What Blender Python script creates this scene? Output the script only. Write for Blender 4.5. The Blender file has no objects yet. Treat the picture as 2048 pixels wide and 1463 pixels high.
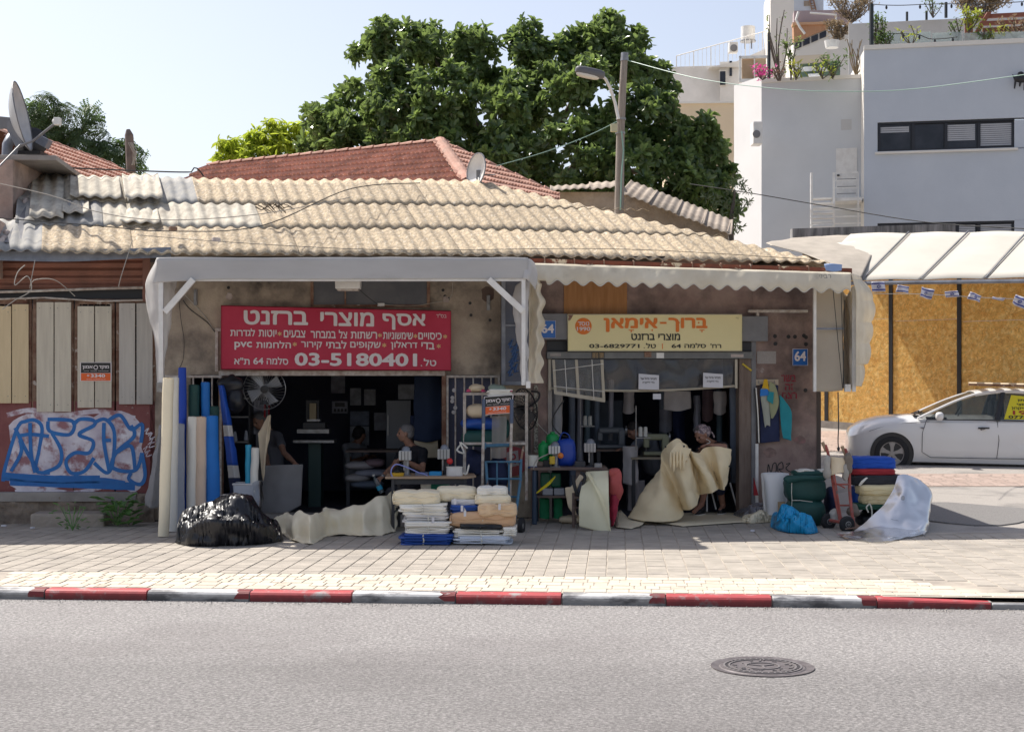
import bpy, math, random
from mathutils import Vector as V, Matrix, noise, Quaternion
from math import radians as R, sin, cos, pi, tan, sqrt, atan2, floor
random.seed(7)
sc = bpy.context.scene
COL = sc.collection
# camera, sky, sun, exposure
FP, CX, HY, EYE = 2950.0, 1024.0, 755.0, 2.0
cam = bpy.data.objects.new('camera', bpy.data.cameras.new('camera'))
COL.objects.link(cam)
cam.location = (0, 0, EYE); cam.rotation_euler = (R(90), 0, 0)
cam.data.sensor_width = 36; cam.data.lens = FP/2048*36
cam.data.shift_y = (HY-731.5)/2048
cam.data.clip_end = 3000
sc.camera = cam
SUNV = V((0.58, -0.50, -1.0)).normalized()          # direction the light travels
world = bpy.data.worlds.new('World'); sc.world = world; world.use_nodes = True
nt = world.node_tree; nt.nodes.clear()
sky = nt.nodes.new('ShaderNodeTexSky'); sky.sky_type = 'NISHITA'; sky.sun_disc = False
sky.sun_elevation = math.asin(-SUNV.z); sky.sun_rotation = atan2(-SUNV.x, -SUNV.y)
sky.dust_density = 2.0; sky.air_density = 1.0; sky.ozone_density = 1.6
bg = nt.nodes.new('ShaderNodeBackground'); bg.inputs[1].default_value = 0.116
wo = nt.nodes.new('ShaderNodeOutputWorld')
tint = nt.nodes.new('ShaderNodeMix'); tint.data_type = 'RGBA'; tint.blend_type = 'MULTIPLY'; tint.inputs[0].default_value = 1; tint.inputs[7].default_value = (1.0, .95, .98, 1)
nt.links.new(sky.outputs[0], tint.inputs[6]); hsv = nt.nodes.new('ShaderNodeHueSaturation'); hsv.inputs['Saturation'].default_value = .66
nt.links.new(tint.outputs[2], hsv.inputs['Color']); nt.links.new(hsv.outputs[0], bg.inputs[0]); nt.links.new(bg.outputs[0], wo.inputs[0])
sl = bpy.data.lights.new('sun', 'SUN'); sl.energy = 4.5; sl.angle = R(0.55); sl.color = (1, .95, .87)
so = bpy.data.objects.new('sun', sl); COL.objects.link(so); so.location = (-20, 20, 40)
so.rotation_euler = SUNV.to_track_quat('-Z', 'Y').to_euler()
sc.view_settings.view_transform = 'Standard'; sc.view_settings.look = 'None'
sc.view_settings.gamma = 1; sc.view_settings.use_curve_mapping = False
sc.view_settings.exposure = 0.55
sc.cycles.max_bounces = 8; sc.cycles.transparent_max_bounces = 12; sc.cycles.use_denoising = True
# helpers
def P(px, py, Y): return V(((px-CX)/FP*Y, Y, EYE-(py-HY)/FP*Y))
def GY(py, z=0.1): return (EYE-z)*FP/(py-HY)
def G(px, py, z=0.1): return P(px, py, GY(py, z))
class Pl:
 def __init__(s, Y0, deg=0, x0=0):
  a = R(deg); s.u = V((cos(a), sin(a), 0)); s.n = V((sin(a), -cos(a), 0)); s.o = V((x0, Y0, 0))
 def __call__(s, px, py, d=0):
  k = (px-CX)/FP; o = s.o+s.n*d
  Y = (o.x*s.n.x+o.y*s.n.y)/(k*s.n.x+s.n.y)
  return P(px, py, Y)
 def ray(s, px, py, d=0): return s(px, py, d)
W = Pl(20.0, 5)
def c255(r, g, b): return tuple(((x/255)/12.92 if x/255 < .04045 else ((x/255+.055)/1.055)**2.4) for x in (r, g, b))
_WL = {}
def wl(o): return _WL.get(o.name, V((0, 0, 0))) if o else V((0, 0, 0))
def crumple(q):
 d = noise.voronoi(q)[0]; return min(1.0, d[0]*1.1)-.5
class B:
 def __init__(s): s.v = []; s.f = []
 def add(s, vs, fs):
  n = len(s.v); s.v += [V(p) for p in vs]; s.f += [tuple(i+n for i in f) for f in fs]; return s
 def hexa(s, q, vec):
  q = [V(p) for p in q]; vec = V(vec)
  return s.add(q+[p+vec for p in q], [(0, 1, 2, 3), (7, 6, 5, 4), (0, 4, 5, 1), (1, 5, 6, 2), (2, 6, 7, 3), (3, 7, 4, 0)])
 def box(s, c, d, rot=None):
  c = V(c); x, y, z = d[0]/2, d[1]/2, d[2]/2
  vs = [V(p) for p in ((-x, -y, -z), (x, -y, -z), (x, y, -z), (-x, y, -z), (-x, -y, z), (x, -y, z), (x, y, z), (-x, y, z))]
  if rot is not None:
   if isinstance(rot, (int, float)): rot = Matrix.Rotation(rot, 3, 'Z')
   vs = [rot @ p for p in vs]
  return s.add([p+c for p in vs], [(0, 3, 2, 1), (4, 5, 6, 7), (0, 1, 5, 4), (1, 2, 6, 5), (2, 3, 7, 6), (3, 0, 4, 7)])
 def bb(s, lo, hi):
  lo, hi = V(lo), V(hi); return s.box((lo+hi)/2, hi-lo)
 def pbox(s, pl, x0, y0, x1, y1, front, thick):
  q = [pl(x0, y1, front), pl(x1, y1, front), pl(x1, y0, front), pl(x0, y0, front)]
  return s.hexa(q, -pl.n*thick)
 def poly(s, pts, vec):
  n = len(pts); pts = [V(p) for p in pts]; vec = V(vec)
  fs = [tuple(range(n)), tuple(range(2*n-1, n-1, -1))]+[(i, i+n, (i+1) % n+n, (i+1) % n) for i in range(n)]
  return s.add(pts+[p+vec for p in pts], fs)
 def tube(s, path, r, n=8, caps=True, flat=None):
  path = [V(p) for p in path]; m = len(path)
  rr = r if isinstance(r, (list, tuple)) else [r]*m
  t0 = (path[1]-path[0]).normalized()
  up = V((0, 0, 1)) if abs(t0.z) < .9 else V((0, 1, 0))
  vs = []; a = t0.cross(up).normalized()
  for i in range(m):
   t = (path[min(i+1, m-1)]-path[max(i-1, 0)]).normalized()
   a = (a-t*a.dot(t)).normalized(); b = t.cross(a)
   for k in range(n):
    w = 2*pi*k/n; vs.append(path[i]+(a*cos(w)+b*sin(w)*(flat or 1))*rr[i])
  fs = [(i*n+k, i*n+(k+1) % n, (i+1)*n+(k+1) % n, (i+1)*n+k) for i in range(m-1) for k in range(n)]
  if caps: fs += [tuple(range(n-1, -1, -1)), tuple((m-1)*n+k for k in range(n))]
  return s.add(vs, fs)
 def cyl(s, a, b, r0, r1=None, n=14): return s.tube([a, b], [r0, r1 if r1 is not None else r0], n)
 def lathe(s, c, prof, n=20, axis=(0, 0, 1), caps=True):
  q = V((0, 0, 1)).rotation_difference(V(axis)); c = V(c); vs = []
  for (r, z) in prof:
   for k in range(n): vs.append(c+q @ V((r*cos(2*pi*k/n), r*sin(2*pi*k/n), z)))
  m = len(prof)
  fs = [(i*n+k, i*n+(k+1) % n, (i+1)*n+(k+1) % n, (i+1)*n+k) for i in range(m-1) for k in range(n)]
  if caps: fs += [tuple(range(n-1, -1, -1)), tuple((m-1)*n+k for k in range(n))]
  return s.add(vs, fs)
 def sq(s, c, d, e=1.0, nu=20, nv=12, rot=None, amp=0, fr=4, seed=0, rid=False, pinch=()):
  c = V(c); vs = []; sd = V((seed*7.1, seed*3.3, seed))
  def pw(x): return math.copysign(abs(x)**e, x)
  for j in range(nv+1):
   th = -pi/2+pi*j/nv
   for i in range(nu):
    ph = 2*pi*i/nu
    p = V((pw(cos(th))*pw(cos(ph)), pw(cos(th))*pw(sin(ph)), pw(sin(th))))
    p = V((p.x*d[0]/2, p.y*d[1]/2, p.z*d[2]/2))
    k = 1
    for (xf, w, am) in pinch: k -= am*math.exp(-((p.x/d[0]-xf)/w)**2)
    p.y *= k; p.z *= k
    if amp:
     q = p*fr+sd
     nn = noise.noise(q)*.6+noise.noise(q*2.3)*.4
     if rid: nn = crumple(q*1.1)*.75+crumple(q*2.6)*.15+nn*.35
     else: nn = nn*.7+crumple(q*1.7)*.35
     p += p.normalized()*nn*amp
    if rot is not None: p = (Matrix.Rotation(rot, 3, 'Z') if isinstance(rot, (int, float)) else rot) @ p
    vs.append(p+c)
  fs = [(j*nu+i, j*nu+(i+1) % nu, (j+1)*nu+(i+1) % nu, (j+1)*nu+i) for j in range(nv) for i in range(nu)]
  return s.add(vs, fs)
 def ell(s, c, d, rot=None, nu=12, nv=8): return s.sq(c, d, 1, nu, nv, rot)
 def grid(s, fn, nu, nv, wrap=False):
  vs = [fn(i/nu, j/nv) for j in range(nv+1) for i in range(nu+1)]; n = nu+1
  return s.add(vs, [(j*n+i, j*n+i+1, (j+1)*n+i+1, (j+1)*n+i) for j in range(nv) for i in range(nu)])
 def loft(s, ribs, nu=6, nv=24, amp=0, fr=4, seed=0, rid=False):
  rs = [resample([V(p) for p in r], nv+1) for r in ribs]
  rows = []
  for j in range(nv+1): rows.append(smooth([r[j] for r in rs], nu))
  m = len(rows[0]); pts = [[rows[j][i] for i in range(m)] for j in range(nv+1)]
  if amp:
   out = [[None]*m for _ in pts]; sd = V((seed*5.3, seed*2.1, seed*1.7))
   for j in range(nv+1):
    for i in range(m):
     a = pts[j][min(i+1, m-1)]-pts[j][max(i-1, 0)]; b = pts[min(j+1, nv)][i]-pts[max(j-1, 0)][i]
     n = a.cross(b); n = n.normalized() if n.length > 1e-9 else V((0, -1, 0))
     q = pts[j][i]*fr+sd; k = noise.noise(q)*.65+noise.noise(q*2.6)*.35
     if rid: k = crumple(q*1.1)*.8+crumple(q*2.7)*.14+k*.4
     else: k = k*.8+crumple(q*1.5)*.25
     out[j][i] = pts[j][i]+n*k*amp
   pts = out
  return s.add([p for row in pts for p in row], [(j*m+i, j*m+i+1, (j+1)*m+i+1, (j+1)*m+i) for j in range(nv) for i in range(m-1)])
 def xf(s, M): s.v = [M @ p for p in s.v]; return s
 def make(s, name, mat, parent=None, smooth=False, bevel=0, solid=0, label=None, cat=None, group=None, kind=None, seg=2, ang=40):
  lo = V((min(p.x for p in s.v), min(p.y for p in s.v), min(p.z for p in s.v)))
  hi = V((max(p.x for p in s.v), max(p.y for p in s.v), max(p.z for p in s.v)))
  o = V(((lo.x+hi.x)/2, (lo.y+hi.y)/2, lo.z))
  me = bpy.data.meshes.new(name); me.from_pydata([p-o for p in s.v], [], s.f); me.update()
  if mat: me.materials.append(mat)
  if smooth:
   me.polygons.foreach_set('use_smooth', [True]*len(me.polygons))
   if smooth != 2:
    try: me.set_sharp_from_angle(angle=R(ang))
    except Exception: pass
  ob = bpy.data.objects.new(name, me); COL.objects.link(ob)
  ob.parent = parent; ob.location = o-wl(parent); _WL[ob.name] = o
  if bevel:
   m = ob.modifiers.new('b', 'BEVEL'); m.width = bevel; m.segments = seg; m.limit_method = 'ANGLE'; m.angle_limit = R(40)
  if solid:
   m = ob.modifiers.new('s', 'SOLIDIFY'); m.thickness = solid; m.offset = 0
  tag(ob, label, cat, group, kind)
  return ob
def tag(o, label=None, cat=None, group=None, kind=None):
 for k, v in (('label', label), ('category', cat), ('group', group), ('kind', kind)):
  if v: o[k] = v
def T(name, loc, label, cat, group=None):
 o = bpy.data.objects.new(name, None); COL.objects.link(o); o.empty_display_size = .1
 o.location = V(loc); _WL[o.name] = V(loc); tag(o, label, cat, group); return o
def kids(o): return [c for c in bpy.data.objects if c.parent == o]
def dup(root, delta, label=None, group=None, scale=None):
 allk = {}
 for c in bpy.data.objects:
  if c.parent: allk.setdefault(c.parent.name, []).append(c)
 def rec(o, par):
  n = o.copy(); COL.objects.link(n); n.parent = par; _WL[n.name] = wl(o)+V(delta)
  for c in allk.get(o.name, []): rec(c, n)
  return n
 r = rec(root, None); r.location = wl(root)+V(delta)
 if label: r['label'] = label
 if group: r['group'] = group
 return r
def inst(name, mesh, mw, parent=None):
 o = bpy.data.objects.new(name, mesh); COL.objects.link(o); o.parent = parent
 o.matrix_basis = Matrix.Translation(-wl(parent)) @ mw; _WL[o.name] = mw.translation.copy(); return o
def resample(pts, n):
 L = [0]
 for a, b in zip(pts, pts[1:]): L.append(L[-1]+(b-a).length)
 out = []; T_ = L[-1] or 1; k = 0
 for i in range(n):
  t = T_*i/(n-1)
  while k < len(L)-2 and L[k+1] < t: k += 1
  d = L[k+1]-L[k]; f = (t-L[k])/d if d else 0
  p0, p1, p2, p3 = pts[max(k-1, 0)], pts[k], pts[k+1], pts[min(k+2, len(pts)-1)]
  out.append(cat4(p0, p1, p2, p3, max(0, min(1, f))))
 return out
def cat4(p0, p1, p2, p3, f):
 return ((p1*2)+(p2-p0)*f+(p0*2-p1*5+p2*4-p3)*f*f+(p1*3-p0-p2*3+p3)*f*f*f)*.5
def smooth(pts, n):
 out = []
 for k in range(len(pts)-1):
  p0, p1, p2, p3 = pts[max(k-1, 0)], pts[k], pts[k+1], pts[min(k+2, len(pts)-1)]
  out += [cat4(p0, p1, p2, p3, i/n) for i in range(n)]
 return out+[pts[-1]]
def frame(o, x, z=(0, 0, 1)):
 x = V(x).normalized(); z = V(z); y = z.cross(x).normalized(); z = x.cross(y)
 M = Matrix((x, y, z)).transposed().to_4x4(); M.translation = V(o); return M
def mat(name, col, rough=.85, col2=None, sc_=3, mix=.5, bump=0, bsc=40, metal=0, world_=False, ovar=0, stretch=(1, 1, 1), trans=0, alpha=1, col3=None, sc3=.8, spec=.5, ivar=0, det=6, coat=0, bd=.004, lo=.35, hi=.65, lo3=.5, hi3=.75, tn=None):
 m = bpy.data.materials.new(name); m.use_nodes = True; n = m.node_tree.nodes; L = m.node_tree.links
 bs = n['Principled BSDF']; bs.inputs['Roughness'].default_value = rough; bs.inputs['Metallic'].default_value = metal
 bs.inputs['Specular IOR Level'].default_value = spec
 if coat: bs.inputs['Coat Weight'].default_value = coat; bs.inputs['Coat Roughness'].default_value = .05
 if alpha < 1: bs.inputs['Alpha'].default_value = alpha
 tc = n.new('ShaderNodeTexCoord'); mp = n.new('ShaderNodeMapping'); mp.inputs['Scale'].default_value = stretch
 if world_:
  ge = n.new('ShaderNodeNewGeometry'); L.new(ge.outputs['Position'], mp.inputs['Vector'])
 else:
  oi = n.new('ShaderNodeObjectInfo'); va = n.new('ShaderNodeVectorMath'); va.operation = 'ADD'
  sv = n.new('ShaderNodeMath'); sv.operation = 'MULTIPLY'; sv.inputs[1].default_value = 37
  L.new(oi.outputs['Random'], sv.inputs[0]); L.new(sv.outputs[0], va.inputs[1])
  L.new(tc.outputs['Object'], va.inputs[0]); L.new(va.outputs[0], mp.inputs['Vector'])
 def nz(s, d=6):
  t = n.new('ShaderNodeTexNoise'); t.inputs['Scale'].default_value = s; t.inputs['Detail'].default_value = d; t.inputs['Roughness'].default_value = .62
  L.new(mp.outputs[0], t.inputs['Vector']); return t
 def mixc(fac, a, b, bt='MIX'):
  x = n.new('ShaderNodeMix'); x.data_type = 'RGBA'; x.blend_type = bt
  for sck, val in ((0, fac), (6, a), (7, b)):
   if hasattr(val, 'default_value') or hasattr(val, 'is_output'): L.new(val, x.inputs[sck])
   else: x.inputs[sck].default_value = val if sck == 0 else (*val[:3], 1)
  return x.outputs[2]
 c = tuple(col)
 if col2 is not None:
  t = nz(sc_, det); mr = n.new('ShaderNodeMapRange'); mr.inputs[1].default_value = lo; mr.inputs[2].default_value = hi; mr.inputs[4].default_value = mix*2 if mix <= .5 else 1
  L.new(t.outputs[0], mr.inputs[0]); c = mixc(mr.outputs[0], c, col2)
 if col3 is not None:
  t = nz(sc3, 8); mr = n.new('ShaderNodeMapRange'); mr.inputs[1].default_value = lo3; mr.inputs[2].default_value = hi3
  L.new(t.outputs[0], mr.inputs[0]); c = mixc(mr.outputs[0], c, col3)
 if ovar or ivar:
  if ivar: g2 = n.new('ShaderNodeNewGeometry'); rv = g2.outputs['Random Per Island']
  else: o2 = n.new('ShaderNodeObjectInfo'); rv = o2.outputs['Random']
  k = ivar or ovar
  mr = n.new('ShaderNodeMapRange'); mr.inputs[3].default_value = 1-k; mr.inputs[4].default_value = 1+k; L.new(rv, mr.inputs[0])
  cm = n.new('ShaderNodeCombineColor')
  for i in range(3): L.new(mr.outputs[0], cm.inputs[i])
  c = mixc(1.0, c, cm.outputs[0], 'MULTIPLY')
 if isinstance(c, tuple): bs.inputs['Base Color'].default_value = (*c[:3], 1)
 else: L.new(c, bs.inputs['Base Color'])
 if bump:
  t = nz(bsc, 5); bp = n.new('ShaderNodeBump'); bp.inputs['Strength'].default_value = bump; bp.inputs['Distance'].default_value = bd
  L.new(t.outputs[0], bp.inputs['Height']); L.new(bp.outputs[0], bs.inputs['Normal'])
 if trans:
  tr = n.new('ShaderNodeBsdfTranslucent'); ms = n.new('ShaderNodeMixShader'); ms.inputs[0].default_value = trans
  if tn: tr.inputs[0].default_value = (*tn, 1)
  elif isinstance(c, tuple): tr.inputs[0].default_value = (*c[:3], 1)
  else: L.new(c, tr.inputs[0])
  out = n['Material Output']; L.new(bs.outputs[0], ms.inputs[1]); L.new(tr.outputs[0], ms.inputs[2]); L.new(ms.outputs[0], out.inputs[0])
 return m
def insert_mult(m, fn):
 n = m.node_tree.nodes; L = m.node_tree.links; bs = n['Principled BSDF']; lk = bs.inputs['Base Color'].links
 mx = n.new('ShaderNodeMix'); mx.data_type = 'RGBA'; mx.blend_type = 'MULTIPLY'; mx.inputs[0].default_value = 1
 if lk: L.new(lk[0].from_socket, mx.inputs[6])
 else: mx.inputs[6].default_value = bs.inputs['Base Color'].default_value
 L.new(fn(n, L), mx.inputs[7]); L.new(mx.outputs[2], bs.inputs['Base Color'])
def film(name, col, op, rough=.25):
 m = bpy.data.materials.new(name); m.use_nodes = True; n = m.node_tree.nodes; L = m.node_tree.links; n.remove(n['Principled BSDF'])
 tr = n.new('ShaderNodeBsdfTransparent'); tr.inputs[0].default_value = (.92, .95, .95, 1)
 df = n.new('ShaderNodeBsdfDiffuse'); df.inputs[0].default_value = (*col, 1)
 tl = n.new('ShaderNodeBsdfTranslucent'); tl.inputs[0].default_value = (*col, 1)
 gl = n.new('ShaderNodeBsdfGlossy'); gl.inputs['Roughness'].default_value = rough
 m0 = n.new('ShaderNodeMixShader'); m0.inputs[0].default_value = .4; L.new(df.outputs[0], m0.inputs[1]); L.new(tl.outputs[0], m0.inputs[2])
 m1 = n.new('ShaderNodeMixShader')
 te = n.new('ShaderNodeTexCoord'); nz = n.new('ShaderNodeTexNoise'); nz.inputs['Scale'].default_value = 5; nz.inputs['Detail'].default_value = 6; L.new(te.outputs['Object'], nz.inputs[0])
 mr = n.new('ShaderNodeMapRange'); mr.inputs[3].default_value = op*.75; mr.inputs[4].default_value = min(1, op*1.25); L.new(nz.outputs[0], mr.inputs[0]); L.new(mr.outputs[0], m1.inputs[0])
 L.new(tr.outputs[0], m1.inputs[1]); L.new(m0.outputs[0], m1.inputs[2])
 fr = n.new('ShaderNodeFresnel'); fr.inputs[0].default_value = 1.5
 m2 = n.new('ShaderNodeMixShader'); L.new(fr.outputs[0], m2.inputs[0]); L.new(m1.outputs[0], m2.inputs[1]); L.new(gl.outputs[0], m2.inputs[2])
 L.new(m2.outputs[0], n['Material Output'].inputs[0]); return m
def heb(s): return s[::-1]
_TXT = {}
def wfill(vs, es):
 from mathutils.geometry import delaunay_2d_cdt
 nxt = {}; und = {}
 for a, b_ in es: und.setdefault(a, []).append(b_); und.setdefault(b_, []).append(a)
 seen = set(); loops = []
 for a0 in sorted(und):
  if a0 in seen: continue
  lp = [a0]; seen.add(a0); nb = sorted(und[a0]); cur = a0+1 if a0+1 in nb else nb[0]
  while cur not in seen:
   lp.append(cur); seen.add(cur); c = [q for q in und[cur] if q not in seen]
   if not c: break
   cur = cur+1 if cur+1 in c else c[0]
  if len(lp) > 2: loops.append(lp)
 segs = [(vs[lp[i]], vs[lp[(i+1) % len(lp)]]) for lp in loops for i in range(len(lp))]
 r = delaunay_2d_cdt([v.to_2d() for v in vs], [(lp[i], lp[(i+1) % len(lp)]) for lp in loops for i in range(len(lp))], [], 0, 1e-6)
 V2, F2 = r[0], r[2]; out = []
 for f in F2:
  c = (V2[f[0]]+V2[f[1]]+V2[f[2]])/3; w = 0
  for p, q in segs:
   if (p.y <= c.y) != (q.y <= c.y):
    x = p.x+(c.y-p.y)/(q.y-p.y)*(q.x-p.x)
    if x > c.x: w += 1 if q.y > p.y else -1
  if w: out.append(tuple(f) if len(f) == 3 else tuple(f))
 return [V((p.x, p.y, 0)) for p in V2], out
def text(body, pl, x0, y0, x1, y1, d, m, parent, bold=.03, name='lettering', ext=.004, hebrew=True, roll=0, flipx=False, label=None):
 key = (body, bold)
 if key not in _TXT:
  c = bpy.data.curves.new('t', 'FONT'); c.body = heb(body) if hebrew else body; c.resolution_u = 3; c.fill_mode = 'NONE'
  o = bpy.data.objects.new('t', c); COL.objects.link(o); bpy.context.view_layer.update()
  me = bpy.data.meshes.new_from_object(o.evaluated_get(bpy.context.evaluated_depsgraph_get()))
  _TXT[key] = wfill([v.co.copy() for v in me.vertices], [tuple(e.vertices) for e in me.edges])
  bpy.data.objects.remove(o); bpy.data.curves.remove(c); bpy.data.meshes.remove(me)
 vs, fs = _TXT[key]
 if not vs: return None
 ax, bx = min(v.x for v in vs), max(v.x for v in vs); ay, by = min(v.y for v in vs), max(v.y for v in vs)
 b = B(); out = []
 e = bold*.8
 for i, (ox, oy) in enumerate(((0, 0), (1, 0), (-1, 0), (0, 1), (0, -1), (.7, .7), (-.7, -.7), (.7, -.7), (-.7, .7)) if bold else ((0, 0),)):
  out = []
  for v in vs:
   fx = (v.x+ox*e-ax+e)/(bx-ax+2*e); fy = (v.y+oy*e-ay+e)/(by-ay+2*e)
   out.append(pl(x0+(x1-x0)*fx, y1+(y0-y1)*fy+roll*fx, d+i*.0002))
  b.add(out, fs)
 return b.make(name, m, parent, label=label)
# materials
def g_(v): return (v, v, v)
M_asph = mat('asphalt', (.205, .193, .188), .9, (.37, .35, .335), 42, .5, .9, 70, world_=True, col3=(.185, .17, .165), sc3=.35, bd=.015, lo=.42, hi=.66, lo3=.46, hi3=.74, stretch=(.8, 1, 1), det=4)
M_asph2 = mat('old_asphalt', (.3, .27, .24), .95, (.38, .35, .32), 60, .5, .6, 90, world_=True, col3=(.17, .16, .15), sc3=1.2)
M_grey_p = mat('grey_paver', (.33, .295, .25), .9, (.42, .375, .32), 5, .5, .3, 120, ovar=.07, col3=(.25, .225, .2), sc3=3, lo3=.55, hi3=.8)
M_grey_ps = mat('grey_paver_field', (.33, .295, .25), .9, (.42, .375, .32), 4, .5, .3, 120, world_=True, ivar=.07, col3=(.25, .225, .2), sc3=1.1, lo3=.5, hi3=.8)
M_cream_p = mat('cream_paver', (0.53, 0.465, 0.375), .9, (0.6, 0.53, 0.43), 6, .5, .3, 110, ovar=.1, col3=(0.380, 0.314, 0.237), sc3=4, lo3=.55, hi3=.8)
M_cream_ps = mat('cream_paver_field', (0.53, 0.465, 0.375), .9, (0.6, 0.53, 0.43), 6, .5, .3, 110, world_=True, ivar=.1, col3=(0.380, 0.314, 0.237), sc3=2, lo3=.55, hi3=.8)
M_bed = mat('joint_sand', (.52, .46, .38), .95, (.3, .26, .22), 2, .5, world_=True)
M_red_p = mat('red_brick_paver', (.36, .27, .225), .9, (.43, .33, .28), 3, .5, .3, 90, world_=True, ivar=.12)
M_conc = mat('concrete', (.36, .33, .3), .9, (.2, .18, .165), 2.5, .4, .4, 60, world_=True)
M_ash_gr = mat('ground', (.34, .3, .25), .95, (.4, .36, .3), .5, .5, world_=True)
M_kred = mat('red_kerb_paint', (.47, .055, .06), .6, (.36, .05, .055), 9, .5, .3, 60, col3=(.34, .3, .29), sc3=6, lo3=.54, hi3=.66)
M_kwhite = mat('white_kerb_paint', (.68, .67, .65), .6, (.5, .49, .48), 9, .5, .3, 60, col3=(.16, .155, .16), sc3=4, lo3=.5, hi3=.62, stretch=(.6, 1, 2))
M_plas = mat('grimy_shaded_plaster', (0.323, 0.263, 0.211), .92, (0.497, 0.414, 0.316), 2.2, .5, .6, 35, world_=True, col3=(0.090, 0.076, 0.068), sc3=1.3, lo3=.46, hi3=.68, bd=.01)  # grime blotches, deepened to carry the shade under the awning
M_plas2 = mat('brown_plaster', (0.258, 0.175, 0.155), .92, (0.348, 0.258, 0.219), 3, .5, .5, 35, world_=True, col3=(0.116, 0.084, 0.077), sc3=1.6, lo3=.46, hi3=.68, bd=.01)  # dark blotches here also hold some awning shade in the colour
M_plas3 = mat('pinkish_plaster', (.42, .28, .22), .92, (.55, .42, .35), 2, .5, .5, 30, world_=True, col3=(.2, .16, .14), sc3=1.5, bd=.01)
M_mortar = mat('mortar_daub', (.6, .52, .47), .95, (.4, .33, .3), 6, .5, .8, 30, world_=True, bd=.02)
M_asb = mat('asbestos_cement', (.53, .42, .28), .92, (.30, .24, .17), 15, .5, .35, 70, stretch=(1.6, .8, 1.6), ovar=.1, col3=(.64, .57, .46), sc3=16, lo3=.55, hi3=.68, bd=.008, det=10, lo=.4, hi=.6)
M_asb2 = mat('bleached_asbestos_cement', (.6, .55, .45), .9, (.36, .32, .26), 4, .5, .45, 45, stretch=(2.2, .6, 2), ovar=.1, col3=(.35, .3, .24), sc3=4, lo3=.55, hi3=.8, bd=.01)
M_asb3 = mat('grey_asbestos_cement', (.27, .27, .27), .9, (.4, .38, .34), 6, .5, .45, 45, stretch=(2.2, .6, 2), ovar=.1)
M_tile = mat('clay_tile', (.46, .235, .17), .85, (.56, .34, .26), 9, .5, .3, 60, ovar=.16, col3=(.3, .2, .16), sc3=6, lo3=.55, hi3=.8)
M_tiles = mat('clay_tiles_far', (.46, .235, .17), .85, (.56, .34, .26), 9, .5, .3, 60, world_=True, ivar=.16, col3=(.3, .2, .16), sc3=2)
M_dark = mat('interior_gloom_colour', (.06, .065, .11), .8, (.09, .095, .14), 2, .5, world_=True)  # deep room shade put into the wall and ceiling colour
M_dfloor = mat('gloom_dark_floor', (.07, .068, .08), .7, (.045, .045, .06), 2, .5, world_=True)  # floor colour lowered to hold the same room shade
M_rust = mat('rusty_iron', (.16, .07, .045), .85, (.3, .2, .14), 8, .5, .5, 60, world_=True, col3=(.5, .44, .38), sc3=9, lo3=.6, hi3=.66)
M_rustp = mat('rust_flaked_gutter_paint', (.22, .06, .03), .8, (.13, .045, .03), 9, .5, .4, 60, world_=True, col3=(.62, .52, .38), sc3=5, lo3=.57, hi3=.62)
M_white = mat('white_paint', (0.777, 0.766, 0.735), .45, (0.630, 0.609, 0.578), 6, .4)
M_cwhite = mat('chalky_frame_paint', (.6, .57, .52), .7, (.35, .27, .22), 12, .5, .4, 60, world_=True)
M_grsteel = mat('grey_painted_steel', (.2, .2, .21), .55, (.15, .15, .16), 5, .4)
M_steel = mat('steel', (.35, .35, .36), .4, (.22, .21, .2), 12, .5, metal=.7)
M_black = mat('black_plastic', (.015, .015, .018), .5)
M_zinc = mat('zinc_flashing', (.27, .29, .33), .5, (.16, .17, .2), 4, .5, metal=.3, world_=True)
M_flap = mat('grey_awning_fabric', (.60, .585, .57), .7, (.53, .515, .5), 1.5, .5, .15, 300, trans=.22, world_=True, col3=(.42, .41, .4), sc3=1.6, lo3=.6, hi3=.8, stretch=(.5, 1, 2))
M_cflap = mat('cream_awning_fabric', (.86, .79, .64), .75, (0.716, 0.634, 0.486), 2, .5, .15, 300, trans=.22, world_=True, col3=(0.432, 0.378, 0.284), sc3=2.5, lo3=.62, hi3=.85)
M_glass = film('window_glass', (.1, .13, .15), .25, .03)
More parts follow.
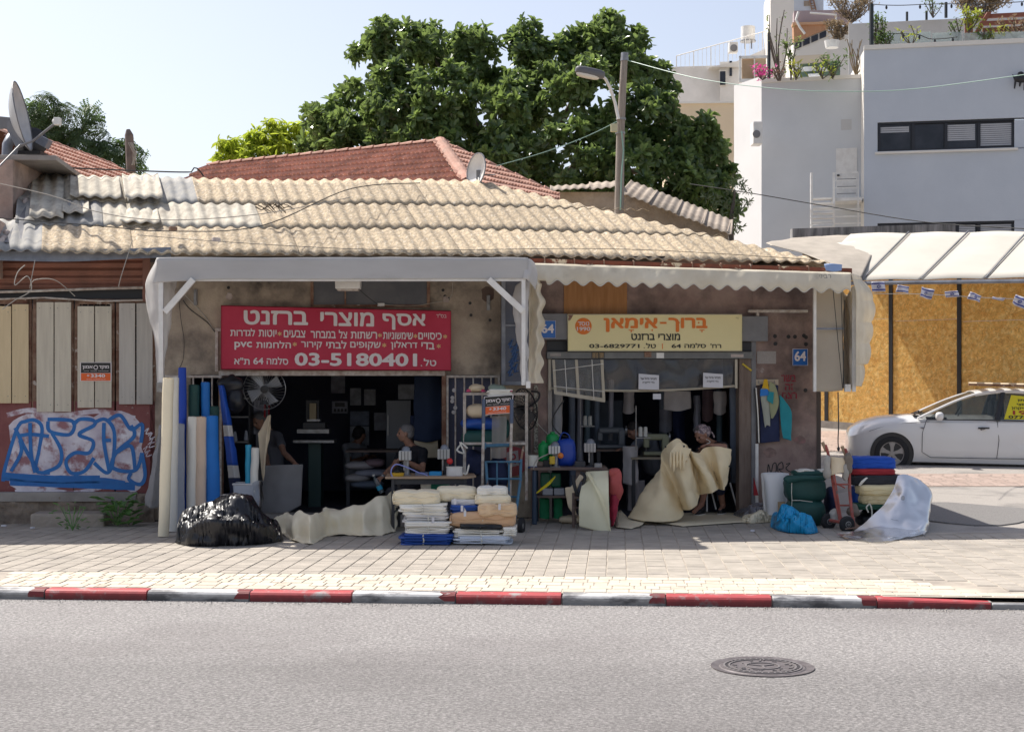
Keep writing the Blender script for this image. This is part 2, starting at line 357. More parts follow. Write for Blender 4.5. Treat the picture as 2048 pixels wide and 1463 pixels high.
def _road(n, L):
 ge = n.new('ShaderNodeNewGeometry'); vo = n.new('ShaderNodeTexVoronoi'); vo.inputs['Scale'].default_value = 62; L.new(ge.outputs['Position'], vo.inputs['Vector'])
 sp = n.new('ShaderNodeSeparateColor'); L.new(vo.outputs['Color'], sp.inputs[0]); r1 = n.new('ShaderNodeMapRange'); r1.inputs[3].default_value = .76; r1.inputs[4].default_value = 1.26; L.new(sp.outputs[0], r1.inputs[0])
 xy = n.new('ShaderNodeSeparateXYZ'); L.new(ge.outputs['Position'], xy.inputs[0])
 k = n.new('ShaderNodeMath'); k.operation = 'MULTIPLY_ADD'; k.inputs[1].default_value = .07; L.new(xy.outputs[0], k.inputs[0]); L.new(xy.outputs[1], k.inputs[2])
 mp = n.new('ShaderNodeMapping'); mp.inputs['Scale'].default_value = (.25, 1.6, 1); L.new(ge.outputs['Position'], mp.inputs[0]); nz = n.new('ShaderNodeTexNoise'); nz.inputs['Scale'].default_value = 1.2; nz.inputs['Detail'].default_value = 5; L.new(mp.outputs[0], nz.inputs[0])
 k2 = n.new('ShaderNodeMath'); k2.operation = 'MULTIPLY_ADD'; k2.inputs[1].default_value = 1.1; L.new(nz.outputs[0], k2.inputs[0]); L.new(k.outputs[0], k2.inputs[2])
 r2 = n.new('ShaderNodeMapRange'); r2.inputs[1].default_value = 10.4; r2.inputs[2].default_value = 11.6; r2.inputs[3].default_value = .80; r2.inputs[4].default_value = 1.02; L.new(k2.outputs[0], r2.inputs[0])
 m1 = n.new('ShaderNodeMath'); m1.operation = 'MULTIPLY'; L.new(r1.outputs[0], m1.inputs[0]); L.new(r2.outputs[0], m1.inputs[1])
 cm = n.new('ShaderNodeCombineColor'); [L.new(m1.outputs[0], cm.inputs[i]) for i in range(3)]
 return cm.outputs[0]
insert_mult(M_asph, _road)
def _foot(z0, z1, lo_):
 def f(n, L):
  tc = n.new('ShaderNodeTexCoord'); xy = n.new('ShaderNodeSeparateXYZ'); L.new(tc.outputs['Object'], xy.inputs[0])
  nz = n.new('ShaderNodeTexNoise'); nz.inputs['Scale'].default_value = 9; nz.inputs['Detail'].default_value = 5; L.new(tc.outputs['Object'], nz.inputs[0])
  a = n.new('ShaderNodeMath'); a.operation = 'MULTIPLY_ADD'; a.inputs[1].default_value = -(z1-z0)*1.3; L.new(nz.outputs[0], a.inputs[0]); L.new(xy.outputs[2], a.inputs[2])
  r = n.new('ShaderNodeMapRange'); r.inputs[1].default_value = z0-(z1-z0)*.65; r.inputs[2].default_value = z1-(z1-z0)*.65; r.inputs[3].default_value = lo_; r.inputs[4].default_value = 1; L.new(a.outputs[0], r.inputs[0])
  cm = n.new('ShaderNodeCombineColor'); [L.new(r.outputs[0], cm.inputs[i]) for i in range(3)]; return cm.outputs[0]
 return f
for m_ in (M_kred, M_kwhite): insert_mult(m_, _foot(.085, .12, .42))
for nm_ in ('M_cream_p', 'M_cream_ps'): pass
# ground, road, pavement, kerb
def struct(o): o['kind'] = 'structure'; return o
b = B(); b.add([(-400, -60, -.12), (400, -60, -.12), (400, 900, -.12), (-400, 900, -.12)], [(0, 1, 2, 3)]); struct(b.make('ground', M_ash_gr))
KD = V((cos(R(4)), -sin(R(4)), 0)); KQ = V((sin(R(4)), cos(R(4)), 0)); KO = V((0, 13.03, 0))
def K(a, b_, z=0): p = KO+KD*a+KQ*b_; p.z = z; return p
b = B(); b.add([K(-60, -14), K(60, -14), K(60, .05), K(-60, .05)], [(0, 1, 2, 3)]); struct(b.make('road', M_asph))
def gz(X, Y):
 if X < 4.2 or Y < 18.6: return .088
 t = max(0, Y-18.6)
 k = min(1, (X-4.2)/1.2)
 return .088+k*(.050*min(t, 6.5)+.05*max(0, min(t-6.5, 12)))
b = B()
side = Pl(20, 5)
sw = B(); 
sw.add([K(-30, .12, .086), K(30, .12, .086), K(30, 5.6, .086), K(-30, 5.6, .086), K(-30, 10, .086), K(4.6, 10, .086), K(4.6, 5.6, .086)], [(0, 1, 2, 3), (3, 6, 5, 4)])
sidewalk = struct(sw.make('sidewalk', M_bed))
ss = B()
def sf(u, v):
 X = 4.2+26*u; Y = 17.6+27*v; return V((X, Y, gz(X, Y)-.005))
ss.grid(sf, 24, 26); struct(ss.make('side_street', M_asph2))
kerb = struct(B().add([K(-30, .02, -.05), K(30, .02, -.05), K(30, .15, -.05), K(-30, .15, -.05), K(-30, .02, .06), K(30, .02, .06), K(30, .15, .06), K(-30, .15, .06)], [(0, 1, 5, 4), (4, 5, 6, 7)]).make('kerb', M_conc))
def ka(px):  # distance along kerb at a pixel column
 k = (px-CX)/FP; return (k*KO.y-KO.x)/(KD.x-k*KD.y)
L0 = .905
kb = [ka(x) for x in (90, 295, 500, 705, 912, 1125, 1333, 1546, 1755, 1985)]
ks = [kb[0]-L0*i for i in range(6, 0, -1)]+kb+[kb[-1]+L0*i for i in range(1, 6)]
for i, a in enumerate(ks):
 red = (i % 2 == 0); h0 = h1 = .088
 px8 = ka(1750)
 if a > px8-.3: h0, h1 = (.088, .06) if a < px8+.5 else (.06, .06)
 L = (ks[i+1]-a if i+1 < len(ks) else L0)-.012
 bb = B(); prof = [(-.002, -.05), (-.002, .7), (.012, .9), (.035, 1.0), (.165, 1.0), (.165, -.05)]
 ends = []
 for (aa, h) in ((a, h0), (a+L, h1)):
  ends.append([K(aa, q, -.05 if z < 0 else z*h) for q, z in prof])
 n = len(prof); bb.add(ends[0]+ends[1], [(j, j+n, (j+1) % n+n, (j+1) % n) for j in range(n)]+[tuple(range(n)), tuple(range(2*n-1, n-1, -1))])
 bb.make('kerb_stone', M_kred if red else M_kwhite, kerb, bevel=.004, seg=1)
 if not red:   # overspray of the next red stone on this one's end
  c0, c1 = a+L-.12, a+L+.002
  p2 = [(-.005, .25), (-.005, .7), (.011, .92), (.036, 1.025), (.14, 1.03)]
  b2 = B(); b2.loft([[K(c0+random.uniform(-.03, .03), q, z*h0) for q, z in p2], [K(c1, q, z*h1) for q, z in p2]], 1, 8)
  b2.make('red_overspray', M_kred, kerb)
def paver_mesh(nm, a, b_, m):
 bb = B(); e = .0035; h = .006
 bb.add([(0, 0, 0), (a, 0, 0), (a, b_, 0), (0, b_, 0), (e, e, h), (a-e, e, h), (a-e, b_-e, h), (e, b_-e, h)], [(4, 5, 6, 7), (0, 1, 5, 4), (1, 2, 6, 5), (2, 3, 7, 6), (3, 0, 4, 7)])
 me = bpy.data.meshes.new(nm); me.from_pydata(bb.v, [], bb.f); me.materials.append(m); return me, bb
def lay(name, cells, ms, mstuff, z, wid):
 cells.sort(key=lambda c: c[2]); st = B(); cache = {}
 for i, (a, bq, _, da, db) in enumerate(cells):
  key = (round(da, 3), round(db, 3))
  if key not in cache: cache[key] = paver_mesh(name, da, db, ms)
  dz = random.uniform(-.002, .002)
  M = frame(K(a, bq, z+dz), KD)
  if i < 300: inst(name, cache[key][0], M, sidewalk)
  else: st.add([M @ p for p in cache[key][1].v], cache[key][1].f)
 if st.v: st.make(name+'_field', mstuff, sidewalk, kind='stuff')
def vis(a, q):
 p = K(a, q, .1); px = CX+FP*p.x/p.y; return -60 < px < 2110, px
cells = []
for r in range(5):
 a = -7-.1*(r % 2)
 while a < 8:
  da = random.choice((.1, .13, .2, .2)); ok, px = vis(a, .2)
  end = 4.15-.12*r
  if ok and (a < end or r == 0): cells.append((a, .172+r*.205, 13+r*.2+abs(a-1)*.3, da-.009, .198))
  a += da
lay('cream_paver', cells, M_cream_p, M_cream_ps, .086, 0)
cells = []
for i in range(-42, 56):
 a = i*.2+.03
 nq = 1.2; j = 0; off = .1*(i % 2)
 if a > 4.0: nq = 1.2-min(.8, (a-4.0)*1.6)
 while True:
  q = nq+j*.2
  if q > 7.4 or (q > 5.3 and a > 4.4): break
  if vis(a, q)[0]: cells.append((a, q, q+abs(a)*.05, .190, .1995))
  j += 1
lay('grey_paver', cells, M_grey_p, M_grey_ps, .087, 0)
rb = B()
for (X0, X1, Y0, Y1) in ((6.3, 13, 23.0, 24.7), (5.2, 10, 28.5, 33)):
 y = Y0
 while y < Y1:
  x = X0+random.uniform(0, .1)
  while x < X1:
   z0 = gz(x, y)+.004; z1 = gz(x, y+.1)+.004
   if (x < 4.5+1.2 and y < 25) is False:
    rb.add([(x, y, z0), (x+.19, y, z0), (x+.19, y+.09, z1), (x, y+.09, z1)], [(0, 1, 2, 3)])
   x += .2
  y += .1
rb.make('red_brick_paving', M_red_p, None, kind='structure')
pt = B(); ring = []
for k in range(22):
 w = 2*pi*k/22; X = 6.1+1.05*cos(w)*(1+.1*sin(3*w)); Y = 20.0+1.0*sin(w)*(1+.12*cos(4*w)); ring.append(V((X, Y, gz(X, Y)+.012)))
pt.poly(ring, (0, 0, -.05)); pt.make('asphalt_patch', mat('fresh_asphalt', (.15, .14, .135), .9, (.22, .21, .2), 50, .5, .8, 60), None, kind='structure')
random.seed(21); gg = B()
for k in range(1500):
 a = random.uniform(-6.5, 6.5); q = -.02-abs(random.gauss(0, .10)); r = random.uniform(.003, .009); p = K(a, q, .003)
 gg.add([p+V((r, 0, 0)), p+V((-r*.6, r*.8, 0)), p+V((-r*.5, -r*.9, 0)), p+V((0, 0, r))], [(0, 1, 3), (1, 2, 3), (2, 0, 3)])
gg.make('gutter_grit', mat('grit', (.3, .27, .24), .95, (.5, .46, .4), 30), None, kind='stuff')
mc = G(1525, 1333, 0); mt = T('manhole_cover', mc, 'round cast iron manhole cover in the asphalt road', 'manhole cover')
M_iron = mat('cast_iron', (.1, .085, .085), .55, (.17, .15, .15), 12, .5, .3, 90, metal=.3)
B().lathe(mc, [(.30, .002), (.355, .008), (.355, .0), (.30, -.02)], 40, caps=False).make('frame', M_iron, mt, smooth=True)
B().lathe(mc, [(.3, .001), (.29, .006), (0.001, .006)], 40, caps=False).make('lid', M_iron, mt)
rb = B()
for r in (.27, .235, .12):
 rb.lathe(mc, [(r, .005), (r, .0125), (r-.012, .0125), (r-.012, .005)], 40, caps=False)
for k in range(36):
 w = 2*pi*k/36; rb.box(mc+V((cos(w)*.25, sin(w)*.25, .009)), (.022, .009, .008), w)
for k in range(3):
 w = 2*pi*k/3+.5; rb.box(mc+V((cos(w)*.05, sin(w)*.05, .009)), (.09, .014, .008), w)
random.seed(3)
for k in range(26):
 w = random.uniform(0, 6.28); r = random.uniform(.14, .21); rb.box(mc+V((cos(w)*r, sin(w)*r, .009)), (.03, .009, .007), random.uniform(0, 3))
rb.make('raised_pattern', mat('worn_iron', (.22, .2, .195), .45, metal=.3), mt)
# the long low workshop building
bld = T('workshop_building', W(700, 1030), 'long low workshop row with corrugated roof, grimy plaster and two open shops', 'building')
def wb(name, x0, y0, x1, y1, m, front=0, thick=.22, bevel=0, parent=bld, **k):
 return B().pbox(W, x0, y0, x1, y1, front, thick).make(name, m, parent, bevel=bevel, **k)
yb = 1075   # runs below the pavement; masked by it
wb('plaster_wall', 300, 500, 381, yb, M_plas)
wb('plaster_wall', 381, 500, 437, 749, M_plas)
wb('plaster_wall', 437, 500, 890, 744, M_plas, -.0)
wb('plaster_wall', 890, 500, 990, 749, M_plas)
wb('plaster_wall', 990, 500, 1062, yb, M_plas)
wb('plaster_wall', 1062, 500, 1096, yb, M_plas2)
wb('plaster_wall', 1096, 514, 1506, 700, M_plas2)
wb('plaster_wall', 1506, 530, 1640, yb, M_plas2, .01)
def wallrun(name, pxa, pxb, depth0, depth1, m, z0=.05, z1=3.35):
 a = W(pxa, 755, -depth0); c = W(pxb, 755, -depth1)
 return a, c
def slab(name, pts, z0, z1, m, parent=bld):
 return B().poly([V((p.x, p.y, z0)) for p in pts], (0, 0, z1-z0)).make(name, m, parent)
n = W.n; u = W.u
A0, A1, A2, A3 = W(-120, 755), W(440, 755), W(1078, 755), W(1640, 755)
def back(p, d): return p-n*d
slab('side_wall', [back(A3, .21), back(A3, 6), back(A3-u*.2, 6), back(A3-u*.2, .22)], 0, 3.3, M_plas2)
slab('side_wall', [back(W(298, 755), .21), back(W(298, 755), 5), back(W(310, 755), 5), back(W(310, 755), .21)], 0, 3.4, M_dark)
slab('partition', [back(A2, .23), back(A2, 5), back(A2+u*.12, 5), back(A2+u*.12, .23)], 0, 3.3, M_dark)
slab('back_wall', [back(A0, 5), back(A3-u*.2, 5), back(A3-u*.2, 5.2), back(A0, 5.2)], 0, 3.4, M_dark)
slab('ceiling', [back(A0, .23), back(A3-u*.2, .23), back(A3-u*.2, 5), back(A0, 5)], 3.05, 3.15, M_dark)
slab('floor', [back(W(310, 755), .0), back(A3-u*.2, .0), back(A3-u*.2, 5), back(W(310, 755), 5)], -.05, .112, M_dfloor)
wb('front_sill', 445, 1028, 885, 1046, M_conc, .03, .3)
E0 = P(-60, 499, 18.72); E1 = P(1652, 523, 19.85)
ed = (E1-E0); EL = ed.length; eu = ed.normalized()
wh = V((-sin(R(17)), cos(R(17)), 0)); SL = R(25); ws = (wh*cos(SL)+V((0, 0, 1))*sin(SL)).normalized(); rn = eu.cross(ws).normalized()
def rp(uu, vv, h=0): return E0+eu*uu+ws*vv+rn*h
def vmax(uu):
 uh0, uh1 = EL*.655, EL
 if uu < uh0: return 3.22+.06*sin(uu*1.1)
 t = (uu-uh0)/(uh1-uh0)
 return 3.22+(0.06-3.22)*min(1, t)**1.0
LAM = .177
roof_mats = [M_asb, M_asb2]
def sheet(u0, nw, v0, v1, lift, m, skew=0, name='roofing_sheet', parent=bld, clip=True, drop=0):
 b = B(); N = int(nw*8); rows = 5
 def fn(s, t):
  uu = u0+s*nw*LAM; top = min(v1, vmax(uu)) if clip else v1
  if top <= v0+.02: top = v0+.02
  vv = v0+t*(top-v0)
  w = uu/LAM*2*pi if clip else (s*nw)*2*pi
  h = .018*cos(w)+lift*(1-t)+.006*noise.noise(V((uu*.9, vv*.9, 5)))-.02*sin(uu*.7)
  vj = vv+skew*(s-.5)
  return rp(uu, vj, h)
 b.grid(fn, N, rows)
 return b.make(name, m, parent, smooth=2, solid=.006)
random.seed(11)
SW = 6*LAM
ncol = int(EL/SW)+1
for r in range(3):
 v0 = [0, 1.03, 2.06][r]; v1 = v0+[1.17, 1.17, 1.17][r]
 off = -(r % 2)*LAM*2-.05
 for c in range(ncol+1):
  u0 = floor((c*SW+off)/LAM)*LAM
  if u0 < -.4: continue
  if u0+LAM > EL: continue
  nw = 6 if u0+6.5*LAM < EL else max(1, int((EL-u0)/LAM))
  if vmax(u0) < v0+.12: continue
  m = M_asb3 if (u0 < .7 or (r == 2 and 1.5 < u0 < 2.6)) else M_asb2 if (u0 < 1.9 and r > 0) or (u0 < .6) or (r == 1 and u0 < 2.9 and c % 2) else M_asb
  sheet(u0-.0, nw+.5, v0-random.uniform(0, .03), v1, .007+.003*(c % 2), m, random.uniform(-.015, .015))
for r in range(3): sheet(-20*LAM, 19.5, [0, 1.03, 2.06][r], [0, 1.03, 2.06][r]+1.17, .013, M_asb)
wb('plaster_wall', -460, 500, -42, yb, M_plas)
for (u0, nw, v0, v1, lift, sk) in ((.72, 2.5, 1.05, 3.2, .1, .04), (1.25, 4, 2.0, 3.2, .085, -.05), (2.0, 3, 1.9, 3.35, .12, .03), (1.9, 3, 1.0, 1.75, .07, -.03), (1.15, 2, 1.3, 2.1, .09, .02)):
 sheet(u0, nw, v0, v1, lift, M_asb2, sk, 'loose_roofing_sheet', clip=False)
rt = B(); a0 = rp(0, 3.2, -.05); a1 = rp(EL*.655, 3.2, -.05); e1 = rp(EL, 0, -.05)
rt.add([a0, a1, a1+V((.2, 3.4, -1.5)), a0+V((-.3, 3.4, -1.5)), e1, e1+V((-.3, 5.5, -.1))], [(0, 1, 2, 3), (1, 4, 5, 2)])
rt.make('rear_roof_slope', M_asb, bld)
wb('fascia_board', 300, 512, 1330, 524, mat('dark_fascia', (.05, .04, .035), .8), .5, .03)
FE = Pl(W.o.y, 5)
gt = B(); ga, gb = P(1060, 521, 19.05), P(1704, 541, 19.45)
gd = (gb-ga)
for k in range(1):
 prof = [(-.0, .03), (0, -.04), (.05, -.075), (.11, -.06), (.125, .03)]
 rings = []
 for t in (0, 1):
  rings.append([ga+gd*t+V((0, q, z)) for q, z in prof])
 nn = len(prof); gt.add(rings[0]+rings[1], [(j, j+nn, j+1+nn, j+1) for j in range(nn-1)])
gutter = gt.make('gutter', M_rustp, bld, solid=.006)
bk = B()
for k in range(11):
 q = ga+gd*((k+.5)/11); bk.tube([q+V((0, .13, .05)), q+V((-.004, -.008, .035)), q+V((-.004, -.01, -.04)), q+V((0, .05, -.085)), q+V((0, .12, -.06))], .009, 6)
bk.make('gutter_bracket', M_rust, bld, kind='stuff')
fl = B(); fl.loft([[W(-30, 503, .55), W(-30, 520, .57)], [W(120, 500, .55), W(120, 523, .57)], [W(230, 498, .55), W(230, 519, .57)], [W(342, 494, .55), W(342, 514, .58)]], 6, 3, .01, 3)
fl.make('zinc_flashing', M_zinc, bld, solid=.004)
M_corr = mat('brown_ribbed_metal', (0.345, 0.150, 0.105), .7, (0.225, 0.105, 0.075), 2, .5, .2, 40, world_=True)
rbm = B()
def rib(uu, vv):
 y = 512+vv*66; w = vv*4.4*2*pi
 return W(-40+uu*325, y, -.02+.018*cos(w))
rbm.grid(rib, 4, 60); rbm.make('ribbed_panel', M_corr, bld, smooth=True)
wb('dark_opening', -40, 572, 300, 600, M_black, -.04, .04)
wb('side_strip', 285, 512, 301, 602, mat('brown_trim', (.25, .12, .09), .7), .01, .1)
for (y0, y1, r) in ((577, 575, .018), (591, 600, .012)):
 B().tube([W(-40, y0+8, .06), W(90, y0+4, .06), W(200, y1+2, .06), W(286, y1, .06)], r, 8).make('conduit_pipe', M_cwhite, bld, smooth=True)
M_door = mat('maroon_door_paint', (0.176, 0.041, 0.043), .6, (0.243, 0.081, 0.074), 3, .5, .3, 40, world_=True, col3=(0.405, 0.338, 0.311), sc3=9, lo3=.64, hi3=.68)
lw = [(-40, 64), (66, 148), (150, 230), (232, 312)]
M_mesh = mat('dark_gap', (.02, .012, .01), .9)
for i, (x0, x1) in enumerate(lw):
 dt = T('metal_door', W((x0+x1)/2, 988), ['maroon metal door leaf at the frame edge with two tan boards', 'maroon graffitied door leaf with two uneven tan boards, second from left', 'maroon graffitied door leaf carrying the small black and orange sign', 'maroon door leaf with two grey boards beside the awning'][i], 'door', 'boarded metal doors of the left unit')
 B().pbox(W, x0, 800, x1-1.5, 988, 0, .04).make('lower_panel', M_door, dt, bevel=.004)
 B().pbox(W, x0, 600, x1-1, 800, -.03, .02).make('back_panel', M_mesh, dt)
 fr = B()
 for (a, c, d, e) in ((x0, 598, x1-1, 608), (x0, 598, x0+9, 802), (x1-10, 598, x1-1, 802)): fr.pbox(W, a, c, d, e, .005, .05)
 fr.make('frame', M_rust, dt)
 gr = B()
 for y in range(625, 800, 26): gr.tube([W(x0+3, y, .0), W(x1-3, y, .0)], .006, 5)
 for x in range(int(x0)+14, int(x1)-6, 12): gr.tube([W(x, 604, -.008), W(x, 800, -.008)], .005, 5)
 gr.make('grille', M_rust, dt)
M_brd = [mat('tan_board', c, .75, c2, 3, .5, .15, 90, stretch=(7, 7, .5), ovar=.06) for c, c2 in (((.66, .53, .33), (.58, .46, .28)), ((.62, .57, .46), (.52, .47, .38)), ((.5, .47, .42), (.42, .39, .35)))]
doors = [o for o in bpy.data.objects if o.name.startswith('metal_door') and o.parent is None]
brds = [(-8, 22, 612, 806, 0), (24, 57, 608, 806, 0), (73, 107, 604, 823, 1), (109, 142, 604, 823, 1), (155, 188, 612, 815, 1), (190, 223, 612, 815, 1), (238, 270, 606, 808, 2), (273, 305, 606, 808, 2)]
for i, (x0, x1, y0, y1, mi) in enumerate(brds):
 bo = B().pbox(W, x0, y0, x1, y1, .055, .022).make('board', M_brd[mi], doors[i//2], bevel=.003, seg=1)
 nb = B()
 for (x, y) in ((x0+6, y0+12), (x1-6, y0+12), (x0+6, y1-14), (x1-6, y1-14)): nb.lathe(W(x, y, .055), [(.006, 0), (.006, .004), (.002, .006)], 8, axis=W.n)
 nb.make('screw', M_steel, bo)
fd = B()
def fdf(uu, vv):
 x = -60+uu*368; y = 986+vv*66
 d = .06+.10*vv+.07*noise.noise(V((x*.02, y*.035, 1)))+.04*noise.noise(V((x*.07, y*.09, 4)))
 return W(x, y, d)
fd.grid(fdf, 90, 18); fd.make('rubble_foundation', mat('rubble', (.2, .155, .12), .95, (.32, .26, .2), 5, .5, .9, 30, world_=True, col3=(.07, .055, .045), sc3=3, bd=.02), bld, smooth=2)
wb('door_sill', -40, 984, 272, 1003, M_conc, .12, .2, bevel=.01)
st = B(); st.pbox(W, 60, 1027, 208, 1060, .62, .45)
st.make('stone_step', mat('stone_block', (.3, .25, .2), .95, (.42, .36, .3), 4, .5, .9, 20, bd=.02), None, bevel=.03, label='rough stone step block on the pavement below the graffitied doors', cat='step', seg=3)
M_gb = mat('blue_spray_paint', (.01, .13, .42), .5, (.01, .17, .5), 5, .5)
M_gw = mat('white_spray_paint', (.78, .75, .8), .6, (.5, .44, .52), 3.5, .5, world_=True, col3=(.3, .14, .16), sc3=5, lo3=.5, hi3=.62)
def ribbon(b, pts, w, d, taper=False, spread=None):
 pts = resample([V((x, y, 0)) for x, y in pts], max(6, len(pts)*6)); L, Rr = [], []
 for i, p in enumerate(pts):
  t = (pts[min(i+1, len(pts)-1)]-pts[max(i-1, 0)]).normalized(); nn = V((-t.y, t.x, 0))
  ww = w*(1+.12*noise.noise(p*.07))
  L.append(W(p.x+nn.x*ww, p.y+nn.y*ww, d)); Rr.append(W(p.x-nn.x*ww, p.y-nn.y*ww, d))
 m = len(pts); b.add(L+Rr, [(i, i+1, m+i+1, m+i) for i in range(m-1)])
gp = B()
outl = [(10, 945), (22, 900), (20, 850), (60, 828), (120, 826), (180, 832), (240, 820), (282, 848), (284, 900), (290, 950), (270, 985), (230, 970), (150, 968), (60, 985), (18, 968)]
oc = resample([V((x, y, 0)) for x, y in outl+outl[:1]], 60)
gp.add([W(p.x+5*noise.noise(p*.05), p.y+6*noise.noise(p*.06+V((3, 0, 0))), .0025) for p in oc[:-1]], [tuple(range(59))])
gw = gp.make('graffiti_fill', M_gw, None, label='white sprayed fill of the graffiti piece on the maroon doors', cat='graffiti')
gb = B()
S = [[(6, 962), (10, 935), (35, 855), (52, 842), (70, 840), (84, 855), (78, 900), (72, 940), (100, 945)],
     [(35, 872), (60, 868), (98, 872)], [(30, 855), (52, 900), (76, 940)], [(95, 838), (145, 842), (140, 868), (100, 862), (96, 842)],
     [(104, 866), (122, 900), (118, 930), (86, 945)], [(146, 850), (160, 838), (186, 840), (188, 850), (158, 868), (186, 882), (178, 905), (150, 905), (132, 922), (142, 945), (168, 942), (188, 915)],
     [(188, 845), (210, 838), (228, 862), (226, 920), (214, 945), (188, 925)], [(205, 880), (222, 880)],
     [(214, 842), (240, 830), (262, 858), (284, 848), (282, 885)], [(262, 850), (268, 872), (232, 905), (226, 935), (270, 940), (284, 905)],
     [(232, 905), (262, 892), (270, 940)], [(284, 905), (290, 950), (280, 968), (258, 958), (262, 945)], [(6, 950), (60, 957), (120, 960), (200, 958), (250, 965)],
     [(40, 880), (42, 905), (22, 942)], [(208, 845), (208, 885), (218, 940)], [(60, 845), (62, 905), (70, 945)]]
for q in S: ribbon(gb, q, 3.7, .005+.0005*S.index(q))
for q in ([(8, 952), (100, 958), (200, 958)], [(20, 962), (120, 966), (270, 972)]): ribbon(gb, q, 8, .0035)
gbo = gb.make('graffiti_lettering', M_gb, None, label='blue sprayed outline lettering of the graffiti on the maroon doors', cat='graffiti')
gs = B(); ribbon(gs, [(30, 982), (80, 978), (150, 984), (210, 972)], 4, .003); ribbon(gs, [(14, 830), (60, 820), (120, 830), (200, 822), (270, 836)], 5, .003)
for k in range(6):
 x, y = 300-random.random()*14, 862+k*9
 ribbon(gs, [(x, y), (x+8, y-6), (x+3, y+5), (x+14, y+2)], 1, .003)
gs.make('graffiti_streaks', M_gw, None, label='loose white spray streaks around the blue graffiti', cat='graffiti')
# upper left parapet wall, slab, dish
pw = T('parapet_wall', V((-7.8, 20, 3.2)), 'plastered parapet wall with thin concrete slab above the left roof end', 'wall')
B().poly([(-9.5, 20.3, 3.3), (-6.87, 20.3, 3.3), (-6.92, 22.2, 3.3), (-9.5, 22.2, 3.3)], (0, 0, 1.70)).make('plaster_face', M_plas3, pw)
B().poly([(-9.6, 20.15, 5.003), (-6.3, 20.4, 5.003), (-6.5, 22.3, 5.003), (-9.6, 22.3, 5.003)], (0, 0, .07)).make('slab', M_conc, pw, bevel=.008)
B().poly([(-7.5, 19.0, 3.3), (-6.63, 19.0, 3.3), (-6.86, 20.29, 3.3), (-7.5, 20.29, 3.3)], (0, 0, .75)).make('low_curb', M_plas3, pw)
mb = B()
pts = [V((-6.60+(-.36)*t, 18.95+3.2*t, 3.66+1.5*t)) for t in [i/30 for i in range(31)]]
random.seed(5)
for i, p in enumerate(pts):
 mb.sq(p+V((.02, 0, -.05+random.uniform(-.03, .03))), (.09, .2, random.uniform(.1, .26)), .8, 8, 6, amp=.05, fr=9, seed=i)
mb.make('mortar_daub', M_mortar, pw, smooth=2, kind='stuff')
gs2 = B().loft([[V((-6.54, 19.0, 3.75)), V((-6.0, 19.0, 3.62))], [V((-6.88, 21.9, 5.1)), V((-6.45, 21.9, 5.0))]], 5, 4, .02, 4)
gs2.make('sealing_sheet', mat('bitumen_sheet', (.12, .12, .13), .7, (.2, .2, .22), 6, .5), pw, solid=.005)
def dish(name, c, diam, facing, m, label, arm=True, tilt=0):
 t = T(name, c, label, 'satellite dish'); f = V(facing).normalized()
 prof = [(.001+diam/2*k/10, .16*diam*((k/10)**2)) for k in range(11)]
 prof = prof+[(diam/2+.008, .16*diam+.004)]
 B().lathe(c, prof, 32, axis=f, caps=False).make('reflector', m, t, smooth=True, solid=.008)
 fr = frame(c, f)
 rim = B(); rim.lathe(c+f*(.16*diam), [(diam/2-.004, .0), (diam/2+.014, 0), (diam/2+.014, .014), (diam/2-.004, .014)], 32, axis=f, caps=False); rim.make('rim', M_grsteel, t)
 return t, f
M_dishw = mat('dish_paint', (.5, .5, .5), .5, (.4, .4, .4), 4, .5)
c1 = P(22, 236, 20.8)
t, f = dish('satellite_dish', c1, .96, (.975, .12, .2), M_dishw, 'big grey satellite dish seen edge-on above the left parapet wall')
lnb = P(115, 243, 20.0); low = P(42, 290, 20.5)
B().tube([low, P(66, 282, 20.35), lnb], .018, 8).make('feed_arm', M_grsteel, t, smooth=True)
B().box(lnb, (.09, .09, .1)).cyl(lnb, lnb+(c1-lnb).normalized()*.09, .035).make('receiver_head', M_white, t, bevel=.01)
bk = B(); bk.poly([P(-6, 232, 20.75), P(14, 234, 20.75), P(26, 235, 20.75), P(48, 290, 20.6), P(33, 296, 20.6), P(12, 256, 20.75), P(-6, 258, 20.75)], (0, .06, 0))
bk.make('mounting_bracket', M_grsteel, t, bevel=.006)
B().tube([P(33, 296, 20.6), P(28, 318, 20.6)], .03, 8).tube([P(-4, 335, 19.9), P(40, 290, 20.4)], .012, 6).make('mounting_strut', M_grsteel, t)
v = T('vent_fan', P(58, 310, 21.2), 'black round vent fan housing beside the big satellite dish', 'vent fan')
B().lathe(P(55, 288, 21.6), [(.02, 0), (.19, 0), (.2, .02), (.2, .3), (.15, .34), (.02, .34)], 24, axis=(.6, -.8, 0)).make('housing', M_black, v, smooth=True)
B().box(P(88, 284, 21.0), (.16, .2, .13), Matrix.Rotation(.5, 3, 'Y')).make('motor_box', M_zinc, v, bevel=.01)
B().box(P(55, 309, 21.4), (.5, .4, .05)).make('base', M_black, v)
B().tube([P(14, 312, 21), P(15, 290, 21), P(22, 276, 21.1), P(34, 268, 21.3)], .075, 12).make('air_duct', M_zinc, None, smooth=True, label='short galvanised elbow duct under the big satellite dish', cat='duct')
c2 = P(962, 342, 22.3)
t, f = dish('satellite_dish', c2, .50, (-.83, -.55, .12), M_white, 'small white satellite dish on the roof ridge near the street lamp')
c2b = P(958, 350, 22.35)
B().box(c2b, (.08, .1, .14)).tube([c2b, P(958, 375, 22.1)], .022, 8).tube([c2b+V((0, 0, -.1)), P(946, 372, 22.1)], .01, 6).tube([c2b, P(990, 349, 21.9)], .009, 6).make('mounting_bracket', M_grsteel, t)
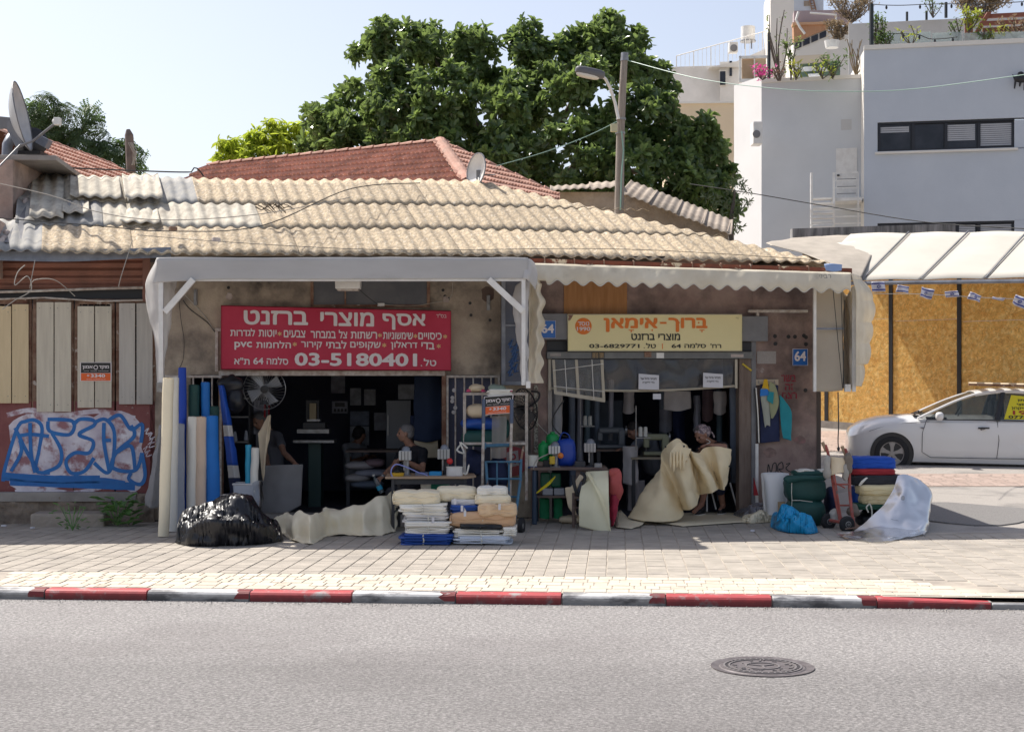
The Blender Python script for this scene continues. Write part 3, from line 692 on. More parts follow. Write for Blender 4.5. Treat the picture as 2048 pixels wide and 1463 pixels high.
# clay tile roofs behind
def tile_mesh(w, l):
 b = B(); prof = [(0, .0), (.12, .034), (.27, .044), (.4, .006), (.52, .0), (.64, .032), (.8, .042), (.93, .006), (1.04, .0)]
 vs = []; n = len(prof)
 for y, dz in ((0, .034), (l+.03, -.016)):
  vs += [V((x*w, y, z+dz)) for x, z in prof]
 vs += [V((x*w, 0, z-.012)) for x, z in prof]
 b.add(vs, [(i, i+1, n+i+1, n+i) for i in range(n-1)]+[(2*n+i, 2*n+i+1, i+1, i) for i in range(n-1)]); return b
def tile_roof(parent, O, rd, sd, drop, n_u, n_v, w, l, inside, key=None, sheetm=None):
 down = (V(sd).normalized()-V((0, 0, drop))).normalized(); rd = V(rd).normalized(); nrm = rd.cross(-down)
 if nrm.z < 0: nrm = -nrm
 tb = tile_mesh(w, l); me = bpy.data.meshes.new('tile'); me.from_pydata(tb.v, [], tb.f); me.materials.append(M_tile)
 lst = []
 for i in range(*n_u):
  for j in range(n_v):
   c = O+rd*(i*w)+down*((j+1)*l); cc = c+rd*w*.5-down*l*.5
   if not inside(cc): continue
   up = -down; x = up.cross(nrm); M = Matrix((x, up, nrm)).transposed().to_4x4()
   M.translation = c+nrm*random.uniform(0, .006)+(V((0, 0, 0)) if x.dot(rd) > 0 else rd*w)
   px, py = CX+FP*cc.x/cc.y, HY-FP*(cc.z-EYE)/cc.y
   lst.append((key(px, py) if key else -py, M))
 lst.sort(key=lambda q: -q[0])
 return me, tb, lst
house = T('tiled_house', P(800, 400, 27)*1, 'low house with a red clay tiled hip roof under the big fig tree', 'house')
A = P(880, 285, 27.0); rd = V((-.85, .53, 0)); pp = V((-.53, -.85, 0)); ee = -rd
h1 = (pp+ee); h2 = (ee-pp)
me1, tb1, l1 = tile_roof(house, A, rd, pp, .577, (-20, 29), 13, .2, .27, lambda c: (c-A).dot(rd) > -((c-A).dot(pp)), lambda px, py: -abs(py-330))
me2, tb2, l2 = tile_roof(house, A, pp, ee, .577, (-16, 16), 10, .2, .27, lambda c: abs((c-A).dot(pp)) < (c-A).dot(ee), lambda px, py: -abs(py-330))
def seen(M):
 c = M.translation; px, py = CX+FP*c.x/c.y, HY-FP*(c.z-EYE)/c.y
 return 410 < px < 1110 and py < 385
allt = sorted([(seen(M), k, M, me, tb) for (me, tb, l) in ((me1, tb1, l1), (me2, tb2, l2)) for k, M in l], key=lambda q: (-q[0], -q[1]))
stt = B()
for i, (s_, k, M, me, tb) in enumerate(allt):
 if i < 300 and s_: inst('tile', me, M, house)
 else: stt.add([M @ p for p in tb.v], tb.f)
stt.make('tile_field', M_tiles, house, kind='stuff')
def ridge(a, d, n, r, l, m=M_tile, parent=house):
 d = V(d).normalized(); b = B(); prof = []
 for (x, rr) in ((0, r*1.05), (l+.05, r*.66)):
  for k in range(7): w = pi*k/6; prof.append(V((x, rr*cos(w), rr*sin(w)*.8)))
 b.add(prof, [(k, k+1, 8+k, 7+k) for k in range(6)]+[(0, 1, 2, 3, 4, 5, 6)])
 me = bpy.data.meshes.new('ridge_tile'); me.from_pydata(b.v, [], b.f); me.materials.append(m)
 for i in range(n): inst('ridge_tile', me, frame(a+d*(n-i-1)*l+V((0, 0, random.uniform(0, .008))), d), parent)
ridge(A+V((0, 0, .02)), rd, 19, .075, .3)
ridge(A+V((0, 0, .0)), h1.normalized()*1.414-V((0, 0, .577)), 10, .125, .27)
ridge(A+V((0, 0, .0)), h2.normalized()*1.414-V((0, 0, .577)), 9, .09, .3)
hb = B()
q0 = A+rd*7; e1_ = A+h1*3.2; e2_ = A+h2*3.2; q1 = q0+pp*3.2
hb.poly([V((p.x, p.y, 0)) for p in (A+rd*5.6+pp*.3, A+h1*.75, A+h2*2.6, A-pp*3.0+rd*5.6)], (0, 0, A.z-3.2*.577-.02))
hb.make('wall', M_plas3, house)
lh = T('tiled_house', V((-8, 25, 3)), 'house whose red tiled roof slopes behind the big grey satellite dish', 'house')
O = V((-8.25, 22.6, 6.0)); rd2 = V((.13, .99, 0)); sd2 = V((.99, -.13, 0))
me3, tb3, l3 = tile_roof(lh, O, rd2, sd2, .577, (0, 24), 7, .22, .3, lambda c: True)
for k, M in l3: inst('tile', me3, M, lh)
ridge(O, rd2, 17, .08, .32, parent=lh)
B().poly([V((p.x, p.y, 0)) for p in (O-sd2*2.5+rd2*.1, O+sd2*1.75+rd2*.1, O+sd2*1.75+rd2*5.2, O-sd2*2.5+rd2*5.2)], (0, 0, 4.75)).make('wall', M_plas3, lh)
B().add([O, O+rd2*5.3, O+rd2*5.3-sd2*2.6-V((0, 0, 1.5)), O-sd2*2.6-V((0, 0, 1.5))], [(0, 1, 2, 3)]).make('rear_slope', M_tiles, lh)
shed = T('masonry_shed', P(1290, 480, 23.4), 'rough masonry shed with rusty corrugated roof behind the ridge, right of the street lamp', 'shed')
M_block = mat('rough_blockwork', (.3, .25, .2), .95, (.42, .36, .3), 3, .5, .9, 20, world_=True, col3=(.13, .11, .09), sc3=2, bd=.02)
sp = [P(1240, 380, 23.2), P(1456, 466, 22.2), P(1456, 560, 22.2), P(1240, 560, 23.2)]
B().poly(sp, (.3, 1.8, 0)).make('wall', M_block, shed)
B().poly([P(1120, 384, 23.8), P(1240, 384, 23.2), P(1240, 560, 23.2), P(1120, 560, 23.8)], (.3, 1.5, 0)).make('wall', M_block, shed)
M_rtin = mat('rusty_corrugated_tin', (.24, .19, .15), .8, (.36, .3, .24), 4, .5, .3, 60, ovar=.15)
def tin(a, b_, c, d, nw, name='roofing_sheet'):
 b = B(); nn = nw*6
 def fn(s, t):
  p = (a*(1-s)+b_*s)*(1-t)+(d*(1-s)+c*s)*t
  return p+V((0, 0, .012*cos(s*nw*2*pi)))
 b.grid(fn, nn, 2); return b.make(name, M_rtin, shed, smooth=2, solid=.006)
g0 = [P(1108, 378, 23.7), P(1258, 368, 23.05)]; 
tin(P(1100, 381, 23.5), P(1180, 376, 23.3), P(1180, 368, 24.5), P(1100, 372, 24.5), 5)
tin(P(1178, 379, 23.3), P(1246, 372, 23.0), P(1246, 362, 24.5), P(1178, 365, 24.5), 4)
for i in range(4):
 t0, t1 = i/4, (i+1.08)/4
 a = P(1240+220*t0, 386+76*t0+2*i, 22.7-.9*t0); b_ = P(1240+220*t1, 386+76*t1+2*i, 22.7-.9*t1)
 c = P(1262+200*t1, 361+78*t1, 24.2-.9*t1); d = P(1262+200*t0, 361+78*t0, 24.2-.9*t0)
 tin(a, b_, c, d, 4)
rb_ = B()
for i in range(5):
 t0 = i/4; rb_.tube([P(1250+205*t0, 392+74*t0, 22.8-.9*t0), P(1262+200*t0, 368+78*t0, 24-.9*t0)], .03, 4)
rb_.make('rafter', M_rtin, shed, kind='stuff')
# street lamp, poles and wires
lp = T('street_lamp', P(1236, 560, 22.6), 'tall weathered street lamp pole with curved arm, rising behind the ridge', 'street lamp')
M_pole = mat('weathered_pole', (.33, .29, .25), .9, (.24, .2, .17), 6, .5, .4, 60, stretch=(4, 4, .6), world_=True)
B().tube([P(1235, 600, 22.6), P(1241, 260, 22.6), P(1249, 112, 22.6)], [.085, .062, .05], 14).make('pole', M_pole, lp, smooth=True)
B().tube([P(1249, 122, 22.6), P(1249.5, 106, 22.6)], [.062, .056], 12).tube([P(1242, 240, 22.6), P(1242, 236, 22.6)], .075, 12).tube([P(1240.5, 268, 22.6), P(1240.5, 264, 22.6)], .075, 12).make('cap_and_bands', M_steel, lp)
arm = [P(1237, 238, 22.45), P(1230, 205, 22.45), P(1220, 175, 22.4), P(1211, 158, 22.35), P(1200, 149, 22.3)]
B().tube(arm, .024, 8).make('arm', M_white, lp, smooth=True)
hd = B(); hc = P(1180, 145, 22.2)
rm = Matrix.Rotation(R(12), 3, 'Y')
hd.sq(hc, (.46, .2, .13), .55, 20, 10, rot=rm)
hd.make('lamp_head', mat('lamp_grey', (.12, .12, .13), .5), lp, smooth=True)
B().sq(hc+V((-.03, -.005, -.035)), (.36, .17, .11), .6, 20, 10, rot=rm).make('lens', mat('lamp_lens', (.62, .6, .55), .3), lp, smooth=True)
B().box(P(1228, 256, 22.4), (.1, .08, .12)).make('junction_box', mat('yellowed_box', (.5, .47, .3), .6), lp, bevel=.006)
def cable(name, pts, r, m, label, n=24):
 return B().tube(resample(pts, n), r, 5, caps=False).make(name, m, None, smooth=True, label=label, cat='cable')
M_cg = mat('pale_green_cable', (.22, .36, .3), .5); M_ck = mat('dark_cable', (.03, .03, .03), .6); M_cp = mat('pale_cable', (.42, .39, .34), .7)
cable('overhead_cable', [P(1252, 120, 22.6), P(1400, 158, 21), P(1560, 178, 20), P(1690, 183, 19.5), P(1830, 178, 19), P(2060, 148, 18)], .006, M_cg, 'pale green overhead cable from the lamp pole to the right edge')
cable('overhead_cable', [P(1240, 240, 22.6), P(1175, 272, 22.5), P(1090, 304, 22.4), P(992, 332, 22.3)], .006, M_cg, 'green cable sagging from the lamp pole to the roof ridge', 16)
B().tube([P(1243, 262, 22.5), P(1247, 300, 22.5), P(1243, 350, 22.5), P(1241, 420, 22.5)], .012, 6).make('cable_tail', M_cg, lp)
cable('overhead_cable', [P(1380, 368, 25), P(1500, 386, 24.5), P(1640, 410, 24), P(1850, 444, 23), P(2060, 458, 22)], .008, M_ck, 'thin black cable crossing low in front of the grey building')
cable('roof_cable', [P(0, 436, 18.7), P(200, 452, 18.9), P(330, 462, 19), P(520, 452, 19.2), P(700, 378, 20.6), P(840, 366, 21.6)], .007, M_ck, 'thin dark cable trailing along the corrugated roof', 40)
cable('roof_cable', [P(0, 367, 19.5), P(110, 393, 19.4), P(200, 425, 19.3), P(330, 440, 19.4), P(520, 428, 19.8), P(700, 395, 20.4)], .006, M_cp, 'pale cable sagging across the patched roof sheets at the left', 40)
cable('bent_rod', [P(100, 334, 21.5), P(260, 341, 21.8), P(384, 344, 22), P(387, 334, 22), P(398, 340, 22), P(408, 354, 22)], .011, M_ck, 'black bent metal rod lying along the roof ridge at the left', 30)
cable('roof_cable', [P(275, 470, 18.9), P(500, 487, 18.6), P(800, 500, 18.9), P(1240, 498, 19.3), P(1640, 520, 19.9)], .004, M_ck, 'very thin wire strung low along the eave of the roof', 40)
cable('hanging_wire', [P(50, 530, 18.6), P(35, 545, 18.55), P(30, 570, 18.5), P(55, 552, 18.5), P(62, 580, 18.5), P(30, 600, 18.5), P(5, 618, 18.5)], .006, M_cp, 'tangled pale wire hanging in front of the brown ribbed panel, at its left', 40)
cable('hanging_wire', [P(70, 520, 18.6), P(60, 575, 18.55), P(68, 560, 18.5), P(110, 560, 18.6), P(150, 592, 18.8)], .005, M_cp, 'pale wire looping under the zinc flashing left of the awning', 30)
cable('hanging_wire', [P(265, 480, 18.8), P(240, 560, 18.7), P(238, 575, 18.7)], .005, M_cp, 'single pale wire dropping from the eave beside the awning', 12)
wp = T('wooden_pole', P(258, 340, 23), 'short dark wooden pole with loose wires standing behind the roof at the left', 'pole')
B().tube([P(262, 345, 23), P(258, 270, 23), P(256, 259, 23)], [.075, .068, .03], 6).make('post', mat('dark_weathered_wood', (.12, .09, .08), .9, (.2, .16, .14), 6, .5), wp)
ww = B()
random.seed(2)
for k in range(7):
 ww.tube([P(256+random.uniform(0, 8), 285, 22.9), P(266+random.uniform(0, 8), 300+random.uniform(0, 10), 22.9), P(262+random.uniform(0, 12), 330, 22.9)], .005, 4)
ww.make('loose_wires', M_cp, wp)
for i, (x, y, Y, l) in enumerate(((346, 457, 19.3, 'dark brick fragment lying on the tan corrugated sheets, left one'), (432, 479, 18.9, 'pale brick fragment lying near the eave of the roof'))):
 B().box(P(x, y, Y), (.1, .07, .05), .6).make('brick_fragment', M_mortar if i else M_rust, None, bevel=.008, label=l, cat='brick')
tw = B(); random.seed(9)
for k in range(14):
 x = 510+random.random()*60; tw.tube([P(x, 412+random.uniform(-6, 10), 20.1), P(x+12, 408+random.uniform(-5, 14), 20.05), P(x+26, 416+random.uniform(-6, 12), 20.05)], .006, 4)
tw.make('dry_twigs', mat('dry_twig', (.12, .09, .06), .9), None, label='small tangle of dry twigs on the tan roof sheets', cat='twigs')
# far right: grey building, white house, beige block
M_gw1 = mat('blue_grey_render', (.52, .56, .62), .9, (.48, .52, .58), .8, .5, .3, 25, world_=True, bd=.01)
M_gw2 = mat('light_grey_render', (.60, .62, .64), .9, (.56, .58, .6), .8, .5, .3, 25, world_=True, bd=.01)
M_gw3 = mat('white_render', (.74, .71, .66), .9, (.7, .67, .62), .8, .5, .3, 25, world_=True, bd=.01)
M_beige = mat('beige_render', (.75, .6, .42), .9, (.7, .56, .39), 1, .5, .2, 25, world_=True)
M_wframe = mat('black_window_frame', (.012, .013, .02), .4)
M_blind = mat('venetian_blind', (.42, .43, .46), .6, (.38, .39, .42), 3)
M_dgl = mat('dark_glazing', (.012, .014, .022), .05, (.035, .037, .05), 1.5, .5, spec=.35)
gbd = T('grey_building', P(1880, 600, 40), 'tall grey rendered building with dark ribbon windows and planted roof terrace', 'building')
FA = Pl(40.0, -12, 12.0)
fB = Pl(41.5, -14, 8.5)
def zpix(py, Y): return EYE-(py-HY)/FP*Y
a0, a1 = FA(1728, 100), FA(2110, 82)
def block(name, pl, x0, x1, ytop, thick, m, parent=gbd, cop=True, z0=0, ret=None):
 p0, p1 = pl(x0, ytop), pl(x1, ytop); zt = p0.z
 q = [V((p0.x, p0.y, z0)), V((p1.x, p1.y, z0)), V((p1.x, p1.y, zt)), V((p0.x, p0.y, zt))]
 o = B().hexa(q, -pl.n*thick).make(name, m, parent)
 if cop:
  n_ = pl.n; uu = pl.u
  c0 = V((p0.x, p0.y, zt)); c1_ = V((p1.x, p1.y, zt))
  B().hexa([c0-uu*.05+n_*.05, c1_+n_*.05, c1_+n_*.05+V((0, 0, .1)), c0-uu*.05+n_*.05+V((0, 0, .1))], -n_*.35).make('coping', M_gw3, parent)
 return zt
zt = zpix(100, FA(1728, 100).y)
def fpiece(name, pl, x0, y0, x1, y1, m, front=0, thick=.3, parent=gbd, bevel=0):
 a, b_ = pl(x0, 755, front), pl(x1, 755, front)
 z0, z1 = zpix(y1, a.y), zpix(y0, a.y)
 return B().hexa([V((a.x, a.y, z0)), V((b_.x, b_.y, z0)), V((b_.x, b_.y, z1)), V((a.x, a.y, z1))], -pl.n*thick).make(name, m, parent, bevel=bevel)
fpiece('wall', FA, 1728, 100, 2110, 246, M_gw1)
fpiece('wall', FA, 1728, 246, 1755, 304, M_gw1)
fpiece('wall', FA, 2029, 240, 2110, 297.5, M_gw1)
fpiece('wall', FA, 1728, 304, 2110, 447, M_gw1)
fpiece('wall', FA, 1728, 447, 1755, 760, M_gw1)
fpiece('wall', FA, 2029, 440, 2110, 760, M_gw1)
fpiece('wall', FA, 1755, 505, 2029, 760, M_gw1)
a = FA(1728, 755, -.3); 
B().hexa([V((a.x, a.y, 0)), V((a.x, a.y, 0))-FA.n*6, V((a.x, a.y, zt))-FA.n*6, V((a.x, a.y, zt))], FA.u*.25).make('side_wall', M_gw3, gbd)  # left-facing side: its sunlit brightness is put into the whiter render
sw_ = FA(1728, 755); B().hexa([V((sw_.x, sw_.y, 0)), V((sw_.x, sw_.y, 0))-FA.n*6-FA.u*.55, V((sw_.x, sw_.y, zt))-FA.n*6-FA.u*.55, V((sw_.x, sw_.y, zt))], FA.u*.1-FA.n*.01).make('side_wall', M_gw3, gbd)  # same sunlit side, brightened by its render colour
c0, c1_ = FA(1728, 755, .04), FA(2110, 755, .04)
B().hexa([V((c0.x, c0.y, zt)), V((c1_.x, c1_.y, zt)), V((c1_.x, c1_.y, zt+.12)), V((c0.x, c0.y, zt+.12))], -FA.n*.34).make('coping', M_gw3, gbd)
c0 = FA(1728, 755, -.3); B().hexa([V((c0.x, c0.y, zt-.1)), V((c1_.x, c1_.y, zt-.1)), V((c1_.x, c1_.y, zt-.02)), V((c0.x, c0.y, zt-.02))], -FA.n*6).make('roof_terrace', M_conc, gbd)
def strip(y0, y1, panes, sill=True):
 w = T('window_group', FA(1755, y1), '', '')
 bpy.data.objects.remove(w)
 fr = fpiece('window', FA, 1755, y0, 2029, y1, M_wframe, -.12, .02)
 mu = []
 for (x0, x1, kind) in panes:
  pn = fpiece('pane', FA, x0, y0+4, x1, y1-4, M_dgl, -.098, .006, fr)
  if kind:
   bl = B(); zt_, zb = zpix(y0+6, 40), zpix(y0+6+(y1-y0-12)*kind, 40)
   n = int((zt_-zb)/.055)
   for k in range(n):
    z = zt_-k*.055; p0, p1 = FA(x0+3, 755, -.085), FA(x1-3, 755, -.085)
    p0.z = z; p1.z = z
    bl.hexa([p0, p1, p1+V((0, 0, .043)), p0+V((0, 0, .043))], FA.n*-.006)
   bl.make('venetian_blind', M_blind, fr)
 for x in [p[0] for p in panes]+[panes[-1][1]]:
  fpiece('mullion', FA, x-3, y0, x+3, y1, M_wframe, -.06, .07, fr)
 fpiece('rail', FA, 1755, y0, 2029, y0+4, M_wframe, -.055, .07, fr); fpiece('rail', FA, 1755, y1-4, 2029, y1, M_wframe, -.055, .07, fr)
 if sill: fpiece('sill', FA, 1750, y1, 2036, y1+4, M_gw3, .08, .2, fr)
strip(246, 304, [(1758, 1821, .28), (1826, 1887, 0), (1892, 1953, .75), (1958, 2026, 1)])
strip(447, 505, [(1758, 1821, 0), (1826, 1910, 0), (1915, 1953, 1), (1958, 2026, 1)], False)
zB = fB(1523, 166).z
def blk(x0, x1, pl, y, m, thick, nm='wall'):
 a, b_ = pl(x0, 755), pl(x1, 755); z = zpix(y, a.y)
 B().hexa([V((a.x, a.y, 0)), V((b_.x, b_.y, 0)), V((b_.x, b_.y, z)), V((a.x, a.y, z))], -pl.n*thick).make(nm, m, gbd)
 B().hexa([V((a.x, a.y, z))+pl.n*.05, V((b_.x, b_.y, z))+pl.n*.05, V((b_.x, b_.y, z+.1))+pl.n*.05, V((a.x, a.y, z+.1))+pl.n*.05], -pl.n*.35).make('coping', M_gw3, gbd)
blk(1523, 1724, fB, 166, M_gw2, 5)
fC = Pl(44.0, 40, 7.4)
a, b_ = fC(1468, 755), fB(1523, 755, -.02); z = zpix(168, 43)
B().hexa([V((a.x, a.y, 0)), V((b_.x, b_.y, 0)), V((b_.x, b_.y, z)), V((a.x, a.y, z))], (.5, 2, 0)).make('wall', mat('sunlit_grey_render', (.76, .75, .74), .9, (.72, .71, .7), .8, .5, .3, 25, world_=True), gbd)  # left part: its lighter sunlit tone is put into the colour
ac = T('air_conditioner', P(1514, 285, 42), 'white air conditioner unit on the corner of the grey building', 'air conditioner')
B().box(P(1513, 268, 41.0), (.26, .5, .62)).make('casing', M_white, ac, bevel=.02)
B().lathe(P(1513, 268, 40.74), [(.11, 0), (.10, .02), (.02, .02)], 16, axis=(0, -1, 0)).make('fan_grille', M_grsteel, ac)
fpiece('paint_patch', fB, 1682, 239, 1703, 260, mat('pale_patch', (.5, .5, .5), .9), .006, .01)
dr = fpiece('door', fB, 1672, 297, 1714, 396, M_white, .02, .05)
fpiece('handle', fB, 1674, 349, 1679, 352, M_black, .06, .03, dr)
for y in (358, 373, 387): fpiece('door_groove', fB, 1674, y, 1712, y+1.2, M_grsteel, .024, .01, dr)
stt = T('outdoor_staircase', fB(1665, 465, .3), 'white steel outdoor staircase leading to the white door', 'staircase')
def fbx(nm, x0, y0, x1, y1, f, th, m=M_white, par=stt): return fpiece(nm, fB, x0, y0, x1, y1, m, f, th, par)
fbx('landing', 1662, 396, 1724, 402, .9, .9)
for k in range(7): fbx('tread', 1624, 396+k*9.5, 1666, 399+k*9.5, 1.0+.2*k, .26, M_gw3)
for x in (1620, 1665): fbx('post', x, 345, x+5, 456, 1.0 if x > 1650 else 1.9, .05)
for x in (1715,): fbx('post', x, 345, x+2.5, 456, 1.0, .04)
for y in (345, 360, 375): fbx('rail', 1669, y, 1716, y+1.6, 1.0, .03)
for y in (418, 432, 446): fbx('rail', 1669, y, 1722, y+2.2, 1.0, .03)
for y in (420, 434, 448): fbx('rail', 1620, y, 1668, y+2.2, 2.0, .03)
B().tube([fB(1623, 346, 1.95), fB(1623, 456, 1.95)], .04, 6).make('rail', M_white, stt)
bb_ = T('beige_building', P(1410, 400, 52), 'beige rendered building behind the fig tree at the right', 'building')
F5 = Pl(52, -3); 
def fp2(nm, pl, x0, y0, x1, y1, m, f, th, par, **k): return fpiece(nm, pl, x0, y0, x1, y1, m, f, th, par, **k)
fp2('wall', F5, 1330, 207, 1475, 760, M_beige, 0, 4, bb_); fp2('coping', F5, 1325, 203, 1475, 207, M_gw3, .1, 4, bb_)
wn = fp2('window', F5, 1398, 286, 1443, 312, M_white, .03, .05, bb_)
for k in range(7): fp2('shutter_slat', F5, 1400, 288+k*3.3, 1441, 290+k*3.3, M_blind, .05, .02, wn)
wh_ = T('white_house', P(1440, 300, 62), 'white stepped house with railings and water tank on its roof', 'house')
F6 = Pl(62, -8, 8)
M_whs = mat('mottled_white_render', (.82, .8, .78), .9, (.62, .6, .57), .5, .5, world_=True)  # white render with soft greyer patches
fp2('wall', F6, 1342, 134, 1440, 420, M_whs, 0, 5, wh_)
fp2('wall', F6, 1440, 124, 1560, 420, M_whs, .4, 5, wh_)
w1 = fp2('window', F6, 1438, 140, 1453, 172, M_gw3, .46, .08, wh_); fp2('pane', F6, 1440, 143, 1451, 170, M_dgl, .5, .03, w1)
w2 = fp2('window', F6, 1459, 122, 1464, 152, M_dgl, .44, .05, wh_)
pr = B(); F6b = Pl(61.4, -8, 8)
rp_ = [F6b(1352, 134, 0)]
B().poly([F6b(1420, 134), F6b(1470, 124), F6b(1535, 96), F6b(1560, 92), F6b(1560, 134)], (0, 4, 0)).make('stepped_parapet', M_whs, wh_)
rl = B()
for i in range(22):
 x = 1353+i*8.6; yb_ = 136 if x < 1425 else 134-(x-1425)*.34; yt = 112-(max(0, x-1353))*.28
 rl.tube([F6b(x, yb_), F6b(x, yt)], .02 if i % 4 == 0 else .008, 4)
rl.tube([F6b(1353, 112), F6b(1540, 60)], .022, 4)
rl.make('roof_railing', M_white, wh_)
wt = T('water_tank', F6b(1496, 95), 'white cylindrical water tank on a stand on the white house roof', 'water tank')
B().cyl(F6b(1496, 82, -1), F6b(1496, 54, -1), .3, .3, 16).make('tank', M_white, wt, smooth=True)
B().tube([F6b(1490, 98, -1), F6b(1490, 82, -1)], .03, 4).tube([F6b(1503, 98, -1), F6b(1503, 82, -1)], .03, 4).cyl(F6b(1496, 84, -1), F6b(1496, 82, -1), .34, .34).make('stand', M_steel, wt)
a2 = T('air_conditioner', F6b(1467, 108), 'white air conditioner on the roof railing of the white house', 'air conditioner')
B().box(F6b(1466, 96, .2), (.36, .4, .42)).make('casing', M_white, a2, bevel=.02); B().lathe(F6b(1468, 96, .42), [(.15, 0), (.13, .03), (.02, .03)], 14, axis=(0, -1, 0)).make('fan_grille', M_grsteel, a2)
ver = T('glass_veranda', F6(1510, 165), 'glazed rooftop veranda corner with brown panels beside pink flowers', 'veranda')
F7 = Pl(52, -6, 8)
fp2('panel', F7, 1484, 117, 1508, 158, mat('brown_ply', (.36, .24, .14), .7, (.42, .3, .2), 3), 0, .1, ver); fp2('panel', F7, 1510, 117, 1532, 158, mat('tan_ply', (.5, .38, .26), .7), 0, .1, ver)
for (x0, y0, x1, y1) in ((1478, 112, 1542, 117), (1478, 158, 1546, 165), (1478, 112, 1482, 160), (1534, 112, 1540, 160), (1508, 117, 1510, 158)): fp2('frame', F7, x0, y0, x1, y1, M_white, .15, .1, ver)
tow = T('white_tower', P(1590, 100, 60), 'white rooftop stair tower with small ladder at the top edge', 'tower')
F8 = Pl(58, -6, 10)
fp2('wall', F8, 1541, -40, 1588, 170, M_gw3, 0, 4, tow); fp2('wall', F8, 1588, -40, 1647, 30, M_gw1, .0, 4, tow)
ld = B(); 
for x in (1619, 1627): ld.tube([F8(x, 0, .1), F8(x+6, 25, .1)], .03, 4)
for k in range(5): ld.tube([F8(1619+k*1.2, 2+k*5, .1), F8(1627+k*1.2, 2+k*5, .1)], .02, 4)
ld.make('ladder', M_rust, tow); fp2('hatch', F8, 1608, 2, 1620, 12, M_rtin, .04, .06, tow)
rs = T('rooftop_annex', P(1630, 150, 57), 'rooftop annex with slanted row of small windows and wooden cladding', 'annex')
F9 = Pl(56, -6, 10)
B().poly([F9(1587, 84), F9(1656, 56), F9(1656, 180), F9(1587, 180)], (0, 4, 0)).make('wall', M_gw3, rs)
B().poly([F9(1587, 50, .1), F9(1660, 50, .1), F9(1654, 58, .1), F9(1588, 85, .1)], (0, .3, 0)).make('wood_cladding', mat('orange_cladding', (.5, .27, .15), .7, (.42, .22, .12), 2, stretch=(12, 1, 1)), rs)
fp2('fascia', F9, 1585, 45, 1662, 50, mat('pine_fascia', (.55, .33, .2), .7), .2, .5, rs)
fp2('upper_wall', F9, 1588, 22, 1700, 46, mat('mauve_render', (.38, .3, .31), .9), .0, .6, rs)
for k in range(4):
 x0 = 1590+k*16.5; y0 = 85-k*6.9
 B().poly([F9(x0, y0+2, .05), F9(x0+13, y0-3.4, .05), F9(x0+13, y0+9, .05), F9(x0, y0+14, .05)], (0, .1, 0)).make('window', M_dgl, rs)
B().tube([F9(1597, 24, .3), F9(1592, 40, .3), F9(1600, 55, .3), F9(1610, 68, .3)], .05, 6).tube([F9(1620, 26, .3), F9(1672, 30, .3), F9(1674, 70, .3)], .04, 6).make('white_pipe', M_white, rs)
par = T('terrace_wall', P(1850, 100, 47), 'grey terrace wall with glass balustrade behind the roof plants', 'wall')
F10 = Pl(47, -12, 12)
fp2('wall', F10, 1697, 48, 2110, 200, M_gw3 if False else mat('pale_terrace_render', (.56, .54, .52), .9, (.5, .48, .46), .7), 0, .3, par)
fp2('wall', F9, 1641, 62, 1712, 180, M_gw3, -.05, 3, rs)
ter = T('glass_balustrade', P(1880, 100, 41), 'frosted glass balustrade on the grey building roof terrace', 'balustrade')
M_fr = film('frosted_glass', (.55, .62, .6), .45, .1)
F11 = Pl(41.5, -12, 12.1)
for k in range(5): fpiece('glass_panel', F11, 1740+k*62, 66, 1800+k*62, 100, M_fr, 0, .02, ter)
tb_ = T('terrace_bench', fB(1640, 160), 'green garden bench structure with white cushions on the lower terrace', 'bench')
M_grn = mat('green_paint', (.1, .15, .1), .6)
F12 = Pl(44.5, -14, 8.5)
fp2('back', F12, 1600, 128, 1680, 160, M_grn, 0, .1, tb_)
for x in (1602, 1640): fp2('cushion', F12, x, 134, x+30 if x < 1620 else x+22, 143, M_white, .05, .1, tb_)
fp2('seat', F12, 1616, 148, 1641, 153, M_white, .3, .3, tb_)
fp2('awning_board', F12, 1585, 112, 1660, 127, mat('beige_board', (.5, .42, .32), .8), .1, .1, tb_)
wb2 = B().cyl(F12(1664, 96, -1), F12(1664, 82, -1), .2, .24, 14).make('planter_tub', M_white, None, smooth=True, label='white round tub on the annex ledge behind the terrace plants', cat='tub')
pg = T('pergola', P(2000, 80, 43), 'reddish brown wooden pergola on the grey building roof', 'pergola')
M_red_w = mat('red_brown_timber', (.22, .075, .04), .6, (.28, .1, .06), 4, stretch=(1, 1, 4))
F13 = Pl(42.5, -12, 12.2)
for (x0, y0, x1, y1) in ((1930, 36, 1937, 98), (1939, 36, 1946, 98)): fp2('post', F13, x0, y0, x1, y1, M_red_w, 0, .12, pg)
for (a, y0, d) in ((1955, 29, 0), (1960, 43, .3), (1965, 56, .6)):
 fp2('beam', F13, a, y0, 2110, y0+8, M_red_w, d, .1, pg)
B().poly([F13(1944, 74, .1), F13(1975, 24, .1), F13(1984, 24, .1), F13(1950, 80, .1)], (0, .1, 0)).make('brace', M_red_w, pg)
for i, (x, y0, y1, pl, r, l) in enumerate(((1538, 66, 162, fB, .045, 'black pole by the pink flowers on the lower terrace'), (1743, 8, 100, FA, .06, 'tall black pole at the corner of the upper terrace'), (1892, 5, 36, F10, .05, 'dark pole on the terrace wall beneath the string lights'), (1814, 24, 42, F10, .04, 'short dark post on the terrace wall, first from left'), (1853, 22, 40, F10, .04, 'short dark post on the terrace wall, second from left'))):
 B().tube([pl(x, y1, -.1), pl(x, y0, -.1)], r, 6).make('terrace_pole', mat('black_steel', (.015, .02, .025), .5) if i == 0 else bpy.data.materials['black_steel'], None, label=l, cat='pole')
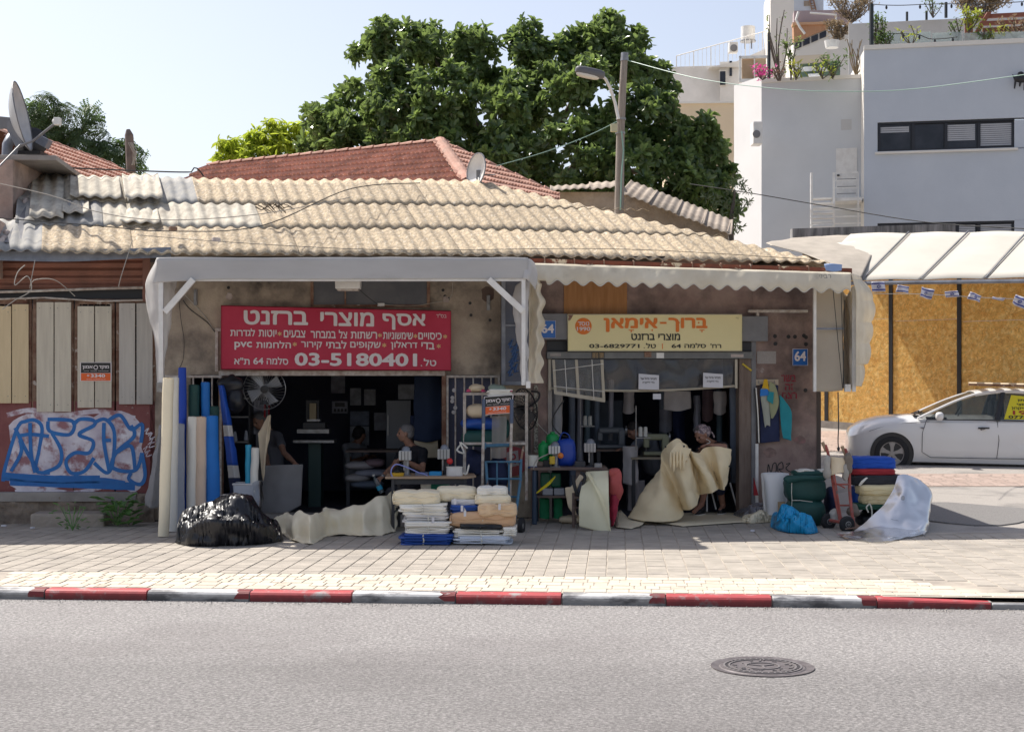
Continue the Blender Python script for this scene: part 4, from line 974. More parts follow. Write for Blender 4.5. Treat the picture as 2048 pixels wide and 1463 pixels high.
def strings(pts, pl, label):
 t = T('string_light', pl(pts[0][0], pts[0][1]+4, .3), label, 'string lights')
 q = resample([pl(x, y, .2) for x, y in pts], 30); B().tube(q, .012, 4).make('wire', M_ck, t)
 for k in range(3, 30, 6): B().ell(q[k]-V((0, 0, .07)), (.07, .07, .12), None, 8, 6).make('bulb', M_black, t, smooth=True)
strings([(1743, 8), (1760, 10), (1800, 11), (1850, 9), (1892, 8), (1960, 8), (2060, 3)], Pl(43, -12, 12.2), 'string of bulbs strung high between terrace poles')
strings([(1756, 66), (1810, 68), (1838, 70), (1860, 78), (1890, 77), (1915, 74)], Pl(41, -12, 12.1), 'string of bulbs sagging in front of the frosted glass')
dg_ = B(); c = FA(2043, 158, .15)
dg_.sq(c, (.42, .16, .2), .9, 14, 8); dg_.ell(c+V((-.02, 0, .12)), (.18, .14, .16))
for dx, l in ((-.16, .26), (-.02, .2), (.1, .3)): dg_.tube([c+V((dx, 0, -.05)), c+V((dx-.03, 0, -l))], [.035, .02], 6)
dg_.tube([c+V((-.18, 0, 0)), c+V((-.24, 0, .12))], [.03, .01], 6)
dg_.make('wall_ornament', M_black, None, smooth=True, label='black animal shaped ornament fixed on the grey facade at the right edge', cat='ornament')
# side street: OSB fence, white sheet roof, flags
zf = lambda p: gz(p.x, p.y)
FX = V((7.1, 34, 0)); fdv = V((.643, -.766, 0)); fnn = V((-.766, -.643, 0))
def fence_px(px):
 k = (px-CX)/FP; t = (k*FX.y-FX.x)/(fdv.x-k*fdv.y); return t
osb = T('board_fence', FX+fdv*2, 'tall hoarding of orange strand boards across the side street', 'fence')
def osbmat():
 m = mat('strand_board', (.80, .50, .14), .7, (.62, .32, .07), 7, .5, .25, 50, world_=False, ovar=.06, col3=(.82, .56, .2), sc3=9, stretch=(1, 1, 1), lo3=.5, hi3=.62)
 n = m.node_tree.nodes; L = m.node_tree.links; bs = n['Principled BSDF']; src = bs.inputs['Base Color'].links[0].from_socket
 tc = n['Texture Coordinate']
 vo = n.new('ShaderNodeTexVoronoi'); vo.inputs['Scale'].default_value = 26; mp = n.new('ShaderNodeMapping'); mp.inputs['Scale'].default_value = (1, 1, 2.4); mp.inputs['Rotation'].default_value = (.4, .9, .3)
 nz = n.new('ShaderNodeTexNoise'); nz.inputs['Scale'].default_value = 4; ad = n.new('ShaderNodeMix'); ad.data_type = 'RGBA'; ad.inputs[0].default_value = .35
 L.new(tc.outputs['Object'], nz.inputs['Vector']); L.new(tc.outputs['Object'], ad.inputs[6]); L.new(nz.outputs['Color'], ad.inputs[7]); L.new(ad.outputs[2], mp.inputs[0]); L.new(mp.outputs[0], vo.inputs['Vector'])
 mr = n.new('ShaderNodeMapRange'); mr.inputs[3].default_value = .72; mr.inputs[4].default_value = 1.2; sp = n.new('ShaderNodeSeparateColor'); L.new(vo.outputs['Color'], sp.inputs[0]); L.new(sp.outputs[0], mr.inputs[0])
 cm = n.new('ShaderNodeCombineColor'); [L.new(mr.outputs[0], cm.inputs[i]) for i in range(3)]
 mx = n.new('ShaderNodeMix'); mx.data_type = 'RGBA'; mx.blend_type = 'MULTIPLY'; mx.inputs[0].default_value = .8; L.new(src, mx.inputs[6]); L.new(cm.outputs[0], mx.inputs[7]); L.new(mx.outputs[2], bs.inputs['Base Color']); return m
M_osb = osbmat()
seams = [fence_px(x) for x in (1560, 1655, 1784, 1921)]; seams += [seams[-1]+2.35, seams[-1]+4.7]
for i in range(len(seams)-1):
 t0, t1 = seams[i], seams[i+1]-.05
 for (z0, z1) in ((0, 2.62+.0*i), (2.63, 4.3)):
  a, b_ = FX+fdv*t0, FX+fdv*t1; za = zf(a)+.1
  mid = 3.36-.06*i
  lo_, hi_ = (zf(b_)*.5+za*.5-.05, mid) if z0 == 0 else (mid+.006, 4.35)
  B().hexa([V((a.x, a.y, lo_)), V((b_.x, b_.y, lo_)), V((b_.x, b_.y, hi_)), V((a.x, a.y, hi_))], -fnn*.018).make('strand_board', M_osb, osb)
for t0 in seams[1:]:
 a = FX+fdv*(t0-.025); a = a-fnn*.03; B().box((a.x, a.y, 2.3), (.1, .1, 4.2), atan2(fdv.y, fdv.x)).make('post', M_black, osb)
a, b_ = FX+fdv*seams[0]+fnn*.02, FX+fdv*seams[-1]+fnn*.02
B().hexa([V((a.x, a.y, zf(a)-.1)), V((b_.x, b_.y, zf(b_)-.1)), V((b_.x, b_.y, zf(b_)+.16)), V((a.x, a.y, zf(a)+.16))], -fnn*.1).make('base_beam', M_conc, osb)
wr = T('white_canopy_roof', P(1850, 600, 31), 'white sheet canopy roof on grey battens above the strand board fence', 'canopy')
M_wsh = mat('white_roof_sheet', (.55, .515, .45), .8, (.5, .47, .41), 1.2, .5, .1, 60, world_=True, col3=(.5, .46, .4), sc3=3, lo3=.6, hi3=.75)
def wrp(px, t):  # t=0 bottom edge, 1 top
 yb_ = 561-(px-1725)*.014; yt = 466-(px-1900)*.012
 return P(px, yb_+(yt-yb_)*t, 29.5+3.6*t-(px-1725)*.0035)
bx = [(1725, 1816), (1727, 1925), (1842, 2048), (1972, 2160)]
bot = [1600, 1723, 1841, 1970, 2110]; top = [1700, 1817, 1936, 2055, 2170]
for i in range(4):
 B().loft([[wrp(bot[i]+1, 0), wrp(top[i]+1, 1)], [wrp((bot[i]+bot[i+1])/2, 0)+V((0, 0, .02)), wrp((top[i]+top[i+1])/2, 1)+V((0, 0, .03))], [wrp(bot[i+1]-1, 0), wrp(top[i+1]-1, 1)]], 6, 6, .006, 1.5, i).make('roof_sheet', M_wsh, wr, smooth=True, solid=.01)
 B().tube([wrp(bot[i+1], 0)+V((0, -.03, .02)), wrp(top[i+1], 1)+V((0, -.03, .04))], .016, 5).make('batten', M_grsteel, wr)
B().tube([wrp(1640, 0)-V((0, 0, .05)), wrp(2110, 0)-V((0, 0, .05))], .045, 6).make('eave_rail', M_zinc, wr)
B().loft([[P(1542, 491, 31.5), P(1532, 486, 33)], [P(1615, 510, 31), P(1595, 475, 33.4)], [P(1680, 538, 29.6), P(1675, 471, 33.5)], [P(1722, 556, 29.3), P(1765, 466, 33.4)]], 8, 16, .035, 2.4, 3, True).make('crumpled_tarpaulin', mat('beige_tarp', (.42, .37, .31), .8, (.34, .3, .25), 3), wr, smooth=2, solid=.01)
B().loft([[P(1620, 560, 30), P(1600, 492, 32.5)], [P(1700, 560, 30), P(1740, 480, 32.5)]], 6, 8, .01, 2, 5).make('side_sheet', M_wsh, wr, smooth=True, solid=.01)
B().poly([P(1585, 457, 34.5), P(1911, 447, 34.5), P(1911, 500, 34.5), P(1585, 500, 34.5)], (0, .3, 0)).make('concrete_parapet', mat('stained_concrete', (.34, .33, .33), .9, (.12, .12, .12), 2, .5, .3, 30, stretch=(4, 1, .5), world_=True), None, label='stained low concrete parapet above the white canopy roof', cat='wall')
fs = [(1757, 573, 1), (1806, 578, 2), (1853, 586, 0), (1904, 588, 3), (1950, 594, 3), (1996, 597, 4), (2040, 603, 0)]
FY = 24.5
cable('flag_string', [P(1700, 583, 23), P(1757, 587, FY), P(1850, 588, FY), P(1950, 594, FY), P(2060, 599, FY)], .006, M_cp, 'white string carrying small blue and white flags over the side street')
M_flag = mat('white_flag_cloth', (.68, .68, .74), .8, trans=.3); M_fblue = mat('blue_print', (.03, .05, .3), .8)
flab = ['small flag with a blue star hanging flat, third on the string', 'small square flag hanging straight, nearest to the cream awning', 'small flag folded over the string, second from the awning', 'crumpled small flag left of the fence post, fourth on the string', 'crumpled small flag blown sideways, fifth on the string', 'thin twisted small flag lying along the string, sixth', 'small flag cut by the right edge of the picture']
for i, (x, y, k) in enumerate(fs):
 t = T('small_flag', P(x, y+12, FY), [flab[1], flab[2], flab[0], flab[3], flab[4], flab[5], flab[6]][i], 'flag', 'small flags on the string')
 w, h = .21, .17; c = P(x, y, FY); ang = [0, .1, .25, -.05, .3, .12, .5][i]; sq_ = [1, .7, 1, .6, .7, .25, 1][i]
 rot = Matrix.Rotation(ang, 3, 'Y')
 def fl_(u_, v_, off=0, w=w, h=h, c=c, rot=rot, sq_=sq_, i=i): return c+rot @ V(((u_-.5)*w, .05*sin(u_*5+i*2+v_*2)+off, (v_-.5)*h*sq_))
 B().grid(fl_, 8, 6).make('cloth', M_flag, t, smooth=True, solid=.003)
 for (v0, v1) in ((.14, .26), (.74, .86)):
  B().grid(lambda u_, v_, v0=v0, v1=v1: fl_(u_, v0+(v1-v0)*v_, -.006), 8, 1).make('blue_stripe', M_fblue, t)
 if k in (0, 1, 3):
  sb = B()
  for s_ in (0, 1):
   P3 = [fl_(.5+.13*sin(pi*s_+2*pi*q/3), .5+.18*cos(pi*s_+2*pi*q/3), -.008) for q in range(3)]
   for q in range(3): sb.tube([P3[q], P3[(q+1) % 3]], .0035, 4)
  sb.make('star', M_fblue, t)
# trees and plants
def leaf(b, p, d, up, L, w, bend=.2):
 d = d.normalized(); s = d.cross(up)
 s = s.normalized() if s.length > 1e-5 else V((1, 0, 0)); nn = s.cross(d)
 m = p+d*L*.42+nn*bend*L*.28; m2 = p+d*L*.78+nn*bend*L*.1; e = p+d*L-nn*bend*L*.3
 b.add([p, m-s*w*.42, m+s*w*.42, m2-s*w*.46, m2+s*w*.46, e], [(0, 2, 4, 5), (0, 5, 3, 1)])
def rosette(n, L, w, seed, spread=1.0):
 rr = random.Random(seed); b = B()
 for k in range(n):
  a = 2*pi*k/n*1.62+rr.uniform(-.3, .3); el = rr.uniform(-.5, 1.0)*spread
  d = V((cos(a)*cos(el), sin(a)*cos(el), sin(el)))
  leaf(b, V((rr.uniform(-.03, .03), rr.uniform(-.03, .03), rr.uniform(-.06, .06))), d, V((0, 0, 1)), L*rr.uniform(.75, 1.15), w*rr.uniform(.8, 1.1), rr.uniform(.1, .5))
 return b
def axisM(p, d, spin, s):
 q = V((0, 0, 1)).rotation_difference(d); M = (q.to_matrix() @ Matrix.Rotation(spin, 3, 'Z'))*s; M = M.to_4x4(); M.translation = p; return M
def leafmat(name, c1, c2, tr=.35, rough=.42, tn=None):
 return mat(name, c1, rough, c2, .55, .5, world_=True, ivar=.32, trans=tr, tn=tn, lo=.4, hi=.6)
M_fig = leafmat('fig_leaf', (.055, .10, .045), (.135, .19, .07), .32, .27, (.32, .44, .12))
M_figo = mat('fig_leaf_cluster', (.06, .11, .045), .27, (.17, .235, .08), .8, .5, ovar=.5, trans=.32, tn=(.34, .47, .12))
M_bark = mat('bark', (.16, .13, .11), .95, (.09, .075, .06), 8, .5, .6, 40)
def crown(name, lobes, Y, dens, ros, m, parent, seed, nobj=0, mo=None, inner=.35, jit=.25, part='leaf_cluster', size=1.0, flat=.8):
 rr = random.Random(seed); items = []
 for (px, py, r, dy) in lobes:
  c = P(px, py, Y+dy); rad = r/FP*(Y+dy); n = int(dens*rad*rad*12)
  for k in range(n):
   d = V((rr.gauss(0, 1), rr.gauss(0, 1), rr.gauss(0, 1))).normalized()
   t = 1+rr.uniform(-jit, jit*.35) if rr.random() > inner else rr.uniform(.3, .85)
   p = c+V((d.x*rad, d.y*rad*flat, d.z*rad))*t
   inside = any((p-P(a, e, Y+g)).length < h/FP*(Y+g)*.7 for (a, e, h, g) in lobes if (a, e) != (px, py))
   if inside and rr.random() < .8: continue
   ax = (d+V((0, -.15, .55))).normalized()
   items.append((p.y-(.0 if t > .9 else -3), axisM(p, ax, rr.uniform(0, 6.28), rr.uniform(.75, 1.25)*size), rr.randrange(len(ros))))
 items.sort(key=lambda q: q[0]); st = B(); ms = []
 if nobj:
  for r_ in ros:
   me = bpy.data.meshes.new(part); me.from_pydata(r_.v, [], r_.f); me.materials.append(mo or m); ms.append(me)
 for i, (_, M, k) in enumerate(items):
  if i < nobj: inst(part, ms[k], M, parent)
  else: st.add([M @ p for p in ros[k].v], ros[k].f)
 st.make('crown' if nobj or name != 'fig' else 'inner_foliage', m, parent, kind='stuff'); return items
fig = T('fig_tree', P(1060, 620, 31), 'huge broad-leaved dark green fig tree rising behind the tiled roof', 'tree')
TY = 30.5
lobes = [(655, 235, 50, 0), (640, 275, 50, .5), (715, 205, 62, .3), (755, 105, 48, .5), (800, 95, 58, 0), (870, 92, 58, .6), (800, 190, 85, -.6), (880, 190, 90, -1), (700, 285, 70, -.5), (950, 110, 62, 0), (1010, 150, 60, .4),
         (1060, 92, 50, 0), (985, 225, 90, -1.2), (1090, 190, 85, -.8), (1165, 100, 62, 0), (1215, 80, 55, .3), (1265, 110, 62, 0), (1300, 160, 48, .4), (1190, 190, 90, -1), (1280, 230, 80, -.8), (860, 290, 85, -1.4), (1020, 320, 85, -1.6), (1140, 310, 95, -1.8),
         (1240, 330, 95, -1.6), (1340, 290, 65, -.4), (1385, 250, 48, 0), (1350, 360, 75, -1), (1420, 300, 40, 0), (1425, 360, 50, 0), (1420, 415, 55, -.2), (1330, 420, 70, -1), (1200, 400, 80, -1), (780, 60, 22, 0), (1050, 62, 24, 0), (1215, 48, 24, 0), (960, 330, 70, -.8), (765, 290, 70, -.6), (1030, 205, 70, 0)]
rr0 = random.Random(12); sub = []
for (px, py, r, dy) in lobes:
 for k in range(max(3, int(r/4.6))):
  a = rr0.uniform(0, 6.28); el = rr0.uniform(-1, 1); q = sqrt(1-el*el)*sin(a)
  if q > .55: continue
  sub.append((px+r*.72*sqrt(1-el*el)*cos(a), py+8-r*.66*el, rr0.uniform(13, 24), dy+q*r/FP*TY*.8))
print('sublobes', len(sub))
ros = [rosette(11, .30, .14, s) for s in range(6)]
crown('fig', sub, TY, 26, ros, M_fig, fig, 4, 300, M_figo, inner=.12, size=.64, jit=.35)
crown('fig', [(a, b_+10, c*.5, d+.3) for a, b_, c, d in lobes], TY, 4, ros, M_fig, fig, 5, 0, None, inner=.4, size=.95, jit=.3)
tk = B()
tk.tube([P(1055, 620, 31), P(1058, 420, 31), P(1050, 330, 31)], [.45, .36, .25], 10)
tk.make('trunk', M_bark, fig, smooth=True)
random.seed(8)
for (x, y, Y_) in ((760, 130, 31), (870, 120, 31), (690, 240, 31), (960, 140, 31), (1060, 120, 31), (1200, 110, 31), (1300, 180, 31), (1400, 330, 30.5), (1150, 200, 30), (980, 240, 30), (840, 240, 30)):
 a = P(1056, 400, 31); e = P(x, y, Y_); mid = (a+e)/2+V((random.uniform(-.5, .5), random.uniform(-.4, .4), random.uniform(-.5, .1)))
 B().tube(smooth([a, mid, e], 6), [.16-.13*i/12 for i in range(13)], 7).make('limb', M_bark, fig, smooth=True)
yt = T('yellow_green_tree', P(540, 500, 33), 'yellow-green young tree glowing in sun left of the fig tree', 'tree')
M_yg = leafmat('yellow_green_leaf', (.26, .34, .03), (.38, .42, .05), .45, .5, (.6, .7, .08))
rosd = []
for s in range(4):
 rr = random.Random(s+40); b = B()
 for k in range(12):
  a = rr.uniform(0, 6.28); leaf(b, V((0, 0, 0)), V((cos(a), sin(a), rr.uniform(-1.6, .6))), V((0, 0, 1)), rr.uniform(.16, .26), .05, .3)
 rosd.append(b)
crown('yg', [(465, 300, 36, 0), (515, 285, 36, 0), (560, 272, 32, 0), (605, 280, 38, 0), (560, 315, 45, -.3), (500, 330, 40, -.3), (440, 325, 20, 0), (545, 250, 14, 0), (630, 310, 36, 0), (590, 340, 40, 0)], 33, 24, rosd, M_yg, yt, 5, 90, mat('yellow_green_cluster', (.3, .37, .035), .5, (.4, .44, .06), 1, .5, ovar=.25, trans=.45, tn=(.6, .7, .08)), size=.9)
B().tube([P(545, 600, 33), P(540, 340, 33), P(550, 290, 33)], [.14, .1, .04], 8).make('trunk', M_bark, yt, smooth=True)
pt_ = T('feathery_tree', P(120, 500, 34), 'dark feathery-leaved tree behind the left tiled roof and wooden pole', 'tree')
M_ft = leafmat('feathery_leaf', (.05, .09, .035), (.10, .14, .06), .3, .5, (.16, .26, .07))
rosf = []
for s in range(5):
 rr = random.Random(s+60); b = B()
 for st_ in range(4):
  a = rr.uniform(0, 6.28); d = V((cos(a), sin(a), rr.uniform(-.2, .7))).normalized(); sd_ = d.cross(V((0, 0, 1))).normalized()
  for k in range(7):
   q = d*(.08+.05*k)-V((0, 0, .005*k*k))
   for s2 in (-1, 1): leaf(b, q, sd_*s2+d*.3, V((0, 0, 1)), .085, .035, .1)
 rosf.append(b)
crown('ft', [(90, 215, 24, 0), (120, 240, 30, 0), (75, 250, 32, 0), (40, 265, 24, 0), (160, 285, 30, 0), (105, 290, 38, 0), (180, 235, 14, 0), (185, 262, 22, 0), (175, 310, 34, 0), (225, 310, 30, 0), (255, 300, 18, 0), (272, 318, 16, 0), (180, 222, 10, 0), (60, 225, 14, 0), (130, 320, 34, 0), (240, 335, 30, 0), (15, 280, 20, 0)], 34, 26, rosf, M_ft, pt_, 6, 0, size=.85, inner=.3, jit=.4)
B().tube([P(130, 620, 34), P(125, 320, 34), P(110, 235, 34)], [.2, .1, .03], 8).tube([P(125, 320, 34), P(180, 235, 34)], [.08, .02], 6).tube([P(125, 330, 34), P(235, 310, 34)], [.08, .02], 6).make('trunk', M_bark, pt_, smooth=True)
ol = T('olive_tree', P(1470, 600, 29), 'pale grey-green olive tree at the right foot of the fig tree', 'tree')
M_ol = leafmat('olive_leaf', (.14, .18, .1), (.22, .26, .15), .25, .5, (.2, .3, .1))
crown('ol', [(1470, 375, 26, 0), (1480, 410, 22, 0), (1455, 430, 30, 0), (1440, 395, 26, 0), (1465, 455, 20, 0), (1495, 385, 10, 0)], 29, 11, [rosette(14, .11, .022, s+20, 1.4) for s in range(4)], M_ol, ol, 7, 0, inner=.4, jit=.5)
B().tube([P(1462, 620, 29), P(1462, 440, 29), P(1470, 380, 29)], [.09, .05, .02], 6).make('trunk', M_bark, ol, smooth=True)
def plant(name, label, x, yb_, h, w, Y, m, n=5, L=.12, wd=.04, seed=0, dens=12, cat='potted plant', stems=True, stemm=None, vert=.8, pot=False):
 L *= .62; wd *= .62; dens = int(dens*1.2)
 rr = random.Random(seed*3+1); t = T(name, P(x, yb_, Y), label, cat); s = Y/FP; b = B(); sb = B()
 base = P(x, yb_, Y)
 for k in range(n):
  tip = base+V((rr.uniform(-w, w)*s*.5, rr.uniform(-w, w)*s*.3, h*s*rr.uniform(.65, 1)))
  mid = (base+tip)/2+V((rr.uniform(-w, w)*s*.15, 0, 0)); path = smooth([base, mid, tip], 4)
  sb.tube(path, [.012+.0006*h*s*10*(1-i/8) for i in range(len(path))], 4)
  for j in range(dens):
   q = path[min(len(path)-1, 2+int(rr.random()**(1-vert*.5)*(len(path)-2)))]+V((rr.gauss(0, .05), rr.gauss(0, .05), rr.gauss(0, .06)))*max(1, w*s)
   leaf(b, q, V((rr.gauss(0, 1), rr.gauss(0, 1), rr.gauss(.3, .7))), V((0, 0, 1)), L*rr.uniform(.6, 1.2), wd)
 if dens: b.make('foliage', m, t, kind='stuff')
 if stems: sb.make('stem', stemm or M_bark, t)
 return t
M_pg = leafmat('terrace_leaf', (.10, .17, .05), (.2, .27, .08), .35, .5); M_py = leafmat('lime_leaf', (.36, .42, .05), (.45, .45, .08), .4, .5); M_dry = leafmat('dry_foliage', (.26, .2, .12), (.34, .26, .17), .3, .7); M_pink = leafmat('pink_petal', (.7, .06, .32), (.75, .12, .4), .4, .6)
plant('flowering_shrub', 'pink bougainvillea flowers spilling over the lower terrace edge', 1525, 160, 24, 46, 41, M_pink, 8, .16, .12, 1, 10, 'shrub', vert=1)
plant('flowering_shrub', 'faded reddish flowering shrub just right of the black terrace pole', 1556, 162, 28, 36, 41, leafmat('dull_pink_leaf', (.3, .15, .13), (.2, .18, .1), .3), 8, .13, .07, 2, 12, 'shrub', vert=1)
plant('terrace_plant', 'tall thin nearly bare sapling on the lower terrace', 1560, 162, 150, 60, 41.5, M_pg, 7, .16, .08, 3, 5, 'sapling')
plant('terrace_plant', 'slender leafy vine plant beside the bare sapling', 1582, 160, 85, 30, 41, M_pg, 4, .24, .09, 4, 26, 'plant')
plant('terrace_plant', 'bright green spiky plant at the foot of the slender vine', 1592, 160, 34, 30, 40.8, M_py, 7, .4, .07, 5, 5, 'plant')
plant('terrace_plant', 'bushy oleander in the middle of the lower terrace', 1665, 158, 50, 56, 41, M_pg, 9, .26, .07, 6, 16, 'shrub')
plant('terrace_plant', 'yellow-green leafy shrub left of the oleander', 1645, 158, 36, 40, 40.8, M_py, 7, .2, .09, 7, 8, 'shrub')
plant('bare_shrub', 'bare branching shrub beside the step of the grey terrace walls', 1712, 153, 80, 44, 41.5, M_pg, 9, .1, .04, 8, 0, 'shrub', stemm=M_dry)
plant('dry_shrub', 'big dry brown shrub topping the annex at the top edge', 1704, 46, 58, 90, 52, M_dry, 22, .22, .06, 9, 60, 'shrub')
plant('dry_shrub', 'dry climbing shrub hanging over the annex end', 1674, 84, 44, 50, 50, M_dry, 14, .2, .08, 10, 50, 'shrub')
plant('terrace_plant', 'tall leafy shrub next to the tall black terrace pole', 1750, 98, 72, 50, 41, M_pg, 8, .2, .09, 11, 22, 'shrub')
plant('terrace_plant', 'low rounded bush at the left end of the upper terrace', 1772, 97, 28, 40, 40.8, M_pg, 8, .17, .08, 12, 22, 'shrub')
plant('terrace_plant', 'small yellowish frangipani before the frosted glass', 1823, 92, 42, 50, 40.8, M_py, 5, .22, .08, 13, 8, 'shrub')
plant('terrace_plant', 'thin green frangipani left of the pergola post', 1915, 88, 52, 36, 41.5, M_pg, 6, .2, .09, 14, 9, 'shrub')
plant('terrace_plant', 'bright yellow leafy plant climbing the pergola post', 1938, 66, 46, 44, 41.3, M_py, 9, .26, .1, 15, 16, 'plant')
plant('terrace_plant', 'spiky green plant right of the pergola brace', 1972, 84, 26, 34, 41.2, M_pg, 7, .34, .06, 16, 6, 'plant')
plant('terrace_plant', 'pale green plumeria plant under the pergola', 1993, 84, 26, 40, 41.3, M_py, 7, .25, .08, 17, 8, 'plant')
plant('terrace_plant', 'reddish potted shrub under the pergola near the right edge', 2030, 80, 45, 50, 41.3, M_dry, 8, .2, .09, 18, 16, 'shrub')
plant('dry_shrub', 'large dry brown shrub behind the pergola at the top edge', 1965, 30, 50, 110, 50, M_dry, 26, .26, .08, 19, 60, 'shrub')
plant('terrace_plant', 'small round-topped sapling on the terrace wall', 1866, 36, 38, 34, 46.5, M_pg, 7, .16, .07, 20, 16, 'sapling', vert=1.2)
def weed(label, x, yb_, n, L, wd, seed, m):
 Y = GY(yb_); t = T('weed', G(x, yb_), label, 'weed'); rr = random.Random(seed); b = B(); c = G(x, yb_)
 for k in range(n):
  a = rr.uniform(0, 6.28); h = rr.uniform(0, .34); r_ = rr.uniform(.02, .2)
  p = c+V((cos(a)*r_*1.2, sin(a)*r_*.5, h)); leaf(b, p, V((cos(a), sin(a)*.6-.3, rr.uniform(-.2, .7))), V((0, 0, 1)), L*rr.uniform(.6, 1.2), wd*rr.uniform(.7, 1.2), .4)
 b.make('leaves', m, t, kind='stuff'); sb = B()
 for k in range(6): a = k; sb.tube([c, c+V((cos(a)*.08, sin(a)*.04, .15)), c+V((cos(a)*.16, sin(a)*.06, .3))], .005, 4)
 sb.make('stem', m, t, kind='stuff')
M_wd = leafmat('weed_leaf', (.12, .26, .08), (.18, .34, .1), .3, .5)
weed('large-leaved green weed growing at the rubble foundation', 236, 1050, 46, .17, .12, 1, M_wd)
weed('thin feathery weed above the stone step', 178, 1030, 60, .12, .02, 2, leafmat('thin_weed_leaf', (.12, .16, .06), (.2, .2, .1), .3))
weed('tiny grass tuft in front of the stone step', 145, 1060, 30, .09, .012, 3, M_wd)
# signs and lettering
M_rs = mat('red_sign_face', (.44, .004, .04), .5, (.50, .022, .065), 1.2, .5, .05, 40, world_=True)
M_wl = mat('white_lettering', (.72, .66, .66), .6); M_ol_ = mat('orange_lettering', (.72, .18, .02), .6); M_yl = mat('yellow_asterisk', (.75, .5, .22), .6); M_bl = mat('black_lettering', (.02, .02, .018), .6)
rsn = T('shop_sign', W(672, 740, .14), 'long crimson shop sign with white Hebrew lettering above the left doorway', 'sign')
q = [W(442, 738, .14), W(902, 740.5, .14), W(902, 622, .14), W(442, 611, .14)]
B().hexa(q, -W.n*.11).make('board', M_rs, rsn, bevel=.005)
B().tube([W(442, 738, .147), W(902, 740.5, .147), W(902, 622, .147), W(442, 611, .147), W(442, 738, .147)], .006, 4).make('edge_trim', mat('dark_red_trim', (.25, .01, .03), .5), rsn)
def Z(x): return 430+x/4.18
def ZY(y): return 590+y/4.18
D_ = .146
for (s, x0, x1, y0, y1) in (('ברזנט', 240, 778, 124, 246), ('מוצרי', 880, 1330, 138, 256), ('אסף', 1400, 1760, 152, 288), ('בס"ד', 1850, 1935, 156, 188)):
 text(s, W, Z(x0), ZY(y0), Z(x1), ZY(y1), D_, M_wl, rsn, .035 if x1 < 1800 else .0, roll=(x1-x0)/900*3)
for (s, x0, x1, y0, y1) in (('לגדרות', 128, 335, 276, 342), ('יוטות', 365, 515, 288, 347), ('צבעים', 575, 755, 292, 352), ('במבחר', 800, 1010, 298, 358), ('צל', 1035, 1105, 290, 360), ('רשתות', 1135, 1355, 304, 362), ('שימשוניות', 1405, 1655, 308, 366), ('כיסויים', 1700, 1895, 312, 370)):
 text(s, W, Z(x0), ZY(y0), Z(x1), ZY(y1), D_, M_wl, rsn, .025, roll=(x1-x0)/900*3)
for (s, x0, x1, y0, y1) in (('הלחמות', 345, 635, 380, 440), ('קירור', 720, 895, 386, 452), ('לבתי', 930, 1100, 376, 443), ('שקופים', 1130, 1385, 388, 456), ('דראלון', 1470, 1692, 380, 455), ('בדי', 1725, 1835, 392, 450), ('ת"א', 160, 290, 520, 577), ('סלמה', 432, 612, 515, 578), ('טל', 1745, 1850, 528, 590), ('.', 1720, 1732, 580, 592)):
 text(s, W, Z(x0), ZY(y0), Z(x1), ZY(y1), D_, M_wl, rsn, .025, roll=1)
text('pvc', W, Z(162), ZY(388), Z(310), ZY(456), D_, M_wl, rsn, .03, hebrew=False)
text('64', W, Z(320), ZY(522), Z(405), ZY(578), D_, M_wl, rsn, .03, hebrew=False)
text('03-5180401', W, Z(665), ZY(480), Z(1690), ZY(590), D_, M_wl, rsn, .04, hebrew=False, roll=1.5)
for (x, y) in ((540, 322), (1378, 336), (1676, 342), (1924, 346), (667, 410), (1415, 418), (1870, 426)):
 text('*', W, Z(x-17), ZY(y-18), Z(x+17), ZY(y+18), D_, M_yl, rsn, .02, 'asterisk', hebrew=False)
hs = T('shutter_housing', W(1300, 705, .2), 'long grey roller shutter housing above the right shop opening', 'shutter housing')
B().pbox(W, 1080, 627, 1135, 679, .16, .15).make('housing_box', M_grsteel, hs, bevel=.004)
B().pbox(W, 1135, 632, 1536, 682, .14, .13).make('housing_box', M_grsteel, hs, bevel=.004)
B().pbox(W, 1094, 703, 1506, 717, .14, .13).make('lower_beam', mat('grey_beam', (.17, .175, .17), .5, (.12, .12, .12), 5), hs, bevel=.006)
B().pbox(W, 1094, 681, 1137, 702, .05, .05).make('dark_slot', M_black, hs); B().pbox(W, 1484, 683, 1507, 702, .05, .05).make('dark_slot', M_black, hs)
for (x0, x1, y0, y1, m) in ((1183, 1209, 704, 716, M_black), (1313, 1328, 705, 716, M_white), (1100, 1122, 706, 712, M_conc), (1462, 1487, 708, 714, M_mortar)):
 B().pbox(W, x0, y0, x1, y1, .143, .003).make('sticker', m, hs)
for k in range(3): text('מוצרי ברזנט', W, 1185, 705+k*3.6, 1207, 708+k*3.6, .145, M_yl, hs, 0, 'sticker_lettering')
B().pbox(W, 1289, 703, 1303, 714, .16, .03).make('latch', M_rust, hs, bevel=.004)
ys = T('shop_sign', W(1310, 701, .2), 'pale yellow shop sign with orange and black Hebrew lettering above the right shop', 'sign')
M_ys = mat('pale_yellow_sign', (.80, .70, .37), .5, (.75, .66, .35), 1, .5, world_=True)
B().pbox(W, 1136, 629, 1484, 701, .2, .06).make('board', M_ys, ys, bevel=.004)
fr = B(); fr.tube([W(1136, 629, .203), W(1484, 629, .203), W(1484, 701, .203), W(1136, 701, .203), W(1136, 629, .203)], .007, 4); fr.make('edge_trim', mat('white_trim', (.7, .65, .45), .5), ys)
B().poly([W(1136, 629, .204), W(1147, 629, .204), W(1140, 641, .21), W(1136, 641, .204)], (0, -.004, 0)).make('peeled_corner', M_rust, ys)
def Yx(x): return 1060+x/4.267
def Yy(y): return 600+y/4.267
